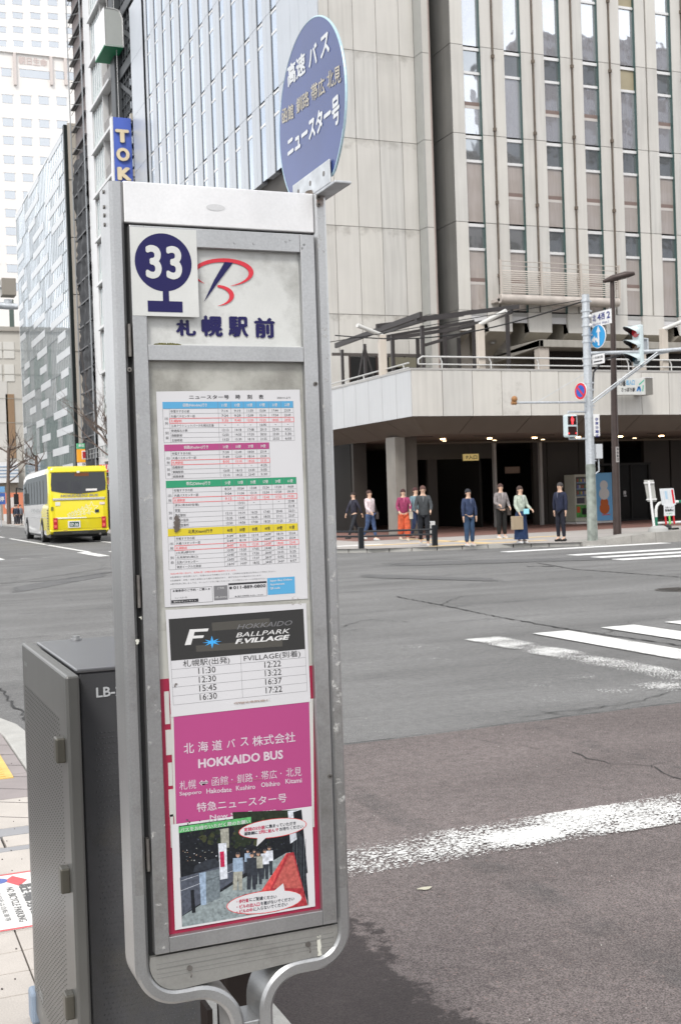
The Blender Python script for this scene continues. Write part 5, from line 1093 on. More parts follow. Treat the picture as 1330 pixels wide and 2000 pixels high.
for k in range(nfl):
    for j in range(14):
        y0_ = 106+j*2.43; q = MB(); q.poly([(GX, y0_+2.43, k*fh), (GX, y0_, k*fh), (GX, y0_, (k+1)*fh), (GX, y0_+2.43, (k+1)*fh)]); q.build('glass_bay', BAYM[(0, 1, 2, 1)[rg.randint(0, 3)] if k > 4 else ((1, 2, 3)[rg.randint(0, 2)] if j > 8 or k > 2 else (3, 4, 4, 2)[rg.randint(0, 3)])], GB)
SP = mat('pale_spandrel', (.50, .52, .54), .35, .1, var=.05, scale=.4)
rs = random.Random(5)
for k in range(nfl*2):
    z = 1.2+k*fh/2; y0_ = 106.2+rs.uniform(0, 4)
    while y0_ < 138:
        l_ = rs.uniform(4, 11); q = MB(); q.box(GX-.035, y0_, z, GX-.005, min(y0_+l_, 139.8), z+fh*.20); q.build('spandrel_band', SP, GB); y0_ += l_+rs.uniform(3, 8)
q = MB()
for j in range(36): q.box(GX-.022, 106+j*.96, 0, GX-.003, 106.10+j*.96, ZT)
for k in range(nfl): q.box(GX-.022, 106, k*fh-.05, GX-.003, 140, k*fh+.05)
q.build('mullions', flat('mullion_grey', (.14, .16, .17), .4, metal=.3), GB, kind='stuff')
q = MB(); q.box(GX-.25, 105.35, 0, GX+.05, 106, ZT+.1); q.build('black_corner_fin', flat('fin_black', (.015, .02, .02), .4), GB)
SBM = mat('beige_side_panel', (.46, .425, .375), .6, var=.03)
for k in range(7):
    for x in (GX+.06, GX+.42, GX+.78): q = MB(); q.box(x+.01, 105.3, k*5+.04, x+.35, 105.58, k*5+4.96); q.build('side_panel', SBM, GB)
q = MB(); q.box(GX-.02, 139.9, 0, GX+.1, 140.1, ZT); q.box(GX-.05, 106, ZT, GX+.1, 140, ZT+.15); q.build('edge_trim', WMETAL, GB)
# white high tower far behind
TW = empty('hotel_tower', (45, 215, .12), 'very tall white tower with rows of small grey windows far down the street', 'tower')
WT = mat('tower_white', (.72, .70, .68), .7, var=.02, scale=.05); TG = glass('tower_window', (.20, .215, .24), .1, .35)
tx = [at_y(x, 300, 215).x for x in (-60, 140)]
q = MB(); zl = at_y(60, 102, 215).z; q.box(12, 215, 0, 64, 240, zl); q.box(14, 216.2, zl, 64, 240, 150); q.build('wall', WT, TW)
q = MB(); q.box(12, 214.6, zl-.5, 64, 216.2, zl+.3); q.build('cornice', WT, TW)
for x in (88, 100, 300/3.02, 228/3.02):
    p = at_y(x, 130, 215)
for px in (29, 100, 128): 
    p = at_y(px, 104, 214.5); q = MB(); q.box(p.x-.25, 214.5, at_y(px, 165, 214.5).z, p.x+.25, 215, zl-.5); q.build('pilaster', flat('pilaster_pinkish', (.55, .50, .48), .7), TW)
wp = None
def tw(px, py, wpx, hpx, Y=215):
    a = at_y(px, py, Y); ww = wpx*Y/F_PX*1.08; hh = hpx*Y/F_PX; q = MB(); q.box(a.x, Y-.04, a.z-hh, a.x+ww, Y+.05, a.z, 0); q.box(a.x-.1, Y-.12, a.z, a.x+ww+.1, Y, a.z+.25, 1); q.build('window', [TG, WT], TW)
for j, y in enumerate([-56, -28, 0, 27, 55, 82]):
    for i, x in enumerate([-46, -11, 22.5, 57.5, 91.5, 126]): tw(x+j*.9, y-2.6+(i)*.9*1.0-3, 17, 11.5, 216.2)
for x, wd in ((-60, 40), (3, 17), (39, 52), (109, 50)): tw(x, 129+(x+60)*.055, wd, 15)
for j, y in enumerate([184, 230, 265.5, 303, 337, 372, 408, 443, 480, 516, 552]):
    for i, x in enumerate([-64, -30, 5, 41, 76, 111]): tw(x+j*1.05, y-3+i*1.6, 17.5, 15.5 if j == 0 else 15)
TX = MB(); TX.text('朝日生命', lambda u, v: V((u, 214.9, v)), at_y(37, 125, 215).x, at_y(37, 125, 215).z, at_y(93, 128, 215).x, at_y(37, 125, 215).z+1.4, 0, .03); TX.build('rooftop_lettering', flat('pale_pink_letters', (.55, .47, .45)), TW)
# beige block at the end of the street
BG = empty('beige_block', (20, 152, .12), 'beige stone fronted block with brown panels at the left end of the street', 'building')
BC = mat('beige_block_stone', (.50, .485, .45), .7, var=.04, scale=.5)
p0 = at_y(0, 637, 152); zt1 = p0.z
q = MB(); q.box(8, 152, 0, 25, 175, zt1); q.build('wall', BC, BG)
q = MB(); q.box(7.9, 151.7, zt1-.6, 25, 152, zt1-.1); q.build('cornice', flat('cornice_line', (.36, .34, .31)), BG)
for px0, px1, py0, py1, c_ in ((16, 28, 770, 895, (.28, .19, .12)), (2, 14, 745, 930, (.56, .55, .53)), (8, 28, 668, 700, (.60, .595, .57)), (10, 28, 712, 745, (.60, .595, .57)), (-16, 4, 668, 700, (.60, .595, .57)), (-16, 4, 712, 745, (.60, .595, .57)), (20, 27, 585, 640, (.10, .13, .12))):
    a = at_y(px0, py1, 152); b = at_y(px1, py0, 152); q = MB(); q.box(a.x, 151.9, a.z, b.x, 152.02, b.z); q.build('facade_panel', flat('facade_panel', c_, .7), BG)
q = MB()
for z in range(3, int(zt1), 3): q.box(8, 151.86, z, 25, 151.9, z+.06)
q.build('joints', flat('joint_pale', (.34, .33, .30)), BG, kind='stuff')
SH = empty('shop_front', (14, 148, .12), 'low white shop front with thin blue stripes at the end of the street', 'shop')
a = at_y(-30, 944, 149); b = at_y(36, 902, 149); q = MB(); q.box(a.x, 149, a.z, b.x, 151.5, b.z); q.build('fascia', flat('shop_white', (.74, .75, .77)), SH)
for k in range(4):
    z = at_y(30, 912+k*6.5, 149).z; q = MB(); q.box(a.x, 148.93, z, b.x, 149, z+.10); q.build('fascia_stripe', flat('stripe_blue', (.25, .36, .50)), SH)
q = MB(); q.box(a.x, 150, 0, b.x, 151.4, a.z); q.build('shop_wall', flat('shop_beige', (.34, .29, .24)), SH)
a = at_y(8, 1012, 128); b = at_y(38, 962, 128); PST = empty('orange_hoarding', (a.x, 128, .12), 'orange poster hoarding with a white bird like shape at the far left kerb', 'hoarding')
q = MB(); q.box(a.x, 128, .12, b.x+.4, 128.2, b.z, 0); q.build('board', flat('hoarding_orange', (.62, .22, .13)), PST)
q = MB(); q.disc(((a.x+b.x)/2+.2, 127.98, b.z-1.0), (1,0,0), (0,0,1), .55, n=14); q.disc(((a.x+b.x)/2-.3, 127.97, b.z-1.4), (1,0,0), (0,0,1), .35, n=14); q.build('printed_shape', flat('hoarding_white', (.60, .56, .54)), PST)
q = MB(); q.box(a.x, 127.9, .12, b.x+.4, 127.99, .9); q.build('white_base', flat('hoarding_base', (.6, .6, .6)), PST)
# signs by the scaffolding
OS = empty('orange_shop_sign', (18.6, 104, 5), 'orange projecting sign with a dark red square under a green panel', 'sign')
def signbox(par, px0, py0, px1, py1, Y, m, name='sign_panel', d=.25):
    a = at_y(px0, py1, Y); b = at_y(px1, py0, Y); q = MB(); q.box(a.x, Y, a.z, b.x, Y+d, b.z); q.build(name, m, par); return a, b
signbox(OS, 152, 877, 167, 903, 95.6, flat('sign_orange', (.80, .36, .03)))
signbox(OS, 151, 866, 166, 876.5, 95.6, flat('sign_green', (.10, .42, .22)))
signbox(OS, 153, 903.5, 168, 912, 95.6, flat('sign_white', (.72, .70, .70)))
signbox(OS, 161, 880, 167.5, 897, 95.57, flat('sign_white2', (.75, .72, .72)), 'square_border', .03); signbox(OS, 162.5, 882, 167.5, 895, 95.53, flat('sign_darkred', (.35, .02, .03)), 'red_square', .03)
q = MB(); a = at_y(154, 873, 95.5); q.text('書店', lambda u, v: V((u, 95.5, v)), a.x, a.z, a.x+.45, a.z+.22, 0, .02); a = at_y(162, 909, 95.5); q.text('10', lambda u, v: V((u, 95.5, v)), a.x, a.z, a.x+.22, a.z+.2, 1, .03); q.build('sign_print', [WINK, INK], OS)
RS = empty('red_shop_sign', (16.5, 80, 4), 'red sign with white strokes over a dark panel right of the bus', 'sign')
signbox(RS, 196, 907, 217, 922, 79, flat('sign_red', (.70, .04, .07)), 'red_panel'); signbox(RS, 194, 922.5, 219, 931, 79.1, flat('sign_dark', (.07, .06, .065)), 'dark_panel')
for k in range(3): 
    a = at_y(200+k*5, 918, 78.9); q = MB(); q.prism([(a.x, 78.95, a.z), (a.x+.07, 78.95, a.z), (a.x+.11, 78.95, a.z+.35), (a.x+.03, 78.95, a.z+.35)], (0, .03, 0)); q.build('white_stroke', WINK, RS)
SW = empty('street_side_shop', (17.5, 78, .12), 'brown brick shop corner with a dark opening behind the right side of the bus', 'shop')
signbox(SW, 194, 931.5, 222, 946, 79.3, flat('shop_brick', (.36, .17, .12)), 'brick_band', .5); signbox(SW, 194, 946, 222, 1036, 80.0, flat('shop_dark', (.05, .04, .035)), 'shop_opening', .3)
signbox(SW, 216, 945, 226, 1000, 79.2, flat('shop_pillar_white', (.66, .66, .66)), 'white_pillar', .4); signbox(SW, 216, 1010, 224, 1030, 79.0, flat('shop_green_poster', (.05, .34, .24)), 'green_poster', .05)
a = at_y(208, 1030, 70); q = MB(); q.box(a.x, 70, .12, a.x+.75, 70.1, 2.45); FB = q.build('folded_banner', flat('banner_black', (.03, .025, .022))); tag(FB, 'narrow black upright banner just right of the bus', 'banner')
# railing over the shop
q = MB(); a = at_y(172, 908, 96); 
for k in range(7): p = at_x(172+k*6, 905-k*1.2, XA-.4); q.tube([(XA-.4, p.y, 5.3), (XA-.4, p.y, 6.1)], .04, 5)
q.tube([(XA-.4, 98, 6.1), (XA-.4, 84, 6.1)], .04, 5); q.tube([(XA-.4, 98, 5.7), (XA-.4, 84, 5.7)], .03, 5); q.build('ledge_rail', flat('rail_grey2', (.30, .31, .31)), SC)

# ================================================================== COACH
BUS = empty('coach', (0, 0, 0), 'yellow and white highway coach seen from behind driving away down the left street', 'bus')
YEL = mat('coach_yellow', (.78, .66, .012), .25, var=.02, coat=.5); CW = mat('coach_white', (.78, .78, .78), .25, var=.03, coat=.5); BGL = glass('coach_glass', (.012, .014, .016), .03, .0, tint=.6)
SGL = glass('coach_side_glass', (.03, .05, .05), .04, .03, tint=.22)
def rr_sec(w_, z0, z1, r, n=5):
    pts = []
    for cx_, cz_, a0 in ((w_/2-r, z1-r, 0), (-w_/2+r, z1-r, 90)): pts += [(cx_+r*math.cos(R(a0+90*i/n)), cz_+r*math.sin(R(a0+90*i/n))) for i in range(n+1)]
    for cx_, cz_, a0 in ((-w_/2+.08, z0+.08, 180), (w_/2-.08, z0+.08, 270)): pts += [(cx_+.08*math.cos(R(a0+90*i/2)), cz_+.08*math.sin(R(a0+90*i/2))) for i in range(3)]
    return pts
secs = [(0, 2.36, .62, 3.16, .28), (.06, 2.46, .52, 3.24, .26), (.30, 2.5, .40, 3.28, .24), (1.5, 2.5, .32, 3.28, .24), (9.6, 2.5, .32, 3.26, .24), (10.8, 2.48, .32, 3.18, .30), (11.5, 2.40, .34, 2.95, .4), (11.9, 2.22, .40, 2.4, .45), (12.0, 2.05, .5, 1.6, .4)]
q = MB(); vs = []; k = 0
for y, w_, z0, z1, r_ in secs: s_ = rr_sec(w_, z0, z1, r_); k = len(s_); vs += [(a, y, b) for a, b in s_]
fs = [(i*k+j, i*k+(j+1) % k, (i+1)*k+(j+1) % k, (i+1)*k+j) for i in range(len(secs)-1) for j in range(k)]+[tuple(range(k))[::-1], tuple(range((len(secs)-1)*k, len(secs)*k))]
q.add(vs, fs); q.m = [1 if i < 3*k else 0 for i in range(len(fs))]; q.m[-2] = 1
q.build('body', [CW, YEL], BUS, smooth=True)
# rear face
def rear(pts, y, m, name, d=.02): q = MB(); q.prism([(a, y, b) for a, b in pts], (0, d, 0)); return q.build(name, m, BUS, bevel=0)
rear([(-1.12, 3.02), (1.12, 3.02), (1.16, 2.55), (1.14, 2.25), (.7, 2.16), (0, 2.10), (-.7, 2.16), (-1.14, 2.25), (-1.16, 2.55)], -.022, BGL, 'rear_window')
q = MB(); q.add([(-1.22, -.05, 3.10), (1.22, -.05, 3.10), (1.22, .35, 3.24), (-1.22, .35, 3.24), (-1.22, -.05, 3.05), (1.22, -.05, 3.05), (1.22, .35, 3.30), (-1.22, .35, 3.30)], [(4, 5, 1, 0), (0, 1, 2, 3), (3, 2, 6, 7)]); q.build('roof_spoiler', YEL, BUS)
q = MB(); q.box(-1.10, -.05, 1.84, 1.10, .0, 1.94); q.build('chrome_bar', flat('chrome', (.55, .55, .53), .25, metal=.8), BUS, bevel=.015)
rear([(-1.0, 1.80), (1.0, 1.80), (1.03, 1.05), (-1.03, 1.05)], -.012, YEL, 'engine_hatch', .02); rear([(-.9, 1.06), (.9, 1.06), (.9, 1.045), (-.9, 1.045)], -.02, flat('seam_dark', (.20, .17, .03)), 'hatch_seam')
for sx in (-1, 1):
    q = MB(); q.box(sx*1.02-.09, -.045, .62, sx*1.02+.09, .02, 1.10, 0); q.box(sx*1.02-.06, -.055, .92, sx*1.02+.05, -.04, 1.02, 1); q.box(sx*1.02-.06, -.055, .68, sx*1.02+.05, -.04, .80, 1); q.build('tail_light', [flat('tail_red', (.42, .01, .02), .2, coat=.5), flat('tail_bright', (.70, .12, .10), .2)], BUS, bevel=.01)
    q = MB(); q.box(sx*.62-.08, -.03, .52, sx*.62+.08, .01, .57); q.build('reflector', flat('amber_reflector', (.45, .33, .06), .3), BUS)
q = MB(); q.box(-.50, -.04, .66, .02, .01, .95, 0); q.box(-.44, -.045, .70, -.04, -.03, .91, 1); q.text('57-36', lambda u, v: V((u, -.048, v)), -.41, .73, -.07, .86, 0, .03); q.build('number_plate', [WMETAL, flat('plate_green', (.02, .07, .05))], BUS)
q = MB(); q.box(-1.1, -.02, .36, 1.1, .4, .53); q.build('rear_bumper', flat('bumper_black', (.025, .025, .02), .5), BUS, bevel=.02)
q = MB(); q.box(-1.24, .0, .50, 1.24, .35, .60); q.build('bumper_skirt', YEL, BUS, bevel=.02)
q = MB(); q.text('HOKKAIDO BUS', lambda u, v: V((u+(v-1.98)*.3, -.026, v)), -.78, 1.98, .80, 2.09, 0, .04); q.build('lettering', flat('grey_lettering', (.30, .28, .20)), BUS)
q = MB()
def star(cx_, cz_, r_, w_=.018):
    P_ = [(cx_+(r_ if i % 2 == 0 else r_*.42)*math.sin(i*math.pi/5), cz_+(r_ if i % 2 == 0 else r_*.42)*math.cos(i*math.pi/5)) for i in range(10)]
    for (a, b), (c_, d) in zip(P_, P_[1:]+P_[:1]):
        t = V((c_-a, d-b)).normalized(); n_ = V((-t.y, t.x))*w_; q.add([(a-n_.x, -.016, b-n_.y), (c_-n_.x, -.016, d-n_.y), (c_+n_.x, -.016, d+n_.y), (a+n_.x, -.016, b+n_.y)], [(0, 1, 2, 3)])
for i, (a, b, r_) in enumerate(((.52, 1.47, .30), (.30, 1.40, .25), (.12, 1.35, .21), (-.04, 1.30, .18), (-.18, 1.27, .15), (-.30, 1.24, .13), (-.42, 1.21, .11))): star(a, b, r_, .014)
q.build('star_pattern', flat('star_pale', (.80, .76, .42), .3), BUS)
rear([(-1.0, 1.12), (.3, 1.10), (.3, 1.07), (-1.0, 1.05)], -.015, flat('white_swoosh', (.78, .78, .72), .3), 'white_swoosh', .004)
for x, z, w_, h_, c_ in ((-1.0, 1.62, .2, .16, (.66, .66, .58)), (.86, 1.62, .22, .10, (.70, .60, .55)), (.66, 1.28, .17, .13, (.02, .03, .05)), (.30, 2.22, .48, .09, (.72, .70, .68)), (-1.19, 1.42, .10, .16, (.16, .17, .04))):
    q = MB(); q.box(x, -.035, z, x+w_, -.02, z+h_); q.build('sticker', flat('rear_sticker', c_), BUS)
q = MB(); q.box(-.06, -.06, 3.0, .06, .02, 3.09); q.build('rear_camera', WMETAL, BUS)
# side glazing and graphics (left side faces -x)
q = MB(); q.add([(-1.258, .7, 1.72), (-1.258, 10.7, 1.66), (-1.258, 10.7, 2.72), (-1.258, 9, 2.95), (-1.258, .55, 3.0), (-1.258, .45, 2.1)], [(5, 4, 3, 2, 1, 0)]); q.build('side_window', SGL, BUS)
q = MB(); q.add([(1.256, .7, 1.72), (1.256, 10.9, 1.66), (1.235, 10.9, 2.75), (1.245, 9, 2.93), (1.245, .55, 3.0), (1.256, .45, 2.1)], [(0, 1, 2, 3, 4, 5)]); q.build('side_window', SGL, BUS)
for k_ in range(7): q = MB(); q.box(-1.266, 1.9+k_*1.25, 1.72, -1.25, 1.98+k_*1.25, 2.75); q.build('window_pillar', BLACK, BUS)
q = MB()
for k_ in range(7): q.add([(-1.258, .6+k_*.32, .62+.10*k_), (-1.258, .92+k_*.32, .62+.10*k_), (-1.258, .92+k_*.32+.2, 1.62-.06*k_), (-1.258, .6+k_*.32+.1, 1.62-.06*k_)], [(3, 2, 1, 0)])
q.add([(-1.257, .30, .5), (-1.257, 1.0, .5), (-1.257, .8, 1.65), (-1.257, .30, 1.65)], [(3, 2, 1, 0)]); q.add([(-1.2585, 1.0, .55), (-1.2585, 3.9, .55), (-1.2585, 3.5, .85), (-1.2585, 3.7, 1.0), (-1.2585, 3.0, 1.2), (-1.2585, 3.2, 1.35), (-1.2585, 2.2, 1.66), (-1.2585, .8, 1.66)], [(7, 6, 5, 4, 3, 2, 1, 0)]); q.build('yellow_side_panel', YEL, BUS)
q = MB(); q.box(-.15, -.030, 2.86, .45, -.0225, 3.0); q.build('glass_reflection', flat('reflection_brown', (.16, .06, .025), .8), BUS)  # brown patch stands in for a warm reflection on the rear glass
for x in (-.92, -.3): q = MB(); q.box(x, -.028, 2.28, x+.45, -.0225, 2.62); q.build('glass_sheen', flat('sheen_grey', (.055, .058, .066), .8), BUS)  # grey patches painted as a sheen on the opaque rear glass
for z in (1.98-.06, .60): q = MB(); q.box(-1.15, -.026, z, 1.15, -.018, z+.012); q.build('body_seam', flat('seam_olive', (.30, .25, .02), .5), BUS)
for k_ in range(5): q = MB(); q.box(-.34, -.045, .40+k_*.022, .34, -.02, .41+k_*.022); q.build('grille_bar', flat('grille_grey', (.09, .09, .085), .5), BUS)
q = MB(); q.tube([(.85, -.03, .36), (.85, .3, .36)], .05, 10); q.build('exhaust', STEEL, BUS)
q = MB(); q.text('HOKKAIDO BUS', lambda u, v: V((-1.262, 7.6-u, v)), 0, 1.30, 4.0, 1.52, 0, .03); q.build('side_lettering', flat('pale_grey_print', (.52, .53, .53)), BUS)
for k_ in range(8): q = MB(); q.box(-1.268, .42, .60+k_*.115, -1.25, .80, .66+k_*.115); q.build('side_louvre', BLACK, BUS)
q = MB(); q.box(-1.262, .5, 1.10, -1.25, 11, 1.12); q.build('side_seam', flat('seam_grey', (.4, .4, .4)), BUS)
for y in (2.9, 9.6):
    q = MB(); pts = [(-1.262, y+.62*math.cos(R(a)), .50+.60*math.sin(R(a))) for a in range(0, 181, 15)]+[(-1.262, y-.62, .3), (-1.262, y+.62, .3)]; q.prism(pts, (.1, 0, 0)); q.build('wheel_arch', BLACK, BUS)
    for sx in (-1, 1):
        wq = MB(); xx = sx*1.13; wq.tube([(xx-.15, y, .50), (xx+.15, y, .50)], .50, 24); wh = wq.build('wheel', flat('tyre', (.02, .02, .02), .8), BUS, smooth=True)
        wq = MB(); wq.disc((xx+sx*.152, y, .5), (0,1,0), (0,0,1), .29, .01, 20); wq.disc((xx+sx*.165, y, .5), (0,1,0), (0,0,1), .10, .01, 12); wq.build('hub', flat('hub_silver', (.45, .45, .45), .35, metal=.7), wh)
q = MB(); q.box(-1.2, .3, .25, 1.2, 11.5, .40); q.build('underbody', BLACK, BUS)
for sx in (-1, 1):
    q = MB(); q.tube([(sx*1.15, 11.6, 2.5), (sx*1.5, 12.0, 2.6), (sx*1.52, 12.05, 2.2)], .04, 6); q.box(sx*1.52-.12, 12.0, 1.75, sx*1.52+.12, 12.15, 2.3); q.build('mirror', BLACK, BUS)
BUS.location = (9.02, 51.5, 0); BUS.rotation_euler = (0, 0, R(-2.0))

# ================================================================== TREES
BARK = mat('bark', (.115, .085, .07), .9, var=.25, scale=12, bump=.5)
def bare_tree(x, y, h, seed, label, spread=1.0, trunk=.16, levels=3):
    rr = random.Random(seed); t = empty('bare_tree', (x, y, .12), label, 'tree')
    q = MB(); top = V((x+rr.uniform(-.2, .2), y, h*.62)); q.tube([(x, y, .1), (x+.03, y, h*.3), top], [trunk, trunk*.8, trunk*.6], 8); q.build('trunk', BARK, t, smooth=True)
    q = MB()
    def br(p, d, l_, r_, lv):
        pts = [p]; dd = d.copy()
        for k in range(4): dd = (dd+V((rr.uniform(-.2, .2), rr.uniform(-.2, .2), rr.uniform(-.05, .18)))).normalized(); pts.append(pts[-1]+dd*l_/4)
        q.tube(pts, [r_*(1-.18*k) for k in range(5)], 5, caps=False)
        if lv: 
            for k in range(rr.randint(2, 4)): br(pts[rr.randint(1, 4)], (dd+V((rr.uniform(-1, 1), rr.uniform(-1, 1), rr.uniform(-.3, .7)))).normalized(), l_*rr.uniform(.5, .8), r_*.5, lv-1)
    for k in range(9):
        s_ = rr.uniform(.45, 1); p = V((x, y, .1)).lerp(top, s_); a = rr.uniform(0, 6.28)
        br(p, V((math.cos(a), math.sin(a), rr.uniform(.15, .8))).normalized(), h*.30*spread*rr.uniform(.7, 1.1), trunk*.42, levels)
    q.build('crown', BARK, t); return t
bare_tree(at_z(1, 1022, .12).x-.1, 108, 11, 2, 'bare street tree at the far left edge of the street', .55, .20, 2)
bare_tree(at_y(67, 960, 88).x+.2, 88, 8.5, 5, 'bare pollarded street tree behind the roof of the coach', .5, .17, 1)
bare_tree(at_y(232, 950, 62).x, 62, 8.6, 11, 'bare street tree with branches spreading left of the bus stop panel', 1.1, .15)

# left distance: stop sign, camera on its arm
p = at_z(4, 1022, .12); SG = empty('blue_stop_sign', (p.x+.3, 96, .12), 'small blue kerbside stop sign lettered 停 at the left edge', 'sign')
a = at_y(0, 985, 96); b = at_y(11, 963, 96); q = MB(); q.box(a.x-.3, 96, a.z, b.x, 96.05, b.z, 0); q.text('停', lambda u, v: V((u, 95.97, v)), a.x+.02, a.z+.22, b.x-.08, b.z-.25, 1, .03); q.build('blue_plate', [flat('plate_blue', (.06, .13, .40)), WINK], SG)
a = at_y(0, 962, 96); b = at_y(10, 950, 96); q = MB(); q.box(a.x-.3, 96, a.z, b.x, 96.05, b.z); q.build('light_plate', flat('plate_lightblue', (.16, .35, .60)), SG); q = MB(); q.tube([(a.x+.05, 96.1, .12), (a.x+.05, 96.1, 3.2)], .04, 6); q.build('pole', GALV, SG)
CM = empty('traffic_camera', (0, 0, 0), 'grey boxed traffic camera on an arm reaching in from the left edge', 'camera'); CM.location = (1.2, 30, 0)
a = at_y(15, 560, 30); q = MB(); q.box(a.x-.14, 29.9, a.z-.22, a.x+.20, 30.3, a.z+.20); q.build('housing', flat('housing_grey', (.24, .22, .19)), CM, bevel=.015)
q = MB(); q.tube([(a.x+.02, 30.1, a.z-.30), (a.x+.02, 30.1, a.z-.42)], .10, 12); q.tube([(a.x-1.25, 30.05, a.z-.42), (a.x+.0, 30.05, a.z-.46), (a.x+.24, 30.0, a.z-.48)], [.06, .09, .07], 12); q.build('sensor_tube', GALV, CM, smooth=True)
q = MB(); q.tube([(a.x-1.3, 30.1, .0), (a.x-1.3, 30.1, a.z+.5)], [.10, .08], 12); q.tube([(a.x-1.3, 30.1, a.z), (a.x, 30.1, a.z)], .05, 8); q.build('pole', GALV, CM)

# ================================================================== TRAFFIC POLE AND STREET LAMP
PX, PYY = 19.33, 28.5
def kits(name, loc, label, cat): return empty(name, loc, label, cat)
TP = kits('traffic_signal_pole', (PX, PYY, FZ), 'galvanised traffic pole with a three light signal, turn arrow sign and pedestrian signal', 'traffic light')
SIGW = mat('signal_housing_paint', (.52, .60, .62), .35, var=.05, scale=20)
q = MB(); q.tube([(PX, PYY, FZ), (PX, PYY, 3.0), (PX+.01, PYY, 7.08)], [.145, .125, .105], 16); q.build('pole', GALV, TP, smooth=True)
q = MB(); q.tube([(PX, PYY, FZ), (PX, PYY, 2.3)], [.150, .138], 16); q.build('pole_base', mat('dirty_galvanised', (.28, .31, .28), .6, .3, var=.3, scale=6, streak=.2), TP, smooth=True)
for z in (6.9, 6.62, 6.45, 6.2, 5.95, 5.75, 5.3, 5.1, 4.6, 4.4, 3.95, 3.85, 3.62, 3.1, 2.7, 2.4): q = MB(); q.tube([(PX, PYY, z-.025), (PX, PYY, z+.025)], .128, 14); q.box(PX+.10, PYY-.03, z-.02, PX+.19, PYY+.03, z+.02); q.build('clamp', GALV, TP)
for z in (6.45, 6.2): q = MB(); q.ball((PX+.06, PYY-.13, z), .055, 10); q.build('clamp_cap', flat('cap_pale', (.62, .62, .62)), TP, smooth=True)
q = MB(); q.tube([(PX, PYY-.02, 5.42), (21.2, PYY-.6, 5.44), (24.5, PYY-1.6, 5.62)], .055, 10); q.build('upper_arm', GALV, TP, smooth=True)
q = MB(); q.tube([(PX, PYY-.05, 3.95), (21.3, PYY-.6, 5.36), (21.6, PYY-.7, 5.42)], .028, 8); q.tube([(PX, PYY-.10, 4.05), (21.2, PYY-.7, 5.40)], .018, 8); q.build('brace_arm', GALV, TP)
q = MB(); q.tube([(PX+.12, PYY, 4.1), (PX+.2, PYY, 4.9), (PX+.5, PYY-.1, 5.25), (PX+1.1, PYY-.25, 5.40)], .03, 8); q.build('cable_loop', flat('cable_dark', (.06, .06, .065)), TP)
# signal head: faces left towards the street, hoods sticking out
SH_ = empty('signal_head', (0, 0, 0)); SH_.parent = TP; SH_.location = V((20.75, 28.1, 5.6))-wloc(TP)
fd = V((-math.cos(R(6)), -math.sin(R(6)), 0)); sd_ = V((-fd.y, fd.x, 0)); c0 = V((20.78, 28.1, 5.62))
q = MB(); hw, hd = .17, .07
a_ = [c0+sd_*sx*hw+fd*sy*hd for sx, sy in ((-1, -1), (1, -1), (1, 1), (-1, 1))]
q.prism([p+V((0, 0, -.58)) for p in a_], (0, 0, 1.16)); hb_ = q.build('housing', SIGW, SH_, bevel=.04)
for i, (dz, cl_, em) in enumerate(((.38, (.45, .02, .03), .06), (0, (.10, .05, .015), 0), (-.38, (.01, .05, .07), 0))):
    c = c0+V((0, 0, dz))+fd*hd; q = MB(); q.tube([c-fd*.01, c+fd*.02], .15, 18); q.build('lens', mat('lens_%d' % i, cl_, .25, var=.1, scale=30, emit=em, coat=.4), SH_)
    q = MB(); n = 16; vs = []
    for k in range(n+1):
        a = math.radians(-25+230*k/n); e_ = sd_*math.cos(a)*.165+V((0, 0, math.sin(a)*.165)); l_ = .10+.34*max(0, math.sin(a))**.7
        for dd, rr_ in ((0, 1), (l_, 1), (l_, .94), (0, .94)): vs.append(c+e_*rr_+fd*dd+V((0, 0, -.05*dd)))
    q.add(vs, [(i_*4+j, (i_+1)*4+j, (i_+1)*4+(j+1) % 4, i_*4+(j+1) % 4) for i_ in range(n) for j in range(4)], 0); q.m = [1 if (k % 4) in (2,) else 0 for k in range(len(q.f))]
    q.build('hood', [SIGW, flat('hood_inside', (.02, .02, .022))], SH_, smooth=True)
q = MB(); q.tube([c0-fd*.1+V((0, 0, .2)), c0-fd*.35+V((0, 0, .2)), c0-fd*.35+V((0, 0, -.2)), c0-fd*.1+V((0, 0, -.2))], .035, 8); q.box(c0.x+.25, c0.y+.05, 5.4, c0.x+.38, c0.y+.2, 5.8); q.build('bracket', GALV, SH_)
# disc signs turned towards the street
def discsign(name, px, py, r_, yaw, Yp, cols, label=None):
    c = at_y(px, py, Yp); n_ = V((-math.sin(R(yaw)), -math.cos(R(yaw)), 0)); u = V((math.cos(R(yaw)), -math.sin(R(yaw)), 0)); return c, n_, u
YB = R(0)
c, n_, u = discsign('a', 1167, 657, .3, 86, 28.25, None)
W3 = V((0, 0, 1)); TSB = flat('traffic_blue', (.03, .30, .62), .35); TSW = flat('traffic_white', (.72, .72, .72), .35); TSR = flat('traffic_red', (.60, .02, .03), .35); TSD = flat('traffic_darkblue', (.02, .09, .42), .35)
q = MB(); q.disc(c, u, W3, .335, .02, 36, 0); q.disc(c+n_*.006, u, W3, .315, 0, 36, 1)
f = lambda a, b: c+n_*.012+u*a+W3*b
q.poly([f(-.0, -.26), (f(.07, -.26)), f(.07, .12), f(.13, .12), f(.035, .29), f(-.06, .12), f(0, .12)], 0)
q.poly([f(0.0, -.16), f(0, -.08), f(-.04, -.03), f(-.12, -.03), f(-.12, .04), f(-.27, -.07), f(-.12, -.17), f(-.12, -.10), f(-.07, -.10), f(-.06, -.14)], 0)
o = q.build('turn_arrow_sign', [TSW, TSB], TP)
c, n_, u = discsign('b', 1133, 764, .24, 82, 28.3, None); f = lambda a, b: c+n_*.012+u*a+W3*b
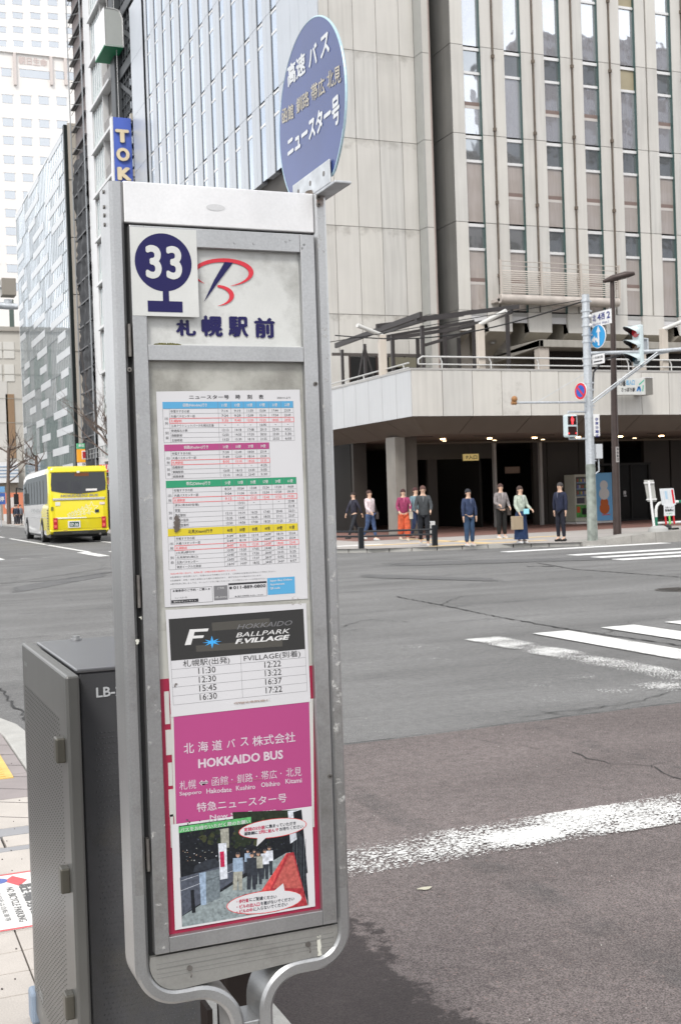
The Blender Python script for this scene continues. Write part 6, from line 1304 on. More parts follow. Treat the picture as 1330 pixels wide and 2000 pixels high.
q = MB(); q.disc(c, u, W3, .245, .02, 32, 0); q.disc(c+n_*.004, u, W3, .232, 0, 32, 1); q.disc(c+n_*.007, u, W3, .168, 0, 32, 2); q.poly([c+n_*.012+u*a+W3*b for a, b in ((-.15, .11), (-.11, .15), (.15, -.11), (.11, -.15))], 1)
q.build('no_parking_sign', [TSW, TSR, TSD], TP)
# street name board (faces obliquely, rising to the right because it runs towards the viewer)
P0 = at_y(1155, 640, 28.6); P1 = at_x(1193, 628, P0.x+.02); P1.z = P0.z; uu = V((P1.x-P0.x, P1.y-P0.y, 0)); nn_ = V((-1, 0, 0)); hh_ = V((0, 0, .40)); 
q = MB(); q.prism([P0, P0+uu, P0+uu+hh_, P0+hh_], -nn_*.02, 0)
fn_ = lambda a, b: P0+uu*a+hh_*b+nn_*.008
for ch, a in (('北', .06), ('4', .31), ('西', .51), ('2', .78)): q.text(ch, fn_, a, .38, a+.18, .86, 1, .02)
q.text('North 4', fn_, .08, .08, .46, .26, 1); q.text('West 2', fn_, .54, .08, .90, .26, 1); q.build('street_name_board', [TSW, NAVYR], TP)
a = at_y(1156, 713, 28.4); q = MB(); uu2 = V((.02, at_x(1178, 708, a.x).y-a.y, 0)); n2_ = V((-1, 0, 0)); q.prism([a, a+uu2, a+uu2+V((0, 0, .27)), a+V((0, 0, .27))], -n2_*.02, 0)
fn2 = lambda x, y: a+uu2*x+V((0, 0, .27))*y+n2_*.008; q.text('一方通行路', fn2, .08, .55, .92, .82, 1, .01); q.poly([fn2(.15, .22), fn2(.85, .22), fn2(.85, .34), fn2(.15, .34)], 1); q.build('small_plate', [TSW, INK], TP)
q = MB(); q.box(PX+.03, PYY-.19, 3.08, PX+.22, PYY-.16, 3.70, 0)
for i, ch in enumerate('歩車分離式'): q.text(ch, rect_fn((0, PYY-.196, 0), (1, 0, 0), (0, 0, 1)), PX+.07, 3.60-.115*i-.09, PX+.18, 3.60-.115*i, 1, .02)
q.build('vertical_plate', [TSW, NAVYR], TP)
# pedestrian signal
q = MB(); q.box(18.46, PYY-.18, 3.06, 18.84, PYY+.02, 3.70); q.build('pedestrian_signal', SIGW, TP, bevel=.05)
for z, t_ in ((3.41, 1), (3.12, 0)):
    q = MB(); q.box(18.51, PYY-.19, z, 18.79, PYY-.175, z+.24); q.build('signal_window', flat('signal_black', (.03, .012, .012), .3), TP)
    if t_:
        q = MB(); c = V((18.65, PYY-.195, z+.12)); q.disc(c+V((0, 0, .085)), (1,0,0), (0,0,1), .022, 0, 12)
        q.poly([c+V(p) for p in ((-.045, -.003, .055), (.045, -.003, .055), (.045, -.003, -.02), (.025, -.003, -.02), (.022, -.003, -.11), (.004, -.003, -.11), (.0, -.003, -.03), (-.004, -.003, -.11), (-.022, -.003, -.11), (-.025, -.003, -.02), (-.045, -.003, -.02))]); q.build('standing_figure', mat('red_figure', (1, .04, .05), .4, emit=1.6), TP)
    else:
        for x in (18.525, 18.755): q = MB(); q.box(x-.012, PYY-.196, z+.03, x+.02, PYY-.19, z+.07); q.build('countdown_dot', mat('red_dot', (1, .05, .05), .4, emit=.8), TP)
for z in (3.78, 3.02): q = MB(); q.tube([(PX, PYY, z), (18.62, PYY-.05, z), (18.60, PYY-.08, z-.04 if z > 3.5 else z+.06)], .028, 8); q.build('signal_bracket', GALV, TP)
q = MB(); q.tube([(PX, PYY, 4.05), (16.9, PYY, 4.04)], .032, 8); q.build('side_arm', GALV, TP)
q = MB(); q.tube([(PX, PYY, 4.9), (17.7, PYY, 4.08)], .008, 5); q.build('stay_wire', GALV, TP)
q = MB(); q.ball((16.93, PYY, 4.14), .09, 10); q.tube([(16.84, PYY, 4.03), (16.98, PYY, 4.03)], .05, 8); q.build('sensor_head', flat('sensor_orange', (.30, .15, .06)), TP, smooth=True)
q = MB(); q.box(PX+.15, PYY-.1, 2.45, PX+.36, PYY+.1, 2.86); q.build('control_box', flat('control_grey', (.50, .52, .54)), TP, bevel=.01)
q = MB(); q.tube([(PX+.28, PYY, 2.45), (PX+.28, PYY, 2.1), (PX+.12, PYY, 2.0)], .02, 6); q.build('conduit', GALV, TP)
q = MB(); q.tube([(PX, PYY, 6.95), (12, 33, 6.0), (9.0, 36.5, 5.95)], .012, 5); q.build('overhead_cable', BLACK, TP)
WR = MB(); n = 30
wp0, wp1 = at_y(1140, 588, 28.5), at_y(655, 655, 40.0)
WR.tube([tuple(wp0.lerp(wp1, k/n)-V((0, 0, .5*math.sin(math.pi*k/n)))) for k in range(n+1)], .022, 5); o = WR.build('overhead_wire', BLACK); tag(o, 'black overhead wire sagging from the traffic pole to the department store corner', 'wire')

LPST = kits('street_lamp', (20.66, 29.2, FZ), 'tall dark brown street lamp with a flat leaning head beside the traffic pole', 'street lamp')
q = MB(); q.tube([(20.66, 29.2, FZ), (20.68, 29.2, 3.4), (20.75, 29.2, 7.62)], [.12, .10, .065], 14); q.build('pole', BROWN, LPST, smooth=True)
q = MB(); q.tube([(20.50, 29.3, 7.60), (20.72, 29.1, 7.70), (21.02, 28.9, 7.80), (21.24, 28.8, 7.84)], [.06, .13, .14, .07], 12); q.v = [V((v.x, v.y, 7.72+(v.z-7.72)*.75)) for v in q.v]; q.build('lamp_head', BROWN, LPST, smooth=True)
q = MB(); q.add([(20.78, 28.93, 7.655), (21.12, 28.72, 7.70), (21.16, 28.88, 7.72), (20.84, 29.08, 7.655)], [(0, 1, 2, 3), (3, 2, 1, 0)]); q.build('lamp_glass', flat('lamp_lens', (.42, .42, .40), .3), LPST)
q = MB(); q.box(20.62, 29.08, 2.35, 20.72, 29.10, 2.80, 0)
for i in range(4): q.text('36B2'[i], rect_fn((0, 29.075, 0), (1, 0, 0), (0, 0, 1)), 20.64, 2.70-.1*i, 20.70, 2.77-.1*i, 1, .03)
q.build('number_strip', [flat('strip_grey', (.35, .33, .32)), INK], LPST)

# ================================================================== VENDING MACHINE, LOBBY PANEL
VM = kits('vending_machine', (28.4, 42.8, FZ), 'green trimmed drinks vending machine partly hidden by the traffic pole', 'vending machine')
vx0, vx1, vz0, vz1 = 28.02, 29.02, .22, 2.2
q = MB(); q.box(vx0, 42.5, vz0, vx1, 43.3, vz1); q.build('cabinet', flat('vending_cream', (.40, .40, .34)), VM, bevel=.02)
q = MB(); q.box(vx0+.06, 42.47, 1.28, vx1-.06, 42.52, 2.10); q.build('display_back', flat('display_dark', (.09, .085, .08), .2), VM)
for r_ in range(3):
    q = MB(); z = 1.36+r_*.26; q.box(vx0+.06, 42.44, z-.05, vx1-.06, 42.475, z-.01); q.build('shelf', flat('shelf_blue', (.14, .22, .34)), VM)
    for k in range(10):
        cc = [(.30, .07, .05), (.06, .20, .10), (.45, .33, .10), (.10, .10, .30), (.36, .32, .28), (.20, .09, .05)][(k*7+r_*3) % 6]
        q = MB(); x = vx0+.12+k*.085; q.tube([(x, 42.45, z), (x, 42.45, z+.13)], .03, 8); q.build('drink_can', flat('can_%d' % ((k*7+r_*3) % 6), cc, .3), VM)
q = MB(); q.box(vx0+.08, 42.46, .98, vx0+.44, 42.52, 1.22); q.build('poster_window', flat('poster_dark2', (.06, .055, .07)), VM); q = MB(); q.box(vx0+.52, 42.46, .95, vx1-.06, 42.5, 1.25, 0); q.disc((vx0+.68, 42.455, 1.15), (1,0,0), (0,0,1), .05, 0, 12, 1); q.build('coin_panel', [flat('coin_silver', (.30, .30, .31)), INK], VM)
q = MB(); q.box(vx0+.04, 42.465, .40, vx1-.04, 42.52, .92); q.build('green_front', mat('vending_green', (.05, .22, .04), .4, var=.6, scale=5), VM); q = MB(); q.box(vx0+.3, 42.44, .52, vx1-.2, 42.47, .78); q.build('dispensing_slot', BLACK, VM)
q = MB(); q.box(vx0+.05, 42.455, .60, vx0+.2, 42.467, .85); q.build('red_patch', flat('vending_red', (.45, .07, .03)), VM)
q = MB(); q.box(vx0-.03, 42.4, FZ, vx1+.95, 43.4, .21); q.build('plinth', flat('plinth_white', (.62, .61, .60)), VM)
BPN = kits('display_board', (29.4, 42.6, .21), 'light blue upright board with white and orange rounded shapes beside the vending machine', 'display board')
q = MB(); q.box(29.06, 42.48, .22, 29.86, 42.56, 2.24); q.build('board', flat('panel_skyblue', (.17, .42, .72), .35), BPN)
q = MB(); q.disc((29.45, 42.475, 1.72), (1,0,0), (0,0,1), .20, 0, 20, 0); q.disc((29.45, 42.47, 1.36), (1,0,0), (0,0,1), .26, 0, 20, 0); q.disc((29.45, 42.475, .98), (1,0,0), (0,0,1), .20, 0, 20, 1); q.disc((29.45, 42.47, .74), (1,0,0), (0,0,1), .25, 0, 20, 1); q.poly([(29.3, 42.46, .44), (29.72, 42.46, .46), (29.72, 42.46, .49), (29.3, 42.46, .47)], 2); q.build('printed_shapes', [WINK, flat('shape_orange', (.50, .12, .03)), REDINK], BPN)

# ================================================================== GUARD FENCE, BARRIERS, SIGNS, BICYCLE
GF = kits('guard_fence', (14, 30.6, FZ), 'low black two rail guard fence along the far kerb in front of the pedestrians', 'fence')
GFM = flat('fence_black', (.018, .020, .024), .4, metal=.3)
gx = [(12.75, 32.6), (13.42, 31.15+.15), (15.36, 30.5)]
for (x, y) in gx[1:]: q = MB(); q.box(x-.075, y-.05, FZ-.01, x+.075, y+.05, FZ+.60); q.build('post', GFM, GF, bevel=.01)
for z in (.60, .46):
    q = MB(); q.tube([(gx[0][0], gx[0][1], z), (gx[1][0], gx[1][1], z), (gx[2][0], gx[2][1], z)], .028, 8); q.build('rail', GFM, GF)
WGR = [mat('barrier_white', (.66, .67, .66), .4, var=.04), flat('barrier_green', (.02, .15, .09), .4)]
def barrier(x0, x1, y, label):
    t = kits('barrier', ((x0+x1)/2, y, .3), label, 'barrier'); tag(t, group='white and green pipe barriers on the kerb')
    z = .30; P_ = [(x0, y, z), (x0, y, z+.62)]+[(x0+.22-.22*math.cos(R(a)), y, z+.62+.22*math.sin(R(a))) for a in (30, 60, 90)]+[(x1-.22, y, z+.84)]+[(x1-.22+.22*math.sin(R(a)), y, z+.62+.22*math.cos(R(a))) for a in (30, 60, 90)]+[(x1, y, z)]
    cut = [(0, 1, 1), (1, 5, 0), (5, 6, 1), (6, 9, 0)] 
    q = MB(); q.tube([P_[0], (x0, y, z+.42)], .042, 8, 1); q.tube([(x0, y, z+.42)]+P_[1:5]+[((x0+x1)/2+.1, y, z+.84)], .042, 8, 0); q.tube([((x0+x1)/2+.1, y, z+.84), (x1-.35, y, z+.84)], .043, 8, 1); q.tube([(x1-.35, y, z+.84)]+P_[5:9]+[(x1, y, z+.45)], .042, 8, 0); q.tube([(x1, y, z+.45), (x1, y, z)], .042, 8, 1); q.build('pipe_frame', WGR, t, smooth=True)
    q = MB(); q.tube([(x0, y, z+.24), (x1, y, z+.24)], .034, 8, 0); q.build('lower_bar', WGR, t, smooth=True)
    return t
barrier(21.60, 22.98, 28.6, 'white and green pipe barrier carrying two notices, left one of the pair on the kerb'); barrier(23.10, 24.6, 28.6, 'white and green pipe barrier cut by the right edge, in front of the bicycle')
for x, lab, g in ((21.55, 'grey concrete foot block at the left end of the barriers', (.36, .36, .35)), (23.03, 'white concrete foot block between the two barriers', (.72, .72, .71))):
    q = MB(); q.tube([(x, 28.45, .30), (x, 28.45, .40), (x, 28.45, .47)], [.30, .27, .16], 12); o = q.build('foot_block', flat('foot_block_%d' % int(x*10), g, .8), smooth=True); tag(o, lab, 'concrete block')
NS = kits('kerb_sign', (21.42, 28.55, .3), 'white post with the pale back of a leaning sign plate at the barrier end', 'sign')
q = MB(); q.tube([(21.46, 28.5, .3), (21.30, 28.5, 1.78)], .036, 8); q.build('post', TSW, NS)
q = MB(); q.prism([(21.30, 28.56, 1.17), (21.60, 28.56, 1.17), (21.52, 28.56, 1.80), (21.19, 28.56, 1.80)], (0, .02, 0)); q.build('plate_back', mat('plate_back_grey', (.40, .40, .38), .6, var=.1, scale=8), NS)
for z in (1.24, 1.72): q = MB(); q.box(21.16+(1.8-z)*.15, 28.52, z-.02, 21.5+(1.8-z)*.15, 28.56, z+.02); q.build('strut', TSW, NS)
NT = kits('barrier_notice', (22.0, 28.5, 1.1), 'tilted white notice with a red band above a smaller sheet, tied to the left barrier', 'notice')
q = MB(); f = lambda a, b: V((21.63+.04+a*.50+(1-b)*.07, 28.50, 1.06+b*.48)); q.poly([f(0, 0), f(1, 0), f(1, 1), f(0, 1)], 0)
g_ = lambda a, b: f(a, b)+V((0, -.006, 0)); q.poly([g_(.80, .08), g_(.93, .08), g_(.93, .92), g_(.80, .92)], 1); q.poly([g_(.32, .35), g_(.48, .35), g_(.48, .85), g_(.32, .85)], 2)
for k in range(5):
    g0 = g_(.06+.14*k, .1); 
    if k != 2: q.poly([g_(.08+.145*k, .12), g_(.10+.145*k, .12), g_(.10+.145*k, .86), g_(.08+.145*k, .86)], 3)
q.build('upper_sheet', [flat('notice_white', (.66, .68, .70)), TSR, flat('notice_blueish', (.40, .55, .68)), flat('notice_greyblue', (.48, .52, .56))], NT)
q = MB(); q.box(21.80, 28.49, .74, 22.18, 28.50, 1.06, 0); q.text('お願いします', rect_fn((0, 28.48, 0), (1, 0, 0), (0, 0, 1)), 21.84, .96, 22.14, 1.01, 1, .0); q.text('駐輪禁止', rect_fn((0, 28.48, 0), (1, 0, 0), (0, 0, 1)), 21.83, .87, 22.15, .94, 1, .03); q.text('札幌市', rect_fn((0, 28.48, 0), (1, 0, 0), (0, 0, 1)), 21.88, .79, 22.08, .83, 2, .0); q.build('lower_sheet', [flat('notice_white', (.66, .68, .70)), INK, flat('green_letter', (.05, .35, .12))], NT)
for x, c_ in ((21.84, (.55, .02, .03)), (21.98, (.20, .60, .15)), (22.13, (.55, .02, .03))): q = MB(); q.tube([(x, 28.49, .74), (x+.03, 28.5, .50)], .026, 6); q.build('tie', flat('tie_%d' % int(c_[0]*100), c_), NT)
# bicycles behind the barriers
def bicycle(x, y, z, ang, label, lying=False):
    t = kits('bicycle', (0, 0, 0), label, 'bicycle'); RB = flat('tyre_black', (.02, .02, .02), .7); FRM = flat('bike_dark', (.05, .05, .055), .35, metal=.4)
    for wx in (-.52, .52):
        q = MB(); q.tube([(wx+.32*math.cos(R(a)), 0, .34+.32*math.sin(R(a))) for a in range(0, 361, 18)], .020, 6, caps=False); wh = q.build('wheel', RB, t)
        q = MB()
        for k in range(12): a = R(k*30); q.tube([(wx, 0, .34), (wx+.31*math.cos(a), 0, .34+.31*math.sin(a))], .003, 3)
        q.build('spokes', flat('spoke', (.4, .4, .4), .4, metal=.7), wh, kind='stuff')
    q = MB()
    for a, b in (((-.52, .34), (-.15, .34)), ((-.15, .34), (-.25, .78)), ((-.52, .34), (-.23, .70)), ((-.15, .34), (.34, .68)), ((-.22, .62), (.36, .76)), ((.36, .82), (.34, .66)), ((.34, .66), (.52, .34))): q.tube([(a[0], 0, a[1]), (b[0], 0, b[1])], .017, 6)
    q.build('frame', FRM, t); q = MB(); q.tube([(.36, 0, .8), (.36, 0, .98)], .015, 6); q.tube([(.20, -.26, 1.02), (.34, -.2, 1.02), (.38, 0, .99), (.34, .2, 1.02), (.20, .26, 1.02)], .014, 6); q.build('handlebar', FRM, t)
    q = MB(); q.box(-.38, -.07, .80, -.14, .07, .85); q.tube([(-.25, 0, .76), (-.26, 0, .82)], .02, 6); q.build('saddle', RB, t, bevel=.02)
    q = MB(); q.box(.46, -.16, .70, .78, .16, .74); q.box(.46, -.17, .92, .80, -.16, .94); q.box(.46, .16, .92, .80, .17, .94)
    for k in range(7): q.box(.46+.05*k, -.165, .72, .47+.05*k, -.16, .93)
    q.build('front_basket', flat('basket_wire', (.05, .05, .05)), t)
    t.location = (x, y, z); t.rotation_euler = (R(80) if lying else 0, 0, ang); return t
bicycle(24.15, 29.5, .13, R(200), 'dark upright city bicycle behind the right hand barrier')
bicycle(22.55, 29.6, .16, R(8), 'dark bicycle fallen on its side behind the left barrier', True)
q = MB(); q.box(22.05, 28.9, .13, 22.45, 29.4, .48); o = q.build('black_bag', mat('black_bag_plastic', (.02, .02, .022), .4, var=.3, scale=9), bevel=.12); tag(o, 'black bag standing on the ground behind the left barrier', 'bag')
q = MB(); q.box(21.98, 28.75, .13, 22.06, 28.85, .55); o = q.build('brown_stake', flat('stake_brown', (.13, .04, .03)), bevel=.02); tag(o, 'short brown stake under the notice on the left barrier', 'stake')

# ================================================================== PEOPLE
def skin_mesh(name, joints, edges, m, parent, sub=1):
    """joints: list of (point, radius); grown as one continuous surface"""
    me = bpy.data.meshes.new(name); me.from_pydata([j[0] for j in joints], edges, []); o = bpy.data.objects.new(name, me); C.objects.link(o)
    md = o.modifiers.new('s', 'SKIN'); sv = me.skin_vertices[0].data
    for i, j in enumerate(joints): r_ = j[1]; sv[i].radius = r_ if isinstance(r_, tuple) else (r_, r_); sv[i].use_root = (i == 0)
    s2 = o.modifiers.new('u', 'SUBSURF'); s2.levels = sub; s2.render_levels = sub
    bpy.context.view_layer.update(); dg = bpy.context.evaluated_depsgraph_get(); m2 = bpy.data.meshes.new_from_object(o.evaluated_get(dg)); bpy.data.objects.remove(o)
    m2.materials.clear(); m2.materials.append(m); m2.polygons.foreach_set('use_smooth', [True]*len(m2.polygons)); m2.name = name
    o2 = bpy.data.objects.new(name, m2); C.objects.link(o2); o2.parent = parent; return o2
SKN = mat('skin_tone', (.56, .37, .27), .5, var=.04)
def person(x, y, h, ang, label, top, legs, hair=(.03, .02, .018), shoes=(.60, .60, .58), stride=0., arm=(.0, .0), bend=(0., 0.), skirt=False, loose=0., shoe2=None, z=FZ, lean=0., sleeve=True, long_top=False, cap=None, long_hair=False, bag=None):
    t = empty('person', (0, 0, 0), label, 'person'); k = h/1.70
    def P_(a, b, c): return V((a*k, b*k-lean*c*k, c*k))
    hipz, shz = .90, 1.40
    J = [(P_(0, 0, .95), (.10*k, .07*k)), (P_(0, 0, 1.12), (.10*k, .07*k)), (P_(0, 0, 1.32), (.13*k, .085*k)), (P_(0, .0, 1.45), (.06*k, .06*k)), (P_(0, -.01, 1.52), (.055*k, .06*k)), (P_(0, -.015, 1.60), (.078*k, .092*k)), (P_(0, -.01, 1.665), (.066*k, .078*k))]
    E_ = [(0, 1), (1, 2), (2, 3), (3, 4), (4, 5), (5, 6)]
    T_ = [(P_(0, 0, .84), (.172*k, .128*k)), (P_(0, 0, 1.10), (.15*k, .112*k)), (P_(0, 0, 1.30), (.172*k, .122*k)), (P_(0, 0, 1.425), (.085*k, .075*k))]; TE = [(0, 1), (1, 2), (2, 3)]
    if long_top: T_[0] = (P_(0, 0, .78), (.17*k, .13*k))
    L_ = [(P_(0, 0, .98), (.148*k, .115*k))]; LE = []
    for i, s_ in enumerate((-1, 1)):
        st = stride*s_; hip = P_(s_*.085, 0, .90); kn = P_(s_*.095, -st*.18-.02, .50); an = P_(s_*.10, -st*.42+(.10 if st < 0 else 0), .085+(.05 if st < 0 else 0)); to = an+V((0, -.15*k, -.05*k))
        b = len(J); J += [(hip, .085*k), (kn, .058*k), (an, .038*k), (to, .034*k)]; E_ += [(0, b), (b, b+1), (b+1, b+2), (b+2, b+3)]
        b = len(L_); L_ += [(hip+V((0, 0, -.03)), (.100+loose*.4)*k), (kn, (.072+loose)*k), (an+V((0, 0, .03*k)), (.052+loose*1.2)*k)]; LE += [(0, b), (b, b+1), (b+1, b+2)]
        q = MB(); a_ = an; q.tube([a_+V((0, .06*k, -.045*k)), a_+V((0, -.03*k, -.04*k)), a_+V((0, -.16*k, -.055*k))], [.045*k, .048*k, .032*k], 8); q.build('shoe', flat('shoe_%d' % int(sum(shoes)*100), shoes if not (shoe2 and i) else shoe2), t, smooth=True)
        sh = P_(s_*.175, 0, 1.385); ar = arm[i]; be = bend[i]
        el_ = sh+V((s_*.05*k, -math.sin(ar)*.27*k, -math.cos(ar)*.27*k)); a2 = ar+be; hd_ = el_+V((-s_*be*.05*k, -math.sin(a2)*.24*k, -math.cos(a2)*.24*k)); fg = hd_+V((0, -math.sin(a2)*.09*k, -math.cos(a2)*.09*k))
        b = len(J); J += [(sh, .05*k), (el_, .038*k), (hd_, .027*k), (fg, (.038*k, .018*k))]; E_ += [(2, b), (b, b+1), (b+1, b+2), (b+2, b+3)]
        for fi in range(4):
            f0 = len(J); J += [(fg+V((0, (fi-1.5)*.012*k, -.010*k)), .008*k), (fg+V((-s_*.006, (fi-1.5)*.016*k, (-.055-.012*(fi in (1, 2)))*k)), .007*k)]; E_ += [(b+3, f0), (f0, f0+1)]
        f0 = len(J); J += [(hd_+V((0, -.04*k, -.045*k)), .009*k)]; E_ += [(b+2, f0)]
        b = len(T_); T_ += [(sh+V((-s_*.01*k, 0, 0)), .068*k), (el_, .055*k)]+([(hd_, .042*k)] if sleeve else []); TE += [(2, b), (b, b+1)]+([(b+1, b+2)] if sleeve else [])
    skin_mesh('body', J, E_, SKN, t); skin_mesh('top', T_, TE, flat('cloth_%02d%02d%02d' % tuple(int(c*99) for c in top), top, .85, var=.28, scale=11, bump=.6, bscale=22), t)
    lm = flat('cloth_%02d%02d%02d' % tuple(int(c*99) for c in legs), legs, .85, var=.28, scale=11, bump=.6, bscale=18)
    if skirt:
        q = MB(); q.tube([P_(0, 0, .96), P_(0, 0, .8), P_(0, -.0, .35 if skirt != 2 else .12)], [.15*k, .19*k, .24*k], 14); q.v = [V((v.x, v.y*.75, v.z)) for v in q.v]; q.build('skirt', lm, t, smooth=True)
    else: skin_mesh('trousers', L_, LE, lm, t)
    hm = flat('hair_%d' % int(sum(cap or hair)*1000), cap or hair, .6, var=.2, scale=30); q = MB(); c = P_(0, .012, 1.625); q.ball(c, .098*k, 12, 0, (.92, 1.08, 1.05)); q.v = [v if v.z > c.z-.02 or v.y > c.y+.03 else V((v.x, v.y+.06, v.z)) for v in q.v]; 
    if long_hair: q.ball(P_(0, .055, 1.50), .085*k, 10, 0, (1.0, .62, 1.5))
    q.build('hair', hm, t, smooth=True)
    if bag: q = MB(); b0 = P_(.21, -.02, .86); q.box(b0.x-.05, b0.y-.13, b0.z-.13, b0.x+.06, b0.y+.13, b0.z+.10); q.tube([b0+V((0, -.1, .1)), P_(.19, -.02, 1.42), b0+V((0, .1, .1))], .012, 5); q.build('shoulder_bag', flat('bag_%d' % int(sum(bag)*100), bag, .6), t, bevel=.02)
    q = MB(); q.prism([P_(-.035, -.122, 1.43), P_(.035, -.122, 1.43), P_(.004, -.135, 1.26), P_(-.004, -.135, 1.26)], (0, -.004, 0)); q.build('collar', flat('collar_%d' % int(top[0]*100), tuple(min(.6, c*1.7+.05) for c in top), .8), t)
    q = MB()
    for s_ in (-1, 1): q.ball(P_(s_*.03, -.098, 1.60), .009*k, 6, 0); q.ball(P_(s_*.03, -.1, 1.618), .011*k, 6, 0, (1.5, .5, .4))
    q.ball(P_(0, -.102, 1.548), .018*k, 6, 1, (1.3, .4, .35)); q.ball(P_(0, -.108, 1.578), .014*k, 6, 2, (.8, 1, 1.3))
    for s_ in (-1, 1): q.ball(P_(s_*.082, 0, 1.585), .02*k, 6, 2, (.4, .8, 1.2))
    q.build('face', [INK, flat('lips', (.35, .12, .10)), SKN], t, smooth=True, kind=None)
    t.location = (x, y, z); t.rotation_euler = (0, 0, ang); return t
GP = 'people waiting or walking on the far pavement'
def ppl(px, py, **k):
    p = at_z(px, py, FZ); t = person(p.x, p.y, label=k.pop('label'), **k); t['group'] = GP; return t, p
ppl(693, 1052, h=1.62, ang=R(-80), label='person in dark clothes and black trousers striding left behind the guard fence', top=(.03, .03, .045), legs=(.025, .028, .035), shoes=(.05, .05, .05), stride=.75, arm=(.4, -.4))
ppl(724, 1056, h=1.66, ang=R(20), label='person in a white pink top and jeans walking behind the guard fence post', top=(.62, .52, .54), legs=(.05, .08, .16), hair=(.06, .03, .025), long_hair=True, bag=(.05, .04, .04), stride=.35, arm=(.3, -.2), bend=(.6, .2))
ppl(790, 1057, h=1.66, ang=R(-15), label='person in a magenta top and wide orange trousers behind the guard fence', top=(.25, .04, .10), legs=(.52, .10, .045), hair=(.05, .02, .02), long_hair=True, bag=(.50, .46, .38), loose=.05, shoes=(.60, .55, .45), stride=.12, arm=(.15, .1), bend=(.8, 1.1))
ppl(814, 1054, h=1.70, ang=R(10), label='person in blue grey with dark blue trousers partly hidden behind the dark coated one', top=(.16, .24, .28), legs=(.03, .045, .10), hair=(.06, .02, .02), shoes=(.16, .08, .06), stride=.1)
t_, p_ = ppl(829, 1066, h=1.72, ang=R(-25), label='person in a dark coat and black trousers holding a white bag', top=(.055, .06, .065), legs=(.018, .02, .025), hair=(.10, .05, .04), shoes=(.62, .62, .60), stride=.2, arm=(.2, .3), bend=(.9, .7), long_top=True)
BGS = MB(); BGS.box(p_.x+.18, p_.y-.02, .42, p_.x+.36, p_.y+.10, .82); o = BGS.build('white_bag', flat('bag_white', (.72, .72, .72)), bevel=.02); tag(o, 'white bag hanging from the hand of the dark coated pedestrian', 'bag')
ppl(917, 1067, h=1.58, ang=R(5), label='person in a navy jacket and blue jeans standing alone at the kerb', top=(.035, .05, .10), legs=(.035, .065, .12), hair=(.02, .02, .025), shoes=(.52, .50, .48), arm=(.1, .1), loose=.01)
ppl(980, 1052, h=1.72, ang=R(-5), label='person in a grey top and black trousers standing with feet apart', top=(.22, .20, .20), legs=(.015, .015, .015), hair=(.06, .03, .025), bag=(.06, .05, .045), shoes=(.60, .60, .60), arm=(.2, .1), bend=(1.1, .9), loose=.01)
t_, p_ = ppl(1018, 1061, h=1.62, ang=R(12), label='person in a pale green top and long dark blue skirt carrying a paper bag', top=(.42, .47, .40), legs=(.018, .035, .09), hair=(.05, .03, .025), long_hair=True, shoes=(.70, .70, .70), skirt=2, arm=(.1, .2), bend=(.5, .9))
q = MB(); q.box(p_.x-.40, p_.y-.22, .52, p_.x-.05, p_.y-.12, .90); o = q.build('paper_bag', flat('kraft_paper', (.34, .27, .19)), bevel=.01); tag(o, 'brown paper shopping bag held by the pedestrian in the long skirt', 'bag')
q = MB(); q.box(p_.x-.04, p_.y-.28, .95, p_.x+.12, p_.y-.22, 1.10); o = q.build('cyan_pouch', flat('pouch_cyan', (.30, .66, .75)), bevel=.01); tag(o, 'bright cyan pouch at the waist of the pedestrian in the long skirt', 'pouch')
ppl(1096, 1057, h=1.68, ang=R(-70), label='person in a dark navy suit standing sideways left of the vending machine', top=(.018, .022, .045), legs=(.015, .016, .025), hair=(.05, .045, .045), shoes=(.02, .02, .02), arm=(.0, .1), long_top=True)
for px, py, c_, lab in ((14, 1024, (.22, .24, .28), 'small far person in grey at the far left kerb'), (25, 1026, (.03, .03, .035), 'small far person in black standing beside the coach'), (35, 1027, (.05, .06, .09), 'small far person in dark blue nearest to the coach')):
    p = at_z(px, py, FZ); t = person(p.x, min(p.y, 98), 1.65, R(30), lab, c_, (.05, .05, .06)); t['group'] = 'distant people on the left street'

# ================================================================== BLOCKS ACROSS THE STREET BEHIND THE VIEWER (seen in the window panes)
def back_block(x0, x1, y, h, label, col, seed, step=0):
    t = empty('office_building', ((x0+x1)/2, y, 0), label, 'building'); m = mat('back_block_wall_%d' % seed, col, .7, var=.08, scale=.3)
    q = MB(); q.box(x0, y-14, 0, x1, y, h); q.build('wall', m, t)
    g_ = flat('back_window_%d' % seed, tuple(c*.30 for c in col), .3)
    k = 0; z = 4
    while z < h-3:
        q = MB(); x = x0+1
        while x < x1-3: q.box(x, y, z, x+2.6, y+.12, z+1.7); x += 3.4
        q.build('window_row', g_, t, kind='stuff'); z += 3.6
    q = MB(); q.box(x0-.3, y-14, h, x1+.3, y+.3, h+.8); q.build('parapet', mat('parapet_%d' % seed, tuple(c*.7 for c in col), .7), t)
    return t
back_block(30, 78, -34, 40, 'grey office block behind the viewer, mirrored in the department store windows', (.30, .28, .28), 1)
back_block(80, 130, -40, 58, 'taller blue grey office block behind the viewer to the right', (.22, .23, .26), 2)

MH = empty('manhole_cover', (0, 0, 0), 'round iron manhole cover in the grey asphalt near the right edge', 'manhole')
p = at_z(1322, 1152, 0); q = MB(); q.disc((p.x, p.y, .010), (1, 0, 0), (0, 1, 0), .34, .006, 30, 0); q.disc((p.x, p.y, .012), (1, 0, 0), (0, 1, 0), .28, .001, 30, 1)
for k in range(-4, 5): q.box(p.x-.2, p.y+k*.055-.01, .012, p.x+.2, p.y+k*.055+.01, .016, 0)
q.build('iron_lid', [mat('cast_iron', (.075, .068, .062), .6, .3, var=.3, scale=20), TARB], MH)

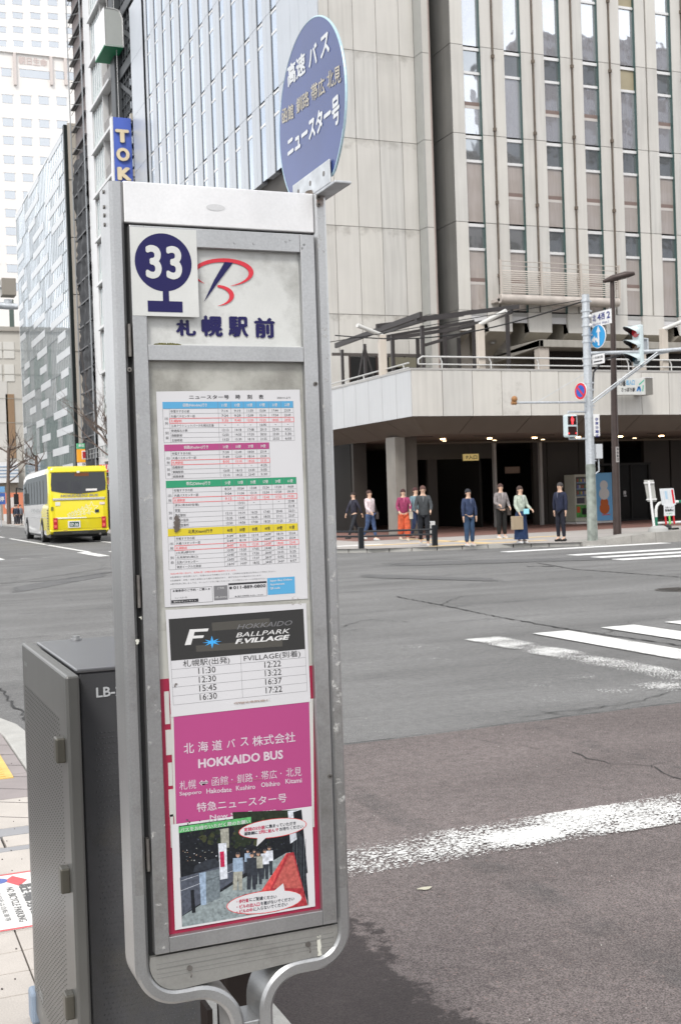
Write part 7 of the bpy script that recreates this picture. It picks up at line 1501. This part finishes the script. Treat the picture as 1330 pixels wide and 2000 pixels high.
SCR = stain_mat('scratches', (.62, .62, .60), .60, 45, .05, .5); GRM = stain_mat('grime_film', (.16, .15, .13), .50, 7, .25, .35); RST = stain_mat('rust_stain', (.22, .10, .04), .52, 30, .2, .7)
def film(par, x0, z0, x1, z1, y, m, keep, nx=6, nz=24, name='grime'): patch(name, [(x0, y, z0), (x1, y, z0), (x1, y, z1), (x0, y, z1)], m, nx, nz, keep, par)
film(BS, .473, .90, .493, 2.25, YF-.0007, GRM, lambda u, v: .06-.3*v); film(BS, .889, .85, .909, 2.22, YF-.0007, GRM, lambda u, v: .06-.22*v)
film(D, .507, .79, .534, 2.17, DY-.0006, GRM, lambda u, v: .08-.3*v); film(D, .853, .79, .879, 2.17, DY-.0006, GRM, lambda u, v: .08-.3*v)
film(BS, .50, .715, .885, .775, YF+.0024, GRM, lambda u, v: .04, 20, 6); film(BS, .50, 2.19, .885, 2.258, YF+.0013, SCR, lambda u, v: -.09, 20, 6, 'scratches')
film(D, .507, .79, .534, 2.17, DY-.0009, SCR, lambda u, v: .0, name='scratches'); film(BS, .889, .85, .909, 2.22, YF-.001, SCR, lambda u, v: .02, name='scratches')
film(BS, .890, 2.205, .909, 2.262, YF-.0012, RST, lambda u, v: -.12+.24*v, 6, 8, 'rust_stain')
film(D, .536, 1.40, .85, 1.92, PY-.0005, GRM, lambda u, v: .05+.06*v, 12, 12); film(D, .536, 1.955, .85, 2.139, PY-.0005, GRM, lambda u, v: -.10+.20*abs(u-.5)+.1*abs(v-.5), 12, 12)
film(CB, .502, .17, .788, 1.23, 2.9463, GRM, lambda u, v: .10-.18*v, 10, 24)
patch('scuffs', [(.4480, 3.58, .17), (.4480, 2.86, .17), (.4480, 2.86, 1.23), (.4480, 3.58, 1.23)], SCR, 10, 20, lambda u, v: -.03-.05*v, CB)
# a few darker tyre polished bands across the junction and small debris on the road
TYR = stain_mat('tyre_band', (.10, .10, .10), .46, 3, .3, .35)
for y0_, y1_, k_ in ((13.2, 13.6, 0), (15.0, 15.5, .03), (18.4, 18.9, .02), (20.6, 21.2, 0), (25.4, 26, .02)):
    patch('tyre_track', [(-20, y0_, .0095), (40, y0_, .0095), (40, y1_, .0095), (-20, y1_, .0095)], TYR, 40, 6, lambda u, v, k_=k_: k_-.4*(1-min(1, 3*min(v, 1-v))), kind='structure')
for x0_, k_ in ((2.35, .03), (4.15, .0)):
    patch('tyre_track', [(x0_, -5, .0095), (x0_+.35, -5, .0095), (x0_+.35, 7.2, .0095), (x0_, 7.2, .0095)], TYR, 6, 30, lambda u, v, k_=k_: k_-.4*(1-min(1, 3*min(u, 1-u))), kind='structure')
q = MB()
for k in range(260): a, b = rnd.uniform(1.3, 9), rnd.uniform(2.6, 12); s_ = rnd.uniform(.003, .009); q.add([(a, b, .009), (a+s_, b+s_*.3, .009), (a+s_*.6, b+s_, .013)], [(0, 1, 2)])
q.build('road_grit', flat('pale_grit', (.42, .41, .38)), kind='stuff')
p = at_z(830, 1739, 0); q = MB(); q.poly([(p.x+.03*math.cos(a)*(1+.4*math.sin(3*a)), p.y+.018*math.sin(a), .009) for a in [k*.5 for k in range(12)]]); o = q.build('flattened_gum', flat('gum_pale', (.45, .43, .34))); o['kind'] = 'stuff'
# unseen dim ceiling lights added to relieve the dark void, and a ceiling pipe
for k in range(6): q = MB(); q.box(19.8+k*2.3, 42.8, 3.68, 19.92+k*2.3, 42.9, 3.715); q.build('ceiling_lamp', mat('added_dim_lamp', (1, .75, .45), .4, emit=3) if k == 0 else bpy.data.materials['added_dim_lamp'], ST)
q = MB(); q.tube([(19.5, 42.0, 3.60), (40, 42.0, 3.60)], .05, 8); q.build('ceiling_pipe', flat('pipe_brown2', (.10, .09, .075)), ST)
